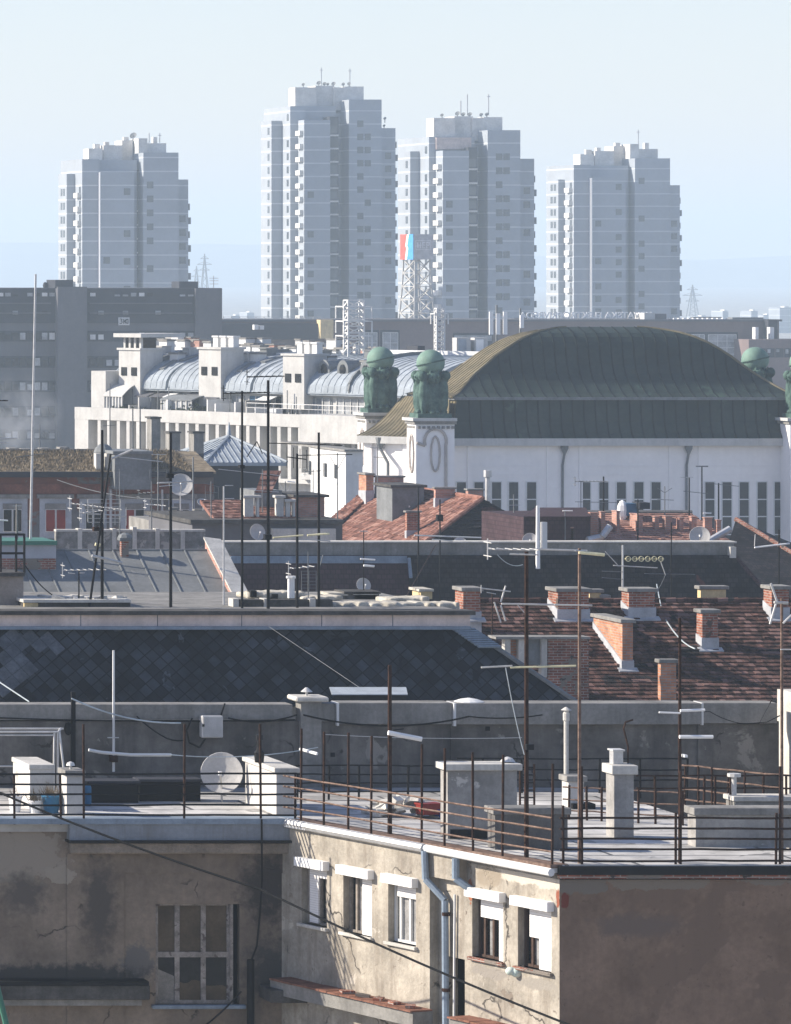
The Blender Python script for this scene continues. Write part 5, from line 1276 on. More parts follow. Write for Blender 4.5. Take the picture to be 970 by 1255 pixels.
# ================================================================== slate mansard house
def slate_house():
    D = 135.
    t = thing('slate_mansard_house', 'house with a blue-black diamond slate mansard under a pinkish fascia', 'building', (X(280, D), D + 4, 0))
    zt = Z(771, D); zb = Z(866, D - 1.1); xl = X(-60, D); xr = X(574, D)
    xrb = X(714, D - 1.1)
    MB().hexa([(xl, D - 1.1, zb), (xrb, D - 1.1, zb), (xrb, D + 6, zb), (xl, D + 6, zb)], [(xl, D, zt), (xr, D, zt), (xr, D + 6, zt), (xl, D + 6, zt)]).build('slate_slope', m_slate, t)
    MB().tube((xr, D - .02, zt + .02), (xrb, D - 1.12, zb + .02), .07, 6).build('hip_cap', m_zincd, t)
    mb = MB(); r = random.Random(3)
    for i in range(9): f0, f1 = i * .028, i * .028 + .018; a, b = Vector((xr, D - .1, zt)), Vector((xrb, D - 1.15, zb)); p, q = a.lerp(b, f0), a.lerp(b, f1); mb.hexa([p - Vector((.5, .02, .0)), q - Vector((.5, .02, 0)), q + Vector((.12, -.03, .0)), p + Vector((.12, -.03, 0))], [p - Vector((.5, .06, -.04)), q - Vector((.5, .06, -.04)), q + Vector((.12, -.08, .05)), p + Vector((.12, -.08, .05))])
    mb.build('hip_flashing', m_bluemetal, t)
    # a handful of newer, paler slates at the left
    s = .34; mb = MB(); e = Vector((1, 0, 0)); up = Vector((0, 1.1, zt - zb)).normalized(); nn = up.cross(e); nn = -nn if nn.y > 0 else nn
    o0 = Vector((X(0, D), D - .0, zt)) - up * .05
    a_, b_ = (e * math.cos(R(38)) + up * math.sin(R(38))) * s, (e * -math.sin(R(38)) + up * math.cos(R(38))) * s
    for i in range(-4, 8):
        for j in range(-10, 5):
            c = o0 + a_ * i + b_ * j - up * .1 + e * .1
            h = (Vector((0, 0, zt)) - Vector((0, 0, c.z))).z; xx = (c.x - X(-6, D))
            if h > .35 and xx + h * 1.1 < 2.3 + r.uniform(-.3, .3) and xx > -.9 and r.random() < .85:
                cc = c + nn * .03
                pts = [cc, cc + a_ * .96, cc + a_ * .96 + b_ * .96, cc + b_ * .96]
                mb.mesh(pts + [p - nn * .02 for p in pts], [(0, 1, 2, 3), (7, 6, 5, 4), (0, 4, 5, 1), (1, 5, 6, 2), (2, 6, 7, 3), (3, 7, 4, 0)])
    mb.build('replaced_slates', m_slatel, t)
    # fascia, dark edge, gutter
    MB().box(xl, xr + .02, D - .12, D + .05, Z(767, D), Z(753, D)).build('fascia', m_fasc, t)
    mb = MB()
    for px in (98, 192, 295, 393, 480): mb.box(X(px, D) - .012, X(px, D) + .012, D - .124, D - .1, Z(767, D), Z(753, D))
    mb.build('fascia_joints', m_zincd, t)
    MB().box(xl, xr + .12, D - .28, D + .6, Z(753, D), Z(748, D)).build('roof_edge', m_concd, t)
    MB().box(xl, xr, D - .22, D - .02, Z(771, D), Z(767, D)).build('gutter', m_bluemetal, t)
    zf = Z(748.5, D) - .04
    MB().box(xl, xr, D + .6, D + 8.5, zt - .1, zf).build('roof_deck', m_conc, t)
    MB().box(xl, xrb - .3, D - .8, D + 8.4, 0, zb).build('wall', m_conc, t)
    # roof clutter
    d = 138.
    MB().pbox(-30, 29, 706, None, d, 1.6, zf).build('lift_house', surf('rough_brown_render', (.26, .225, .20), var=.25, scale=1.5, bump=.5, patch=[(1., .6, (.38, .35, .31), 3.)]), t)
    MB().pbox(-31, 31, 702, 706.5, d - .12, 1.9).build('lift_house_roof', m_concd, t)
    fr = MB()
    for px in (1, 20, 30):
        for dd in (d + .2, d + 1.3): fr.tube(P(px, 702, dd), P(px, 654, dd), .035, 5)
    for y in (655, 678):
        for dd in (d + .2, d + 1.3): fr.tube(P(-8, y, dd), P(30, y, dd), .035, 5)
    fr.build('black_rack', m_black, t)
    d = 137.2
    MB().pbox(30, 160, 738.5, None, d, 1.6, zf).build('low_plinth', m_concd, t); MB().pbox(29, 161, 735, 738.5, d - .1, 1.8).build('plinth_slab', m_concl, t); MB().pbox(30, 47, 739, 747.5, d - .02, .1).build('plinth_end', m_cream, t)
    MB().pbox(294, 408, 735, None, d, .35, zf).build('parapet_wall', m_concd, t)
    for a in (286, 380, 304 + 20): MB().pbox(a, a + 7, 734, 748, d - .05, .5).build('parapet_post', m_concl, t)
    r = random.Random(8)
    def lump(name, a, b, top, base, d, n, mat):
        mb = MB()
        for i in range(n):
            px = a + (b - a) * (i + .5) / n; c = P(px, (top + base) / 2 + r.uniform(-.6, .6), d + r.uniform(-.1, .1))
            mb.rbox(c + Vector((0, 0, r.uniform(-.03, .02))), (b - a) / n / S(d) * r.uniform(.5, 1.1), r.uniform(.3, .5), (base - top) / S(d) / 2 * r.uniform(.7, 1.05), r.uniform(-.25, .25), r.uniform(-.08, .08))
        o = mb.build(name, mat, t, smooth=True); rm = o.modifiers.new('remesh', 'REMESH'); rm.mode = 'VOXEL'; rm.voxel_size = .05; rm.use_smooth_shade = True
    lump('mortar_capping', 298, 372, 724, 733, d + 2.6, 13, m_conctop); lump('mortar_capping', 398, 560, 737, 747, d + .6, 30, m_conctop); lump('mortar_capping', 466, 520, 731, 738, d + 2, 7, m_conctop); lump('mortar_capping', 370, 412, 729, 735, d + 2.2, 6, m_conctop)
    for a, b, y in ((308, 315, 724), (334, 341, 728)): MB().pbox(a, b, y, y + 8, d + 2.1, .4).build('vent_opening', m_dark, t)
    for a, b, y, y2 in ((424, 465, 725, 737), (435, 462, 726, 733), (516, 530, 722, 738), (405, 425, 727, 736)):
        MB().pbox(a, b, y + 3, None, d + 3.2, .8, zf).build('roof_vent_box', m_conc if a != 516 else m_cream, t); MB().pbox(a - 2, b + 2, y, y + 3, d + 3.1, 1.).build('vent_lid', m_concd if a == 424 else m_conctop, t)
    mb = MB()
    for i in range(16):
        px = r.uniform(36, 150); mb.rbox(P(px, 733 + r.uniform(-1, 1), d + r.uniform(.2, 1.2)), r.uniform(.06, .3), r.uniform(.05, .15), r.uniform(.03, .07), r.uniform(0, 3), r.uniform(-.3, .3))
    o = mb.build('scrap', m_concl, t); o['kind'] = 'stuff'
    MB().path(sag(P(29, 690, 138), P(75, 735, 137.5), .15, 8), .02, 4).build('roof_cable', m_cable, t)
    mb = MB(); mb.lathe(P(357, 733, 137.6), [(.1, 0), (.1, .55), (.14, .56), (.14, .62)], 8); mb.build('white_flue', m_whitepaint, t)
slate_house()

# ================================================================== wall behind the terrace
WD = 115.
def party_wall():
    t = thing('party_wall', 'long stained grey concrete wall with a paler coping behind the roof terrace', 'wall', (X(485, WD), WD + .2, 0))
    MB().box(X(-40, WD), X(955, WD), WD, WD + .35, 0, Z(884, WD)).build('wall_face', m_partywall, t)
    seg = ((-40, 358, 863, 881, 0.06), (392, 411, 862, 884, .04), (414, 553, 861, 887, .12), (556, 856, 861, 887, .2), (860, 950, 861, 886, .13))
    for a, b, y0, y1, o in seg:
        MB().box(X(a, WD), X(b, WD), WD - o, WD + .55, Z(y1, WD), Z(y0, WD)).build('coping', m_conc, t, bevel=.01)
        if a > 0: MB().box(X(a, WD) - .05, X(a, WD), WD - o - .01, WD + .4, Z(y1 + 2, WD), Z(y0, WD)).build('coping_lit_end', m_offwhite, t)  # off-white plate paints sunlight on the left end of the coping
    MB().box(X(367, WD), X(392, WD), WD - .15, WD + .3, 0, Z(859, WD)).build('pier', m_conc, t)
    MB().box(X(359, WD), X(399, WD), WD - .3, WD + .5, Z(859, WD), Z(853, WD)).build('pier_cap', m_concl, t, bevel=.03)
    for a, b in ((552, 590), (690, 706), (855, 872)): MB().box(X(a, WD), X(b, WD), WD - .05, WD, 0, Z(887, WD)).build('buttress', m_partywall, t)
    # sunlit return at the right end
    MB().box(X(1013, 113), X(1100, 113), 112.6, 116, 0, Z(858, 113)).build('return_wall', m_concl, t)
    MB().lathe(P(575, 862, WD + .2), [(.35, 0), (.34, .05), (.2, .1), (.03, .13)], 14).build('round_cap', m_offwhite, t)
    MB().lathe(P(376, 853, WD + .1), [(.03, 0), (.03, .1), (.14, .1), (.03, .2)], 10).build('small_cowl', m_alu, t)
    mb = MB()
    for px, py in ((598, 893), (408, 925), (700, 905)): mb.rbox(P(px, py, WD - .005), .05, .01, .05)
    mb.build('wall_holes', m_dark, t)
    # cables clipped to the wall
    d = WD - .12
    k = MB(); k.path(sag(P(-20, 879, d), P(362, 882, d), .06, 16), .018, 5); k.path(sag(P(168, 878, d), P(205, 905, d), .04, 6), .016, 5); k.path(sag(P(205, 905, d), P(228, 907, d), .03, 4), .016, 5)
    k.path([P(236, 880, d), P(229, 895, d), P(232, 910, d), P(245, 916, d), P(252, 905, d)], .02, 5); k.path([P(276, 862, d), P(270, 880, d), P(268, 895, d), P(262, 902, d)], .02, 5)
    k.path(sag(P(280, 880, d), P(364, 876, d - .1), .12, 10), .02, 5); k.build('wall_cable', m_cable, t)
    k = MB(); k.path(sag(P(372, 876, d - .2), P(575, 878, d - .2), .24, 18), .022, 5); k.path(sag(P(575, 878, d - .2), P(665, 876, d - .2), .06, 8), .016, 5)
    k.path([P(665, 877, d)] + sag(P(700, 880, d), P(870, 872, d), .0, 4) + sag(P(870, 872, d), P(912, 887, d), .05, 6) + [P(940, 885, d), P(956, 877, d)], .016, 5)
    k.path([P(930, 887, d), P(938, 872, d), P(946, 858, d)], .014, 4); k.build('wall_cable', m_cable, t)
    b = MB().box(X(244, WD), X(270, WD), WD - .28, WD - .01, Z(903, WD), Z(876, WD)).build('junction_box', m_alu, t, bevel=.02)
    MB().box(X(246, WD), X(268, WD), WD - .30, WD - .28, Z(901.5, WD), Z(877.5, WD)).build('lid', m_dish, b); MB().rbox(P(249.5, 889, WD - .31), .025, .01, .03).build('lock', m_dark, b)
    mb = MB().pbox(88, 93, 848, 960, WD - .1, .08); mb.ellip(P(84, 893, WD - .1), .1, .06, .16, 6, 5); mb.build('burnt_post', m_dark, t)
    # narrow skylight of sheet metal above the coping
    s = MB().hexa([P(407, 852, 117), P(500, 852, 117), P(498, 843, 118), P(404, 843, 118)], [P(407, 851, 117), P(500, 851, 117), P(498, 842, 118), P(404, 842, 118)]).build('sheet_canopy', m_zinc, t)
    MB().hexa([P(410, 866, 117.2), P(498, 866, 117.2), P(498, 866, 118), P(410, 866, 118)], [P(410, 852, 117.2), P(498, 852, 117.2), P(498, 845, 118), P(410, 845, 118)]).build('canopy_side', m_bluewall, s)
party_wall()

# ================================================================== near house: terrace, sunlit flank, shaded fronts
ZT = Z(1060, 100.)
C0 = Vector((X(686, 100.), 100., 0)); L0 = Vector((X(362, 108.5), 108.5, 0))
EF = (L0 - C0).normalized(); NF = Vector((EF.y * -1, EF.x, 0));
if NF.y > 0: NF = -NF
LEN = (L0 - C0).length
def FA(t, o, z):
    q = C0 + EF * t + NF * o; return (q.x, q.y, ZT + z)
def tF(px, o=0.):
    q = C0 + NF * o; k = (px - PX0) / F
    return (k * q.y - q.x) / (EF.x - k * EF.y)
def zF(px, py, o=0.):
    q = C0 + NF * o + EF * tF(px, o); return Z(py, q.y) - ZT
def DT(y): return (H - ZT) * F / (y - HOR)          # distance at which the terrace floor is seen in row y

def holed(mb, t0, t1, z0, z1, o, holes, rev):
    ts = sorted({t0, t1} | {h[0] for h in holes} | {h[1] for h in holes}); zs = sorted({z0, z1} | {h[2] for h in holes} | {h[3] for h in holes})
    for a, b in zip(ts, ts[1:]):
        for c, d in zip(zs, zs[1:]):
            if any(h[0] <= a and b <= h[1] and h[2] <= c and d <= h[3] for h in holes): continue
            mb.poly([(a, o, c), (b, o, c), (b, o, d), (a, o, d)])
    for a, b, c, d in holes:
        mb.poly([(a, o, c), (a, o - rev, c), (a, o - rev, d), (a, o, d)]); mb.poly([(b, o, c), (b, o - rev, c), (b, o - rev, d), (b, o, d)])
        mb.poly([(a, o, c), (b, o, c), (b, o - rev, c), (a, o - rev, c)]); mb.poly([(a, o, d), (b, o, d), (b, o - rev, d), (a, o - rev, d)])

def near_house():
    t = thing('old_apartment_house', 'old peeling house with a railed roof terrace and white roller shutter boxes', 'building', tuple(Vector(FA(2, -4, 0)) - Vector((0, 0, ZT))))
    OL = .22                                        # the far half of the flank stands this much proud
    xr, xl = X(1030, 100), X(-60, 108.5)
    # terrace deck with its sheet edge
    pts = [(C0.x, C0.y), (xr, 100.), (xr, WD), (xl, WD), (xl, 108.5), (L0.x, L0.y)]
    n = len(pts); mb = MB()
    mb.mesh([(x, y, ZT - .3) for x, y in pts] + [(x, y, ZT) for x, y in pts], [tuple(range(n - 1, -1, -1)), tuple(range(n, 2 * n))] + [(i, (i + 1) % n, n + (i + 1) % n, n + i) for i in range(n)])
    mb.build('terrace_deck', m_terrace, t)
    # ---- right front in shade
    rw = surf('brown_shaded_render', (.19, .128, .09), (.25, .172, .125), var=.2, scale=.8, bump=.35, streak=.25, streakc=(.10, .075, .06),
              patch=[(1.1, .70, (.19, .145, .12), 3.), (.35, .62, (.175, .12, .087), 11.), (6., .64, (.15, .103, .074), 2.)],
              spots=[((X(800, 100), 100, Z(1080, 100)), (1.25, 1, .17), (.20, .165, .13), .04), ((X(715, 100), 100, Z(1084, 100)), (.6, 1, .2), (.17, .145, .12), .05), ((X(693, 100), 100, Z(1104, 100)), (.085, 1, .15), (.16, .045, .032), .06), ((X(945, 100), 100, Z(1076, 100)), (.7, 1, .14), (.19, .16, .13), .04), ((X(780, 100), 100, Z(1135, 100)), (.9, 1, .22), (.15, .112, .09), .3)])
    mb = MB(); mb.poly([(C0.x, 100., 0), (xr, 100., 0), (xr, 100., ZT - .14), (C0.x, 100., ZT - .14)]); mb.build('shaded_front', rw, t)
    MB().box(C0.x - .05, xr, 99.86, 100.02, ZT - .19, ZT - .02).build('edge_flashing', m_black, t); MB().box(C0.x - .03, xr, 99.9, 100.06, ZT - .27, ZT - .19).build('brick_course', m_brickp, t)
    # ---- sunlit flank
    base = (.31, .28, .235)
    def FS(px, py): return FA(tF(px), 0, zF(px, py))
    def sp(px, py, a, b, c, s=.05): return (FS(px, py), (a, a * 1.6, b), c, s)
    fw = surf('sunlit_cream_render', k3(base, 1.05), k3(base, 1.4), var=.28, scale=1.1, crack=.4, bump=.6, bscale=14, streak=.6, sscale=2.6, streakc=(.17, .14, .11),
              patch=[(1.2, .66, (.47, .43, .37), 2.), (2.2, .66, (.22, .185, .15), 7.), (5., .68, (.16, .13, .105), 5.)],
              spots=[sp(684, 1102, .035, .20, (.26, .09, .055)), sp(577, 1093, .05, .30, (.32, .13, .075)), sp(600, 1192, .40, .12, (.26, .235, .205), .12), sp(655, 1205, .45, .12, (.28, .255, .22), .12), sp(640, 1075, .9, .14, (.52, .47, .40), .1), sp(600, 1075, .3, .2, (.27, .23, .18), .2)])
    t_split = tF(527, OL)
    zlo = -ZT
    wins = {}
    def span(a, b, o): return sorted((tF(b, o), tF(a, o)))
    spec = [(635, 676, 0, 'w5'), (579, 617, 0, 'w4'), (476, 510, OL, 'w3'), (421, 456, OL, 'w2'), (370, 401, OL, 'w1')]
    zsh0, zsh1, zsill = -.98, -.78, -2.24
    holesR, holesL = [], []
    for a, b, o, k in spec:
        s0, s1 = span(a, b, o); wins[k] = (s0, s1, o); (holesR if o == 0 else holesL).append((s0, s1, zsill, zsh0))
    dr = span(548, 570, 0); holesR.append((dr[0], dr[1], -4.3, zF(560, 1174)))
    mb = MB(FA); holed(mb, 0, t_split + .05, zlo, -.10, 0, holesR, .28); mb.build('sunlit_flank', fw, t)
    mb = MB(FA); holed(mb, t_split, LEN + .3, zlo, -.10, OL, holesL, .28)
    mb.poly([(t_split, OL, zlo), (t_split, -.2, zlo), (t_split, -.2, -.1), (t_split, OL, -.1)]); mb.build('sunlit_flank', fw, t)
    MB(FA).box(0.05, LEN + .2, -.5, -.45, zlo, -.35).build('inner_wall', m_dark, t)
    MB(FA).box(t_split - .95, t_split - .0, .0, OL - .02, zF(550, 1076), zF(550, 1047)).build('corbel_block', fw, t)
    MB(FA).box(.0, t_split, .003, OL - .04, -.16, -.06).build('eaves_board', m_offwhite, t)
    # gutters
    o = OL + .07
    MB(FA).tube((t_split + .1, o, -.10), (LEN + .2, o, -.08), .10, 8).build('gutter', m_galv, t)
    MB(FA).tube((-.05, o - .05, -.14), (t_split + .2, o - .03, -.10), .085, 8).build('gutter', m_offwhite, t)
    MB(FA).box(-.02, LEN + .15, -.2, OL + .02, -.06, .012).build('edge_strip', m_rustl, t)
    mb = MB(FA)
    for i in range(14): mb.tube((t_split + 4.2 + i * .055, o + .09, -.16), (t_split + 4.2 + i * .055, o + .02, .02), .012, 4)
    mb.build('gutter_clips', m_whitepaint, t)
    # windows
    wf = surf('old_window_wood', (.25, .22, .19), var=.3, scale=6., bump=.2); wb = surf('brown_window_wood', (.07, .045, .035), var=.3, scale=6., bump=.2)
    sh = surf('white_roller_shutter', (.80, .78, .76), var=.03, scale=3., rough=.5, bump=0, zline=dict(p=.052, w=.008, c=(.55, .53, .51)))
    cu = surf('grey_net_curtain', (.24, .235, .23), var=.35, scale=5., bump=0)
    def window(k, shutters, curtain, mull, frame=wf, boxed=(0, 1)):
        s0, s1, o = wins[k]; w_ = s1 - s0
        U = lambda u: s1 - w_ * u                   # 0 at the left of the picture
        V = lambda v: zsh0 + (zsill - zsh0) * v
        f = MB(FA)
        for u in (0, 1) + tuple(mull): c = min(max(U(u), s0 + .03), s1 - .03); f.box(c - .03, c + .03, o - .22, o - .16, zsill + .01, zsh0 - .01)
        for v in (0.02, .98): f.box(s0, s1, o - .215, o - .165, V(v) - .03, V(v) + .03)
        f = f.build('window', frame, t)
        MB(FA).box(s0, s1, o - .24, o - .225, zsill, zsh0).build('pane', m_glass, f)
        for a, b in curtain: MB(FA).box(U(b), U(a), o - .223, o - .218, V(.98), V(.05)).build('curtain', cu, f)
        for i, (a, b, c) in enumerate(shutters): MB(FA).box(U(b), U(a), o - .15 + .01 * i, o - .11 + .01 * i, V(c), V(-.02)).build('roller_shutter', sh, f)
        MB(FA).box(s0 - .08, s1 + .06, o - .05, o + .17, zsh0, zsh1).build('shutter_box', m_whitepaint, f, bevel=.01)
        MB(FA).box(s0 - .07, s1 + .07, o - .25, o + .09, zsill - .07, zsill).build('sill', m_concl if k in ('w1', 'w2', 'w3') else m_brickp, f, bevel=.01)
        return f
    window('w1', [(.15, .5, .97), (.5, 1, .17)], [], (.5, .75))
    window('w2', [(.52, 1, 1.0)], [(.2, .5)], (.25, .5))
    f3 = window('w3', [(.18, 1, .22)], [(.2, .5), (.6, .85)], (.22, .56, .84), m_offwhite)
    window('w4', [(.14, .74, .33), (.74, 1, 1.02)], [(.3, .5)], (.2, .48, .72), wb)
    window('w5', [(.22, .52, .50), (.52, 1, 1.04)], [(.24, .5)], (.24, .5), wb)
    # flower bag on the last sill
    # downpipes
    dp = MB(FA).path([(t_split + .06, OL + .09, -.15), (t_split + .02, OL + .09, -.75), (t_split - .38, .12, -1.15), (t_split - .42, .12, -5.5)], .075, 8).build('downpipe', m_bluemetal, t)
    mb = MB(FA)
    for z in (-1.4, -3.0, -3.9): mb.tube((t_split - .42, .12, z), (t_split - .42, .12, z - .07), .09, 8)
    mb.build('pipe_clamps', m_rust, dp)
    MB(FA).path([(t_split - .95, OL + .06, -.2), (t_split - .95, OL + .06, -.62), (t_split - 1.2, .06, -.85), (t_split - 1.35, .04, -.95)], .08, 8).build('downpipe', m_bluemetal, t)
    MB(FA).path([(t_split - .62, .05, -1.0), (t_split - .60, .05, -2.4), (t_split - .58, .05, -5)], .025, 6).build('thin_pipe', m_offwhite, t)
    # ledges with clay slabs
    def ledge(t0, t1, o0, o1, z, hh):
        k = MB(FA).box(t0, t1, o0, o1, z - hh, z).build('ledge', m_conc, t)
        mb = MB(FA); r = random.Random(4); a = t0
        while a < t1 - .1: b = min(a + .42, t1); mb.box(a + .01, b - .01, o0, o1 + .06, z + .0 + r.uniform(0, .006), z + .035 + r.uniform(0, .012)); a = b
        mb.build('clay_slabs', m_terra if False else surf('worn_clay_slab', (.20, .095, .065), var=.35, scale=4., bump=.4), k)
        return k
    lg = ledge(t_split - .1, LEN - .1, OL, OL + .5, zF(520, 1237, OL), .30)
    r = random.Random(6)
    for i in range(5): MB(FA).rbox((t_split + .25 + i * .55, OL + .3, zF(520, 1237, OL) + .075), .07 + r.uniform(0, .1), .10, .03, r.uniform(0, 3), r.uniform(-.2, .2)).build('loose_tile', m_brickp, lg)
    ledge(.9, tF(575), 0, .5, zF(600, 1252), .3)
    # ---- left front in shade
    DL = 108.6
    def LB(a, b, y0, y1, d=DL): return X(a, d), X(b, d), Z(y1, d), Z(y0, d)
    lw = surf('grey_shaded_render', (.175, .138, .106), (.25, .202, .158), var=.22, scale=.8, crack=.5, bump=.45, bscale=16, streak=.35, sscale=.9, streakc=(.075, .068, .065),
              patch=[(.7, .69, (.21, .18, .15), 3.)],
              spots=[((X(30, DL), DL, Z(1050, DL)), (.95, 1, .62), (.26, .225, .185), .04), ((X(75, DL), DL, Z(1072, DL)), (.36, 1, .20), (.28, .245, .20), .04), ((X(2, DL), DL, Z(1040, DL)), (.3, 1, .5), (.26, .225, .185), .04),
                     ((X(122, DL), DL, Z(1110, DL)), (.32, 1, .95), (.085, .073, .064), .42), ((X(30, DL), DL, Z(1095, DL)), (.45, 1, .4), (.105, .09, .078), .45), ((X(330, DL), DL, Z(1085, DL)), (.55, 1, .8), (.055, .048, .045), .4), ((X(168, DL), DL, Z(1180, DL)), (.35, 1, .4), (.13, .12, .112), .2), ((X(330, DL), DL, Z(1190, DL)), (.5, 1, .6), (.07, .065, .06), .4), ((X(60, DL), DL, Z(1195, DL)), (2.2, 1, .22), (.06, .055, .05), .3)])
    hx0, hx1, hz0, hz1 = LB(191, 294, 1108, 1231)
    mb = MB(); xL, xR = X(-60, DL), X(368, DL)
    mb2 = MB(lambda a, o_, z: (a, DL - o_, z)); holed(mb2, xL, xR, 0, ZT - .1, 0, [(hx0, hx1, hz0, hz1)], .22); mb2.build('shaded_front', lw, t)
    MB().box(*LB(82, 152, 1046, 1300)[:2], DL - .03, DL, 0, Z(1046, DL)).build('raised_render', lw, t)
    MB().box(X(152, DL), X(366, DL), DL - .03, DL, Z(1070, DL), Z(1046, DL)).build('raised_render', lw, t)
    MB().box(X(82, DL), X(364, DL), DL - .28, DL, Z(1028, DL), Z(1008, DL)).build('sheet_fascia', surf('blue_grey_sheet', (.21, .235, .27), var=.15, scale=1.5, rough=.55, bump=.05, streak=.6, sscale=3., streakc=(.13, .12, .115)), t)
    MB().box(X(80, DL), X(364, DL), DL - .36, DL, Z(1031, DL), Z(1028, DL)).build('fascia_drip', m_black, t)
    MB().box(X(84, DL), X(364, DL), DL - .24, DL, Z(1045, DL), Z(1031, DL)).build('cornice', surf('rough_cornice', (.23, .195, .16), var=.3, scale=2., bump=.8, bscale=6, bdist=.05), t, bevel=.03)
    MB().box(X(-60, DL), X(364, DL), DL - .34, DL + .2, Z(1008, DL), Z(1001.5, DL)).build('edge_sheet', m_bluemetal, t)
    MB().box(X(-60, DL), X(178, DL), DL - .45, DL, Z(1222, DL), Z(1204, DL)).build('ledge', m_concd, t, bevel=.02); MB().box(X(-60, DL), X(176, DL), DL - .5, DL, Z(1204, DL), Z(1199, DL)).build('ledge_cover', m_black, t)
    MB().box(X(-60, DL), X(170, DL), DL - .3, DL, Z(1230, DL), Z(1222, DL)).build('ledge_moulding', m_conc, t)
    MB().box(X(318, DL), X(400, DL), DL - .9, DL, Z(1222, DL), Z(1206, DL)).build('ledge', m_concd, t, bevel=.02)
    # big broken window, three lights over three
    oldw = surf('grey_peeling_wood', (.25, .225, .205), var=.4, scale=5., bump=.4, patch=[(5., .6, (.11, .09, .08), 2.)])
    f = MB(); d0 = DL + .12
    w_ = hx1 - hx0; hh = hz1 - hz0
    fx1 = hx1 - .20
    us = [hx0, hx0 + (fx1 - hx0) * .305, hx0 + (fx1 - hx0) * .655, fx1]
    for i, u in enumerate(us): f.box(u - (.0 if i == 0 else .055), u + (.055 if i < 3 else .0) + (.03 if i == 0 else 0), d0, d0 + .08, hz0, hz1)
    zm = hz0 + hh * .49
    f.box(hx0, fx1, d0 - .02, d0 + .07, zm - .06, zm + .06); f.box(hx0, fx1, d0 + .004, d0 + .076, hz1 - .05, hz1); f.box(hx0, fx1, d0 + .004, d0 + .076, hz0, hz0 + .08)
    f = f.build('window', oldw, t)
    brown = surf('dirty_brown_pane', (.075, .055, .036), (.12, .092, .062), var=.3, scale=1.5, rough=.35, bump=0, streak=.3, sscale=4, streakc=(.07, .06, .05))
    for i in range(3):
        MB().box(us[i] + .05, us[i + 1] - .05, d0 + .03, d0 + .04, zm + .06, hz1 - .05).build('pane', brown, f)
        MB().box(us[i] + .05, us[i + 1] - .05, d0 + .03, d0 + .04, hz0 + .08, zm - .06).build('pane', m_glass, f)
    r = random.Random(12)
    for i in range(3):                              # pale sheets slumped behind the lower lights
        a, b = us[i] + .06, us[i + 1] - .06; pts = [(a, hz0 + .08), (b, hz0 + .08)]; q = [.62, .42, .30][i] * (zm - hz0)
        for k in range(6): pts.append((b - (b - a) * k / 5, hz0 + .1 + q * (.75 + .25 * (k / 5 if i == 0 else r.random()))))
        MB().prism(pts, d0 + .022, d0 + .028).build('torn_sheet', brown if i else surf('pale_torn_sheet', (.20, .185, .165), var=.3, scale=4, bump=.2), f)
    MB().box(hx0 - .1, hx1 + .12, DL - .12, DL + .1, hz0 - .09, hz0).build('sill', m_bluemetal, f, bevel=.02)
    MB().box(fx1, fx1 + .06, DL + .02, DL + .2, hz0, hz1).build('open_casement', oldw, f)
    MB().box(xL, xR, DL + .5, DL + .55, 0, ZT - .4).build('inner_wall', m_dark, t)
    # other walls and the body
    MB().box(C0.x + 1.2, xr - .1, 100.4, WD - .1, 0, ZT - .31).build('core', m_dark, t)
    # soot-black stovepipe and loose cable on the shaded front
    MB().path([P(307.5, 1300, DL - .3), P(307.5, 1176, DL - .3)], .085, 8).build('stovepipe', m_black, t)
    MB().path([P(321, 1004, DL - .42), P(321.5, 1080, DL - .3), P(319, 1120, DL - .25), P(315, 1160, DL - .25), P(308, 1178, DL - .25)], .022, 5).build('hanging_cable', m_cable, t)
    MB().path(sag(P(296, 1215, DL - .2), P(245, 1262, DL - .2), .05, 6), .02, 5).build('hanging_cable', m_cable, t)
near_house()

# ================================================================== railings
def railing(label, pts, heights, posts, ph, rmat, pmat, r=.022, wob=.012, seed=1, name='railing', group='terrace railings'):
    """rails along a run of points at terrace level; posts = [(fraction, height)]"""
    rr = random.Random(seed)
    a, b = Vector(pts[0]), Vector(pts[1]); t = thing(name, label, 'railing', tuple((a + b) / 2), group)
    n = 8
    for h in heights:
        q = [a.lerp(b, i / n) + Vector((0, 0, h + rr.uniform(-wob, wob))) for i in range(n + 1)]
        MB().path(q, r, 5).build('rail', rmat, t)
    for f, h in posts:
        p = a.lerp(b, f); dx = rr.uniform(-.02, .02)
        MB().tube(p - Vector((0, 0, .12)), p + Vector((dx, 0, h)), .026, 6).build('post', pmat, t)
    return t
up = lambda v: Vector((v[0], v[1], ZT))
ra, rb = up(FA(0.03, .16, 0)), up(FA(LEN, .30, 0))
def frac(px):
    lo, hi = 0., 1.
    for _ in range(40):
        m = (lo + hi) / 2; p = ra.lerp(rb, m); q = PX0 + F * p.x / p.y
        if q > px: lo = m
        else: hi = m
    return lo
def hgt(px, py): p = ra.lerp(rb, frac(px)); return Z(py, p.y) - ZT
railing('pale rusty railing with tall clothesline posts above the sunlit flank', (ra, rb), (.95, .72, .50, .27), [(frac(px), hgt(px, py)) for px, py in ((369, 893), (397, 897), (427, 898), (455, 902), (517, 912), (545, 917), (580, 922), (616, 925), (686, 936))], 0, m_rustl, m_rust, seed=2)
rt = railing('dark rusty railing along the shaded right front edge of the terrace', ((C0.x + .05, 100.12, ZT), (X(1030, 100.12), 100.12, ZT)), (.95, .73, .52, .30, .07), [((px - 686) / 344, h) for px, h in ((690, 1.2), (713, 2.), (828, 1.05), (834, 1.9), (951, 1.05), (956, 2.0))], 0, m_rust, m_rust, r=.024, seed=3)
dl = 108.35
lf = lambda px: (X(px, dl) - X(-40, dl)) / (X(364, dl) - X(-40, dl))
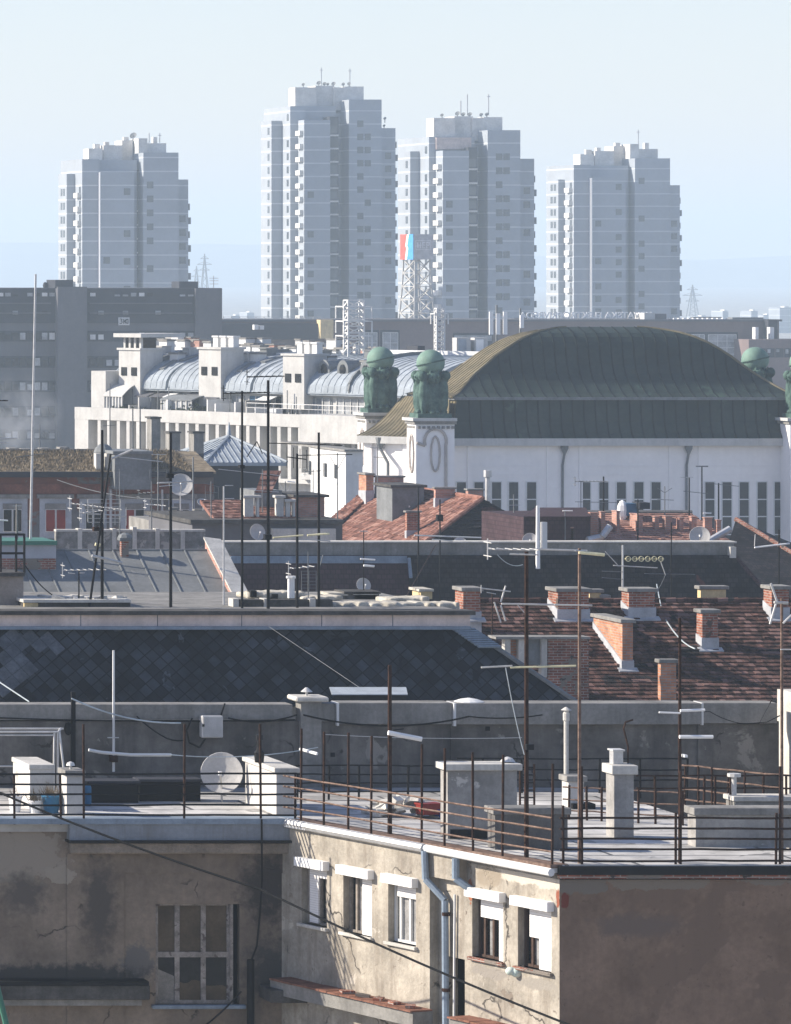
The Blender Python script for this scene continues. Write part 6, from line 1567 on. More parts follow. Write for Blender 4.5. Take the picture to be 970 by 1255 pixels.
railing('black railing in front of the dish and white chimneys on the left wing', ((X(-40, dl), dl, ZT), (X(364, dl), dl, ZT)), (1.0, .77, .55, .31, .09), [(lf(px), h) for px, h in ((103, 2.1), (226, 2.1), (320, 2.1), (75, .98), (362, 1.0), (18, .98))], 0, m_black, m_rust, r=.024, seed=4)
d = DT(980)
railing('black railing at the back of the terrace behind the rubble heap', ((X(362, d), d, ZT), (X(548, d), d, ZT)), (.78, .58, .38, .18), [((px - 362) / 186, .8) for px in (365, 403, 440, 500, 546)], 0, m_black, m_black, r=.018, seed=5)
d = DT(972)
railing('black rear railing below the tall vent pipe', ((X(560, d), d, ZT), (X(842, d), d, ZT)), (.80, .54, .30), [((px - 560) / 282, .8) for px in (577, 593, 640, 735, 785, 842)], 0, m_black, m_black, r=.018, seed=6)
railing('short rusty railing with bent lower rails between the slim chimney and the small one', (P(690, 1004, DT(1004)), P(840, 1012, DT(1012))), (.72, .45, .2), [(f, .76) for f in (.05, .2, .32, .62, .76, .98)], 0, m_rustl, m_rust, r=.018, seed=7)
railing('sunlit rusty railing running diagonally behind the long low block', (P(836, 985, DT(985)), P(1010, 1004, DT(1004))), (.88, .60, .34, .10), [(f, .9) for f in (.02, .12, .22, .33, .45, .58, .7, .82)], 0, m_rustl, m_rust, r=.02, seed=8)
railing('dark railing crossing in front of the sunlit diagonal one', (P(780, 1000, DT(1000)), P(1010, 1000, DT(1000))), (.90, .62), [(f, .9) for f in (.1, .36, .42, .5, .8)], 0, m_rust, m_rust, r=.02, seed=9)
# ladder leaning on the big block
def ladder():
    t = thing('ladder', 'dark steel ladder standing at the right end of the big concrete block', 'ladder', tuple(P(640, 1010, DT(1010))))
    d = DT(1012)
    for px in (637.5, 655): MB().tube((X(px, d), d, ZT), (X(px, d), d, ZT + 1.35), .025, 5).build('stile', m_rust, t)
    mb = MB()
    for i in range(8): mb.tube((X(637.5, d), d, ZT + .12 + .165 * i), (X(655, d), d, ZT + .12 + .165 * i), .018, 5)
    mb.build('rungs', m_black, t)
ladder()

# ================================================================== things standing on the terrace
def terrace_block(name, label, cat, a, b, c, top, base, mat, capm, capy, over=.06, group='plastered chimney blocks on the terrace', dep=None):
    d = DT(base); x0, x1 = X(b, d), X(c, d); dep = dep or (b - a) / (S(d) * K(b)); zt = Z(top, d)
    t = thing(name, label, cat, ((x0 + x1) / 2, d + dep / 2, ZT), group)
    MB().box(x0, x1, d, d + dep, ZT - .02, Z(capy, d)).build('body', mat, t)
    MB().box(x0 - over, x1 + over, d - over, d + dep + over, Z(capy, d), zt).build('cap', capm, t, bevel=.012)
    return t, d, dep
m_block = surf('grey_block_render', (.27, .262, .25), (.38, .365, .345), var=.25, scale=1.2, bump=.4, streak=.3, streakc=(.12, .115, .11), patch=[(1.5, .66, (.5, .48, .45), 3.)])
m_blockw = surf('whitewashed_render', (.50, .485, .46), var=.12, scale=1.5, bump=.35, streak=.2, streakc=(.35, .33, .3), patch=[(2., .66, (.36, .33, .29), 3.)])
t, d, dep = terrace_block('chimney_block', 'big grey rendered block, widest on the terrace, with a flat slab lid', 'chimney block', 540, 549, 634, 936, 1028, m_block, m_concl, 944, .09)
MB().lathe((X(628, d), d + .3, Z(936, d)), [(.02, 0), (.16, .02), (.10, .09), (.02, .12)], 10).build('cowl', m_alu, t)
MB().box(X(552, d), X(597, d), d - .02, d + .01, ZT + .01, ZT + .2).build('opening', m_dark, t)
t, d, dep = terrace_block('chimney_block', 'low dark block with a white end, in front of the big grey block', 'chimney block', 598, 607, 696, 990, 1041, surf('dark_render', (.12, .115, .11), var=.3, scale=1.5, bump=.3), m_conc, 998, .06)  # one dark render over the whole block
t, d, dep = terrace_block('chimney', 'slim tall chimney with a metal flue box on its cap', 'chimney', 743, 753, 777, 938, 1027, m_block, m_concl, 949, .07)
fb = MB().box(X(757, d), X(769, d), d + .25, d + .5, Z(938, d), Z(922, d)).build('flue_box', m_galv, t); MB().box(X(755.5, d), X(770.5, d), d + .2, d + .55, Z(922, d), Z(920, d)).build('flue_lid', m_alu, fb)
MB().path([P(770, 938, d + .4), P(770, 915, d + .4), P(764.5, 893, d + .4), P(767, 885, d + .4), P(776, 882, d + .4)], .02, 5).build('bent_pipe', m_rust, t)
t, d, dep = terrace_block('chimney', 'small plastered chimney carrying the tall white vent pipe', 'chimney', 689, 697, 716, 951, 991, m_blockw, m_conc, 958, .06)
MB().box(X(700, d), X(728, d), d - .12, d + .3, ZT, ZT + .12).build('dark_foot', m_dark, t)
MB().lathe((X(701.5, d), d + .4, Z(951, d)), [(.055, 0), (.055, 1.2), (.075, 1.22), (.075, 1.38), (.055, 1.40), (.055, 1.44), (.12, 1.45), (.02, 1.52)], 10).build('vent_pipe', m_concl, t)
t, d, dep = terrace_block('chimney_block', 'long low block at the right edge with a whitewashed end', 'chimney block', 843, 853, 1020, 990, 1038, m_block, m_conc, 999, .06)
t, d, dep = terrace_block('chimney_block', 'second low block at the right edge, behind the long one, with a T shaped vent', 'chimney block', 890, 901, 1020, 976, 1002, m_conc, m_concl, 982, .05)
MB().lathe((X(905, d), d + .25, Z(977, d)), [(.055, 0), (.055, .42), (.15, .43), (.15, .5)], 10).build('vent_pipe', m_alu, t)
t, d, dep = terrace_block('chimney', 'wide whitewashed chimney bank with a black cowl beside the railing corner', 'chimney', 300, 339, 364, 941, 999, m_blockw, m_concl, 947, .06)
MB().lathe((X(336, d), d + 1.2, Z(941, d)), [(.10, 0), (.12, .22), (.07, .28), (.055, .34), (.055, .50), (.08, .51), (.08, .62)], 10).build('cowl', m_black, t)
t, d, dep = terrace_block('chimney', 'whitewashed chimney at the left edge behind the flower pots', 'chimney', 16, 37, 66, 937, 992, m_blockw, m_concl, 943, .03)
t, d, dep = terrace_block('chimney', 'narrow plastered chimney with a mushroom cowl beside the blue planter', 'chimney', 74, 82, 102, 944, 999, m_blockw, m_conc, 951, .05)
MB().lathe((X(90, d), d + .25, Z(944, d)), [(.03, 0), (.03, .07), (.10, .08), (.08, .14), (.02, .17)], 10).build('cowl', m_alu, t)

def pot(px, py, r, h, mat, label, plant=0):
    d = DT(py); c = (X(px, d), d, ZT)
    t = thing('flower_pot', label, 'flower pot', c, 'pots by the left chimneys')
    MB().lathe(c, [(r * .75, 0), (r, h * .9), (r * 1.08, h * .9), (r * 1.06, h), (r * .9, h), (r * .88, h * .8)], 14).build('pot_body', mat, t)
    if plant:
        mb = MB(); r_ = random.Random(int(px))
        for _ in range(plant):
            p = Vector((c[0] + r_.gauss(0, r * .5), c[1] + r_.gauss(0, r * .5), c[2] + h * .9)); q = p + Vector((r_.gauss(0, .1), r_.gauss(0, .1), r_.uniform(.08, .36))); e = Vector((.012, .008, 0)); mb.poly([p - e, p + e, q])
        mb.build('dry_stems', m_grass if plant > 40 else m_rustl, t)
pot(19, 995, .15, .36, m_whitepaint, 'white flower pot at the foot of the left edge chimney', 20)
pot(43, 996, .15, .28, m_whitepaint, 'white flower pot just left of the blue planter', 50)
pot(63, 996, .21, .40, m_bluepl, 'blue planter with dry stems beside the narrow chimney', 70)
def low_box(a, b, y0, base, mat, label, cat='bench'):
    d = DT(base); t = thing('planter_box' if cat != 'bench' else 'storage_bench', label, cat, (X((a + b) / 2, d), d, ZT))
    MB().box(X(a, d), X(b, d), d, d + .5, ZT, Z(y0 + 3, d)).build('box_body', mat, t); MB().box(X(a, d) - .04, X(b, d) + .04, d - .04, d + .54, Z(y0 + 3, d), Z(y0, d)).build('lid', m_bluewall, t)
low_box(106, 170, 957, 984, m_black, 'black low box along the wall left of the dish', 'bench')
low_box(172, 246, 955, 982, m_dark, 'longer black box under the dish', 'bench')
def barrel():
    d = DT(988); t = thing('gas_bottle', 'slim blue canister standing beside the narrow chimney', 'canister', (X(108, d), d, ZT))
    MB().lathe((X(108, d), d, ZT), [(.07, 0), (.08, .03), (.08, .42), (.05, .48)], 12).build('canister_body', m_bluepl, t); MB().lathe((X(108, d), d, ZT + .48), [(.03, 0), (.03, .08)], 8).build('valve', m_black, t)
barrel()
def dish_thing(px, py, rpx, D, label, stand=None, mat=m_dish, facing=(-.35, -.9, .25), group='satellite dishes on the roofs'):
    c = P(px, py, D); r = rpx / S(D); t = thing('satellite_dish', label, 'satellite dish', (c.x, c.y, c.z - r), group)
    f = Vector(facing).normalized()
    MB().dish(c, r, f, 24).build('reflector', mat, t, smooth=False)
    a = c - Vector((0, 0, r * .95)) - f * r * .1; b = c + f * r * .75 - Vector((0, 0, r * .15))
    mb = MB().tube(a, b, r * .035 + .008, 5); mb.build('feed_arm', m_alu, t)
    MB().rbox(b, r * .07, r * .11, r * .09).build('receiver', m_whitepaint, t)
    base = c - f * r * .28; z0 = stand if stand is not None else c.z - r * 2.2
    MB().path([base, Vector((base.x, base.y + .05, base.z)), Vector((base.x, base.y + .05, z0))], max(.02, r * .05), 6).build('stand', m_galv, t)
dish_thing(272, 947, 25, DT(984), 'large round satellite dish on the terrace beside the whitewashed chimney bank', ZT)
dish_thing(446, 717, 9, 142, 'small grey dish on the slate house roof, against the purple roof', Z(748.5, 135) - .05, facing=(.1, -.9, .3))
dish_thing(222, 594, 14, 233, 'big pale dish above the cluttered terrace, before the dark wall', Z(640, 233), facing=(-.2, -.9, .35))
dish_thing(208, 641, 10, 231, 'lower left dish of the pair on the cluttered terrace parapet', Z(660, 231), facing=(-.3, -.9, .3))
dish_thing(238, 641, 9.5, 231, 'lower right dish of the pair on the cluttered terrace parapet', Z(660, 231), facing=(.3, -.9, .3))
dish_thing(316, 652, 10, 222, 'round dish on the grey wall of the flat concrete house', Z(668, 222), facing=(.2, -.9, .2))
dish_thing(499, 621, 10, 241, 'pale dish on the lift house of the red tile roof', Z(640, 241), facing=(.1, -.95, .3))
dish_thing(858, 657, 12, 218, 'grey dish at the right end of the pale red roof', Z(672, 218), facing=(-.3, -.9, .3))
dish_thing(650, 662, 9, 205, 'pale dish half hidden by the grey coping near the white flue pipes', Z(675, 205), facing=(-.3, -.9, .3))
dish_thing(565, 665, 8, 205, 'pale dish whose rim just rises over the grey coping left of the thick mast', Z(680, 205), facing=(0, -.8, .6))
dish_thing(250, 616, 8, 234, 'small tilted dish right of the big pale dish', Z(640, 234), facing=(.1, -.6, .8))

# rubble heap
def rubble():
    d = DT(1002); r = random.Random(14)
    mb = MB()
    for i in range(46):
        u = r.random(); px = 462 + u * 74; h = max(0, .40 * math.sin(u * math.pi)) * r.random()
        mb.rbox((X(px, d), d + r.uniform(0, .9), ZT + .05 + h), r.uniform(.05, .22), r.uniform(.05, .14), r.uniform(.02, .06), r.uniform(0, 3.1), r.uniform(-.6, .6))
    o = mb.build('rubble', m_concl); o['kind'] = 'stuff'; tag(o, 'heap of pale broken slabs and sheets behind the flank railing', 'rubble')
    t = thing('red_crate', 'red plastic crate lying in the rubble heap', 'crate', (X(520, d), d, ZT)); MB().rbox((X(524, d), d - .1, ZT + .2), .24, .15, .11, .3).build('crate_body', m_redpl, t); MB().rbox((X(524, d), d - .1, ZT + .32), .26, .17, .02, .3).build('crate_rim', m_redpl, t)
    t = thing('blue_basin', 'blue plastic basin beside the red crate', 'basin', (X(548, d), d, ZT)); MB().lathe((X(543, d), d, ZT), [(.18, 0), (.27, .18), (.29, .18), (.29, .2), (.25, .2), (.17, .05)], 14).build('basin_body', surf('deep_blue_plastic', (.02, .05, .22), bump=0, rough=.4), t)
rubble()
def flower_bag():
    c = Vector(FA(tF(632), .12, zF(632, 1190))); o = MB().ellip(c, .11, .10, .09, 10, 8).ellip(c + Vector((.12, -.03, -.02)), .13, .11, .11, 10, 8).ellip(c + Vector((.24, -.06, .03)), .1, .1, .09, 10, 8).build('plastic_bag', surf('pale_turquoise_bag', (.45, .62, .58), (.72, .70, .60), var=.1, scale=7, bump=.3, rough=.4), None, smooth=True)
    tag(o, 'pale turquoise plastic bag on the sill between the two shuttered windows', 'bag')
flower_bag()
def drying_frame():
    d = DT(975); t = thing('drying_frame', 'pale tubular clothes drying frame at the left end of the terrace', 'drying frame', (X(40, d), d, ZT))
    w_ = X(72, d); x0 = X(-30, d)
    MB().tube((x0, d, Z(897, d)), (w_, d, Z(897, d)), .028, 6).tube((x0, d, Z(901, d)), (X(68, d), d, Z(901, d)), .02, 6).tube((x0, d + .6, Z(893, d + .6)), (X(78, d + .6), d + .6, Z(893, d + .6)), .025, 6).tube((w_, d, Z(897, d)), (X(82, d), d + .6, Z(893, d + .6)), .03, 6).build('top_frame', m_alu, t)
    for a, b in ((67, 66), (71, 71), (73, 79)): MB().tube((X(a, d), d, Z(897, d)), (X(b, d) , d - (.3 if b > 72 else 0), ZT), .025, 6).build('leg', m_alu, t)
    MB().tube((x0, d, Z(939, d)), (X(20, d), d, Z(939, d)), .02, 5).build('low_rail', m_alu, t)
drying_frame()
# ================================================================== antennas
def antenna(label, px, top, base, D, items=(), r=.03, mat=None, px_top=None, zb=None, group='television aerials on the roofs', cat='antenna'):
    mat = mat or m_black
    b = P(px, base, D); tp = P(px if px_top is None else px_top, top, D)
    if zb is not None: b.z = zb
    t = thing('antenna', label, cat, tuple(b), group)
    MB().tube(b - Vector((0, 0, .3)), tp, r, 6, r * .8).build('mast', mat, t)
    rr = random.Random(int(px * 7 + top))
    for it in items:
        kind, ya, a, yb, bb = it[:5]; m = it[5] if len(it) > 5 else m_alu
        dd = D - r - .03; p, q = P(a, ya, dd), P(bb, yb, dd); mb = MB(); L = (q - p).length
        if kind == 'bar': mb.tube(p, q, it[6] if len(it) > 6 else .035, 6)
        elif kind == 'rod': mb.tube(p, q, .014, 5)
        elif kind == 'yagi':
            mb.tube(p, q, .016, 5); n = max(4, int(L / .16))
            for i in range(n):
                c = p.lerp(q, (i + .5) / n); h = .20 + .10 * i / n
                mb.tube(c + Vector((0, -h, .012)), c + Vector((0, h, .012)), .012, 4)
            c = p if len(it) < 7 else q
            for s_ in (-1, 1): mb.tube(c + Vector((0, -.25, s_ * .14)), c + Vector((0, .25, s_ * .14)), .012, 4); 
            mb.tube(c + Vector((0, 0, -.22)), c + Vector((0, 0, .22)), .014, 4)
        elif kind == 'vyagi':                       # vertical elements
            mb.tube(p, q, .016, 5); n = max(3, int(L / .28))
            for i in range(n + 1):
                c = p.lerp(q, i / n); h = .30 - .012 * i
                mb.tube(c - Vector((0, 0, h)), c + Vector((0, 0, h)), .010, 4)
        elif kind == 'loops':
            mb.tube(p, q, .014, 5); n = int(L / .21)
            for i in range(n):
                c = p.lerp(q, (i + .5) / n) + Vector((0, -.02, 0))
                for k in range(8):
                    a0, a1 = k * math.pi / 4, (k + 1) * math.pi / 4
                    mb.tube(c + Vector((math.cos(a0) * .08, 0, math.sin(a0) * .08)), c + Vector((math.cos(a1) * .08, 0, math.sin(a1) * .08)), .018, 4)
        elif kind == 'grid':
            for i in range(7): f = i / 6; mb.tube(P(a, ya + (yb - ya) * f, dd), P(bb, ya + (yb - ya) * f, dd), .010, 4)
            for f in (0, .5, 1): mb.tube(P(a + (bb - a) * f, ya, dd), P(a + (bb - a) * f, yb, dd), .012, 4)
        elif kind == 'box': mb.box(min(p.x, q.x), max(p.x, q.x), D - .12, D + .1, min(p.z, q.z), max(p.z, q.z))
        elif kind == 'cable': mb.path(sag(p, q, it[6] if len(it) > 6 else .3, 10), .010, 4)
        mb.build({'bar': 'crossbar', 'rod': 'rod', 'yagi': 'yagi_array', 'vyagi': 'yagi_array', 'loops': 'loop_array', 'grid': 'grid_reflector', 'box': 'junction_box', 'cable': 'lead'}[kind], m, t)
    return t
ZR9 = Z(748.5, 135.) - .04
# on the slate house roof
antenna('thick black mast with a tangle of small aerials, second dark mast from the left edge', 125.5, 527, 735, 137.4, [
    ('yagi', 617, 86, 625, 150), ('vyagi', 628, 100, 633, 155), ('grid', 612, 108, 640, 148), ('bar', 563, 135, 551, 163), ('rod', 560, 146, 566, 200), ('box', 646, 115, 651, 127, m_rust), ('bar', 667, 117, 668, 123, m_yellow, .05), ('yagi', 629, 98, 624, 142)], r=.045, zb=ZR9)
antenna('leaning black mast that crosses the thick mast with the tangle of aerials', 108, 556, 735, 137.2, [('bar', 681, 113, 690, 150, m_alu, .04)], r=.035, px_top=136, zb=ZR9)
antenna('small yagi aerial with a white boom on the low plinth of the slate house', 97, 697, 734, 137.6, [('yagi', 699, 77, 698, 131), ('rod', 702, 84, 703, 92), ('rod', 702, 98, 702, 104)], r=.022, zb=ZR9)
antenna('tall black mast rising beside the big pale dish', 209.5, 530, 747, 137., [('box', 580, 205, 586, 213, m_black), ('bar', 592, 193, 590, 237, m_alu, .025), ('rod', 596, 196, 593, 230)], r=.045, zb=ZR9)
antenna('tall thin black mast whose long yagi crosses the white apartment house', 297, 479, 745, 136.6, [('yagi', 482, 274, 481, 331, m_black), ('box', 570, 294, 574, 300, m_black)], r=.036, zb=ZR9)
antenna('tallest black mast in front of the white apartment house, short yagi near its top', 329, 466, 738, 136.4, [('yagi', 462, 303, 461, 349, m_black), ('box', 655, 325, 661, 333, m_black), ('rod', 543, 329, 545, 400, m_black), ('rod', 541, 315, 560, 303, m_black), ('rod', 541, 315, 556, 322, m_black)], r=.045, zb=ZR9)
antenna('shorter black mast with a thin horizontal boom at its tip, left of the owl pier', 364.5, 556, 740, 136.8, [('rod', 558, 364, 557, 432, m_black), ('vyagi', 560, 352, 563, 376, m_black), ('bar', 659, 335, 656, 372, m_yellow, .025)], r=.04, zb=ZR9)
antenna('black mast that stands nearest the owl statues, yellow rods across its foot', 391, 530, 736, 137.2, [('bar', 656, 377, 654, 404, m_yellow, .03), ('rod', 661, 365, 663, 405), ('yagi', 697, 354, 694, 386), ('rod', 545, 391, 546, 420, m_black)], r=.04, zb=ZR9)
antenna('pale grey pole with two short bars beside the whitish gable coping', 274.5, 596, 746, 138., [('rod', 595, 276, 595, 286), ('rod', 611, 276, 611, 287)], r=.026, mat=m_galv, zb=ZR9)
antenna('thin aerial with two white bars above the small grey dish', 446, 650, 724, 141., [('bar', 685, 442, 686, 460, m_whitepaint, .025), ('bar', 693, 446, 694, 459, m_whitepaint, .035), ('rod', 651, 441, 651, 451)], r=.016, zb=ZR9)
antenna('low comb aerial with many short rods on the slate house roof', 378, 676, 738, 138.4, [('grid', 700, 370, 725, 388, m_zincd), ('rod', 712, 388, 680, 396, m_zincd)], r=.016, mat=m_zincd, zb=ZR9)
# left edge
antenna('very tall whip aerial, white above and grey below, in front of the dark office block', 37.5, 336, 668, 189.8, [('rod', 560, 20, 556, 56, m_zincd)], r=.05, mat=m_galv, px_top=44, zb=Z(664, 188.6))
antenna('dark yagi reaching in from the left edge above the grass roof', -14, 468, 700, 140, [('yagi', 491, -14, 491, 10, m_black), ('rod', 538, -10, 537, 20), ('rod', 543, -10, 543, 9)], r=.03, zb=ZR9)
antenna('thin pole with a white head on the grass roof house', 49, 520, 556, 254, [('rod', 537, 40, 537, 58, m_zincd)], r=.03, mat=m_zincd)
antenna('small pole standing on the pale block with a green edge', 21, 618, 662, 189.5, [('rod', 620, 16, 620, 27), ('bar', 637, -4, 638, 10, m_whitepaint, .03)], r=.05, mat=m_conc)
# middle distance
antenna('aerial with a bent boom at the left of the colonnade', 163, 500, 563, 253.5, [('rod', 552, 132, 553, 190, m_zincd)], r=.04, mat=m_zincd)
antenna('paired aerial beside the one with the bent boom, before the colonnade', 172, 497, 563, 253.5, [], r=.04, mat=m_zincd)
antenna('short dark aerial in front of the white end wall of the apartment house', 135, 470, 562, 253., [('rod', 522, 126, 521, 142, m_zincd)], r=.03, mat=m_zincd)
antenna('thin aerial rising over the cluttered terrace left of the big pale dish', 194, 556, 650, 236, [('grid', 576, 184, 588, 205, m_zincd), ('rod', 557, 186, 557, 204)], r=.035, mat=m_zincd)
antenna('dark aerial behind the pair of dishes on the cluttered terrace', 237, 560, 645, 236, [('rod', 612, 226, 613, 247, m_zincd)], r=.04, mat=m_zincd)
antenna('aerial with spread prongs above the red lean-to roof', 350, 590, 635, 230, [('rod', 592, 343, 610, 350), ('rod', 592, 357, 610, 350), ('bar', 590, 352, 591, 362, m_whitepaint, .03)], r=.03, mat=m_zincd)
antenna('aerial with two long white rods in front of the red lean-to roof', 322, 575, 640, 226, [('rod', 601, 312, 603, 342, m_offwhite), ('rod', 575, 268, 583, 345, m_offwhite)], r=.03, mat=m_zincd)
antenna('aerial with upturned branches between the pyramid roof and the white annex', 414, 555, 640, 232, [('cable', 615, 395, 590, 414, m_zincd, .4), ('rod', 560, 405, 575, 414, m_zincd), ('rod', 558, 424, 575, 414, m_zincd)], r=.03, mat=m_zincd)
antenna('thin aerial standing on the red tile roof before the right lift house', 513, 596, 745, 198.95, [('bar', 656, 508, 659, 590, m_offwhite, .03), ('bar', 661, 530, 663, 555, m_offwhite, .02)], r=.035, mat=m_black)
antenna('thin dark aerial next to the pale crossbars on the red roof', 539.5, 612, 745, 198.95, [('box', 631, 536, 639, 543, m_black)], r=.035, mat=m_black)
antenna('short aerial with a flat white head above the dark front hip', 630, 606, 662, 226, [('bar', 640, 628, 641, 638, m_whitepaint, .05), ('rod', 619, 622, 619, 638)], r=.03, mat=m_zincd)
antenna('white flue pipe pair standing behind the grey coping', 659.5, 620, 688, 199.3, [('box', 640, 665, 672, 671, m_offwhite)], r=.09, mat=m_whitepaint, group='flue pipes behind the coping', cat='flue pipe')
antenna('thin aerial with a T bar above the brown flat-roofed box', 693, 626, 668, 221.9, [('bar', 626, 690, 626, 702, m_whitepaint, .03)], r=.03, mat=m_zincd)
antenna('dark yagi aerial before the five hall windows', 740, 584, 634, 225, [('yagi', 590, 705, 590, 745, m_zincd), ('rod', 615, 705, 616, 760, m_zincd)], r=.04)
antenna('aerial right beside the right downpipe of the hall', 845, 585, 640, 226, [('rod', 585, 834, 585, 850), ('rod', 602, 838, 605, 868, m_zincd)], r=.035)
antenna('tall T shaped aerial between the right downpipe and the last hall windows', 860.5, 571, 642, 226, [('bar', 571.5, 853, 571.5, 868, m_zincd, .03), ('bar', 629, 862, 629, 872, m_whitepaint, .035)], r=.035)
antenna('plain dark aerial in front of the last hall windows', 881, 592, 648, 226, [('rod', 592, 866, 596, 906, m_zincd)], r=.04)
antenna('aerial just left of the blue water tank', 782, 612, 668, 222.2, [('rod', 648, 775, 649, 800, m_zincd)], r=.035)
antenna('long thin aerial before the dark roof, right of the row of loops', 823, 640, 742, 162, [('rod', 703, 790, 704, 852, m_zincd)], r=.022)
antenna('dark aerial with a long white bar on the dark hip roof', 955, 649, 752, 160.4, [('bar', 671, 925, 666, 968, m_whitepaint, .03), ('rod', 655, 926, 669, 925)], r=.03)
antenna('aerial with a row of cream loops on a brick chimney', 763.5, 668, 722, 160.6, [('loops', 685, 766, 685, 814, m_yellow), ('rod', 676, 742, 692, 757, m_alu), ('bar', 693, 752, 696, 806, m_alu, .02), ('bar', 700, 738, 701, 764, m_zincd, .012), ('rod', 708, 738, 710, 764, m_zincd), ('rod', 688, 810, 705, 816, m_alu), ('cable', 704, 816, 730, 800, m_zincd, .1)], r=.035, mat=m_galv)
antenna('low bent aerial with four hanging white rods on the left of the brown tile roof', 603.5, 727, 790, 156, [('bar', 721, 590, 725, 626, m_alu, .022), ('rod', 717, 590, 727, 590), ('bar', 718, 620, 738, 614, m_alu, .025), ('bar', 738, 606, 763, 614, m_alu, .025), ('bar', 742, 614, 761, 620, m_alu, .025), ('rod', 726, 597, 728, 608), ('rod', 742, 635, 752, 644)], r=.025, mat=m_rust)
antenna('thin grey aerial with one comb arm, right of the domed vent on the left roof', 147, 575, 652, 205.6, [('grid', 596, 134, 612, 152, m_zincd), ('rod', 577, 140, 577, 156, m_zincd)], r=.028, mat=m_zincd)
antenna('thin aerial with two yagi booms standing on the cracked parapet wall', 186, 590, 655, 206.1, [('yagi', 605, 170, 603, 190, m_zincd), ('yagi', 618, 178, 620, 204, m_offwhite)], r=.028, mat=m_zincd)
antenna('crooked aerial over the grey flat roof edge, left of the red lean-to', 259, 590, 645, 225, [('rod', 592, 250, 597, 270, m_zincd), ('vyagi', 603, 252, 604, 268, m_zincd)], r=.028, mat=m_zincd)
antenna('small dark aerial above the brick shed beside the red lean-to', 384, 575, 612, 228, [('yagi', 578, 374, 577, 396, m_zincd)], r=.028, mat=m_zincd)
antenna('thin aerial rising behind the big lift house on the red roof', 463, 545, 600, 247, [('rod', 549, 454, 549, 472, m_zincd), ('rod', 560, 458, 561, 470, m_zincd)], r=.03, mat=m_zincd)
antenna('thin forked aerial on the pale red roof, left of the grey dish', 815, 596, 645, 225.5, [('rod', 598, 806, 604, 815, m_zincd), ('rod', 598, 824, 604, 815, m_zincd), ('rod', 612, 806, 613, 826, m_zincd)], r=.028, mat=m_zincd)
# masts of the terrace
antenna('thick dark mast at the flank railing with a long yagi on its tip', 645.5, 676, 1046, 101.2, [('yagi', 673, 598, 674, 660), ('bar', 679, 625, 680, 660, m_alu, .018), ('bar', 673, 656, 675, 720, m_alu, .02), ('bar', 740, 615, 742, 726, m_alu, .02), ('bar', 818, 590, 816, 628, m_alu, .02), ('bar', 818, 626, 816, 706, m_yellow, .022), ('cable', 692, 641, 680, 610, m_cablew, .1), ('box', 912, 645, 919, 654, m_black), ('cable', 818, 620, 925, 643, m_cablew, .1)], r=.048, mat=m_rust, zb=ZT)
antenna('pale mast at the right front railing with a yellowish bar at its top', 710.5, 672, 1058, 100.25, [('bar', 677, 710, 680, 741, m_yellow, .035), ('rod', 675, 705, 675, 718), ('bar', 741, 680, 742, 726, m_alu, .014)], r=.038, mat=m_rustl, zb=ZT)
antenna('dark mast before the rubble heap carrying one white bar', 478, 815, 1000, 105.4, [('bar', 898, 476, 906, 517, m_whitepaint, .055), ('rod', 895, 482, 893, 495, m_black)], r=.05, mat=m_rust, zb=ZT)
antenna('dark mast at the middle of the right front railing with white bars', 833.5, 757, 1058, 100.25, [('bar', 903, 833, 903, 874, m_whitepaint, .04), ('bar', 873, 808, 874, 834, m_whitepaint, .02), ('bar', 871, 834, 870, 864, m_whitepaint, .03), ('box', 925, 838, 928, 842, m_whitepaint)], r=.036, mat=m_rust, zb=ZT)
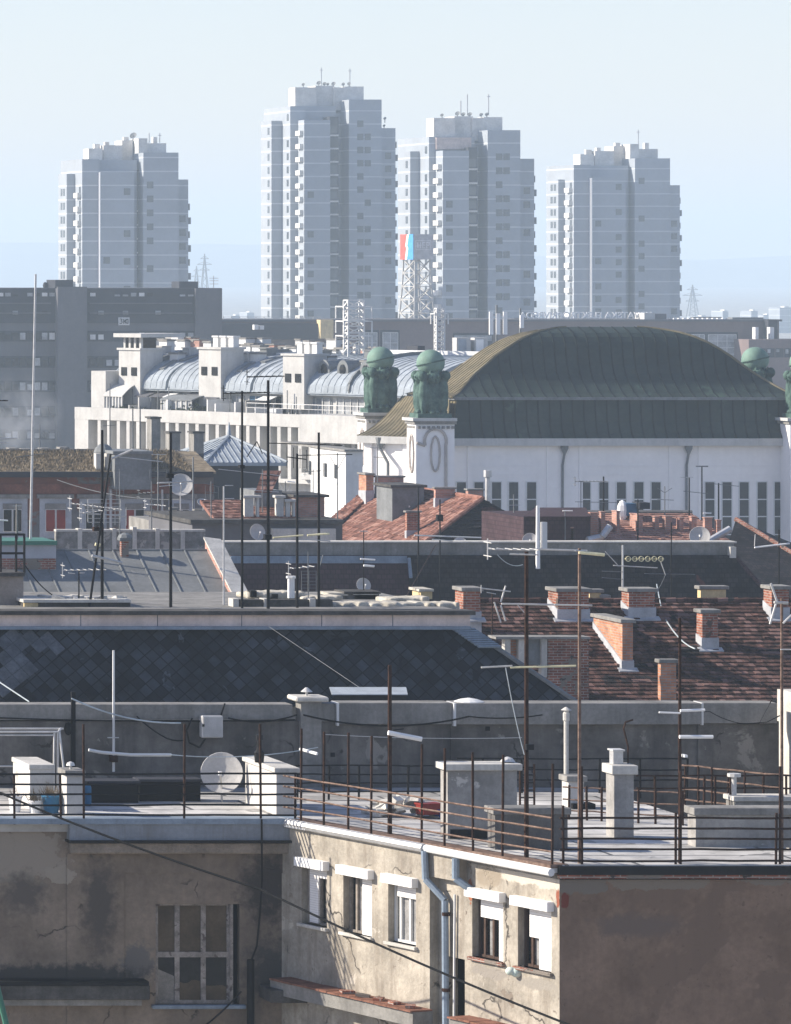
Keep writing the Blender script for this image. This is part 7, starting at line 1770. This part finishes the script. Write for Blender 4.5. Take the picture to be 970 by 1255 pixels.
antenna('pale mast at the right edge of the terrace with crossed white rods', 958.5, 733, 1058, 100.25, [('bar', 738, 949, 739, 966, m_alu, .03), ('bar', 715, 945, 738, 953, m_alu, .022), ('bar', 738, 952, 765, 944, m_alu, .022), ('bar', 764, 960, 748, 976, m_alu, .02), ('bar', 796, 957, 796, 975, m_alu, .014)], r=.034, mat=m_rustl, zb=ZT)
antenna('short white pole rising before the slate roof from a bracket on the party wall', 139.5, 797, 926, 114.8, [('rod', 904, 132, 904, 146), ('box', 926, 136, 934, 144, m_rust)], r=.032, mat=m_offwhite, zb=Z(930, 114.8), group='poles on the party wall', cat='pole')

# ================================================================== loose cables
def cable(label, pts, r, mat, name='cable', group=None):
    o = MB().path(pts, r, 5).build(name, mat); tag(o, label, 'cable', group)
cable('long black cable sagging diagonally across the old house front', sag(P(-60, 945, 108.0), P(320, 1090, 104.), .12, 10) + sag(P(320, 1090, 104.), P(900, 1330, 94), .18, 14)[1:], .026, m_cable)
cable('pale blue clothes line sagging from the burnt post to the junction box', sag(P(88, 856, 114.6), P(222, 886, 114.4), .16, 12), .02, m_cablew)
cable('thick white line stretched over the left terrace below the white pole', [P(109, 919, 112.), P(125, 922, 112.), P(160, 925, 112), P(210, 925, 112)], .04, m_offwhite)
cable('thin pale line running above the big satellite dish', sag(P(210, 925, 111.5), P(390, 916, 111.5), .12, 12), .012, m_cablew)
cable('short white rod sticking out beside the first tall railing post', [P(368, 918, 108), P(389, 924, 107.6)], .035, m_whitepaint)
cable('pale guy wire slanting over the left end of the slate roof', [P(-20, 823, 118), P(36, 860, 116.5)], .015, m_cablew)
cable('thin guy wire slanting over the middle of the slate roof', [P(330, 768, 134.5), P(440, 842, 118.)], .006, m_zincd)
cable('pair of faint wires strung along the wall behind the tall railing posts', sag(P(397, 900, 113.5), P(640, 904, 113.5), .05, 10), .008, m_alu)
cable('rusty wire slanting over the purple roof left of the two thin aerials', [P(494, 738, 150), P(534, 668, 195)], .02, m_rust)
cable('grey wires drooping between the grass roof and the cluttered terrace', sag(P(70, 588, 245), P(220, 612, 240), .3, 12), .02, m_zincd)
def green_pole():
    o = MB().tube(P(-14, 1165, 96), P(226, 2160, 96), .06, 8).build('green_pole', m_greenpaint); tag(o, 'pale green slanting pole cut off by the lower left corner', 'pole')
green_pole()
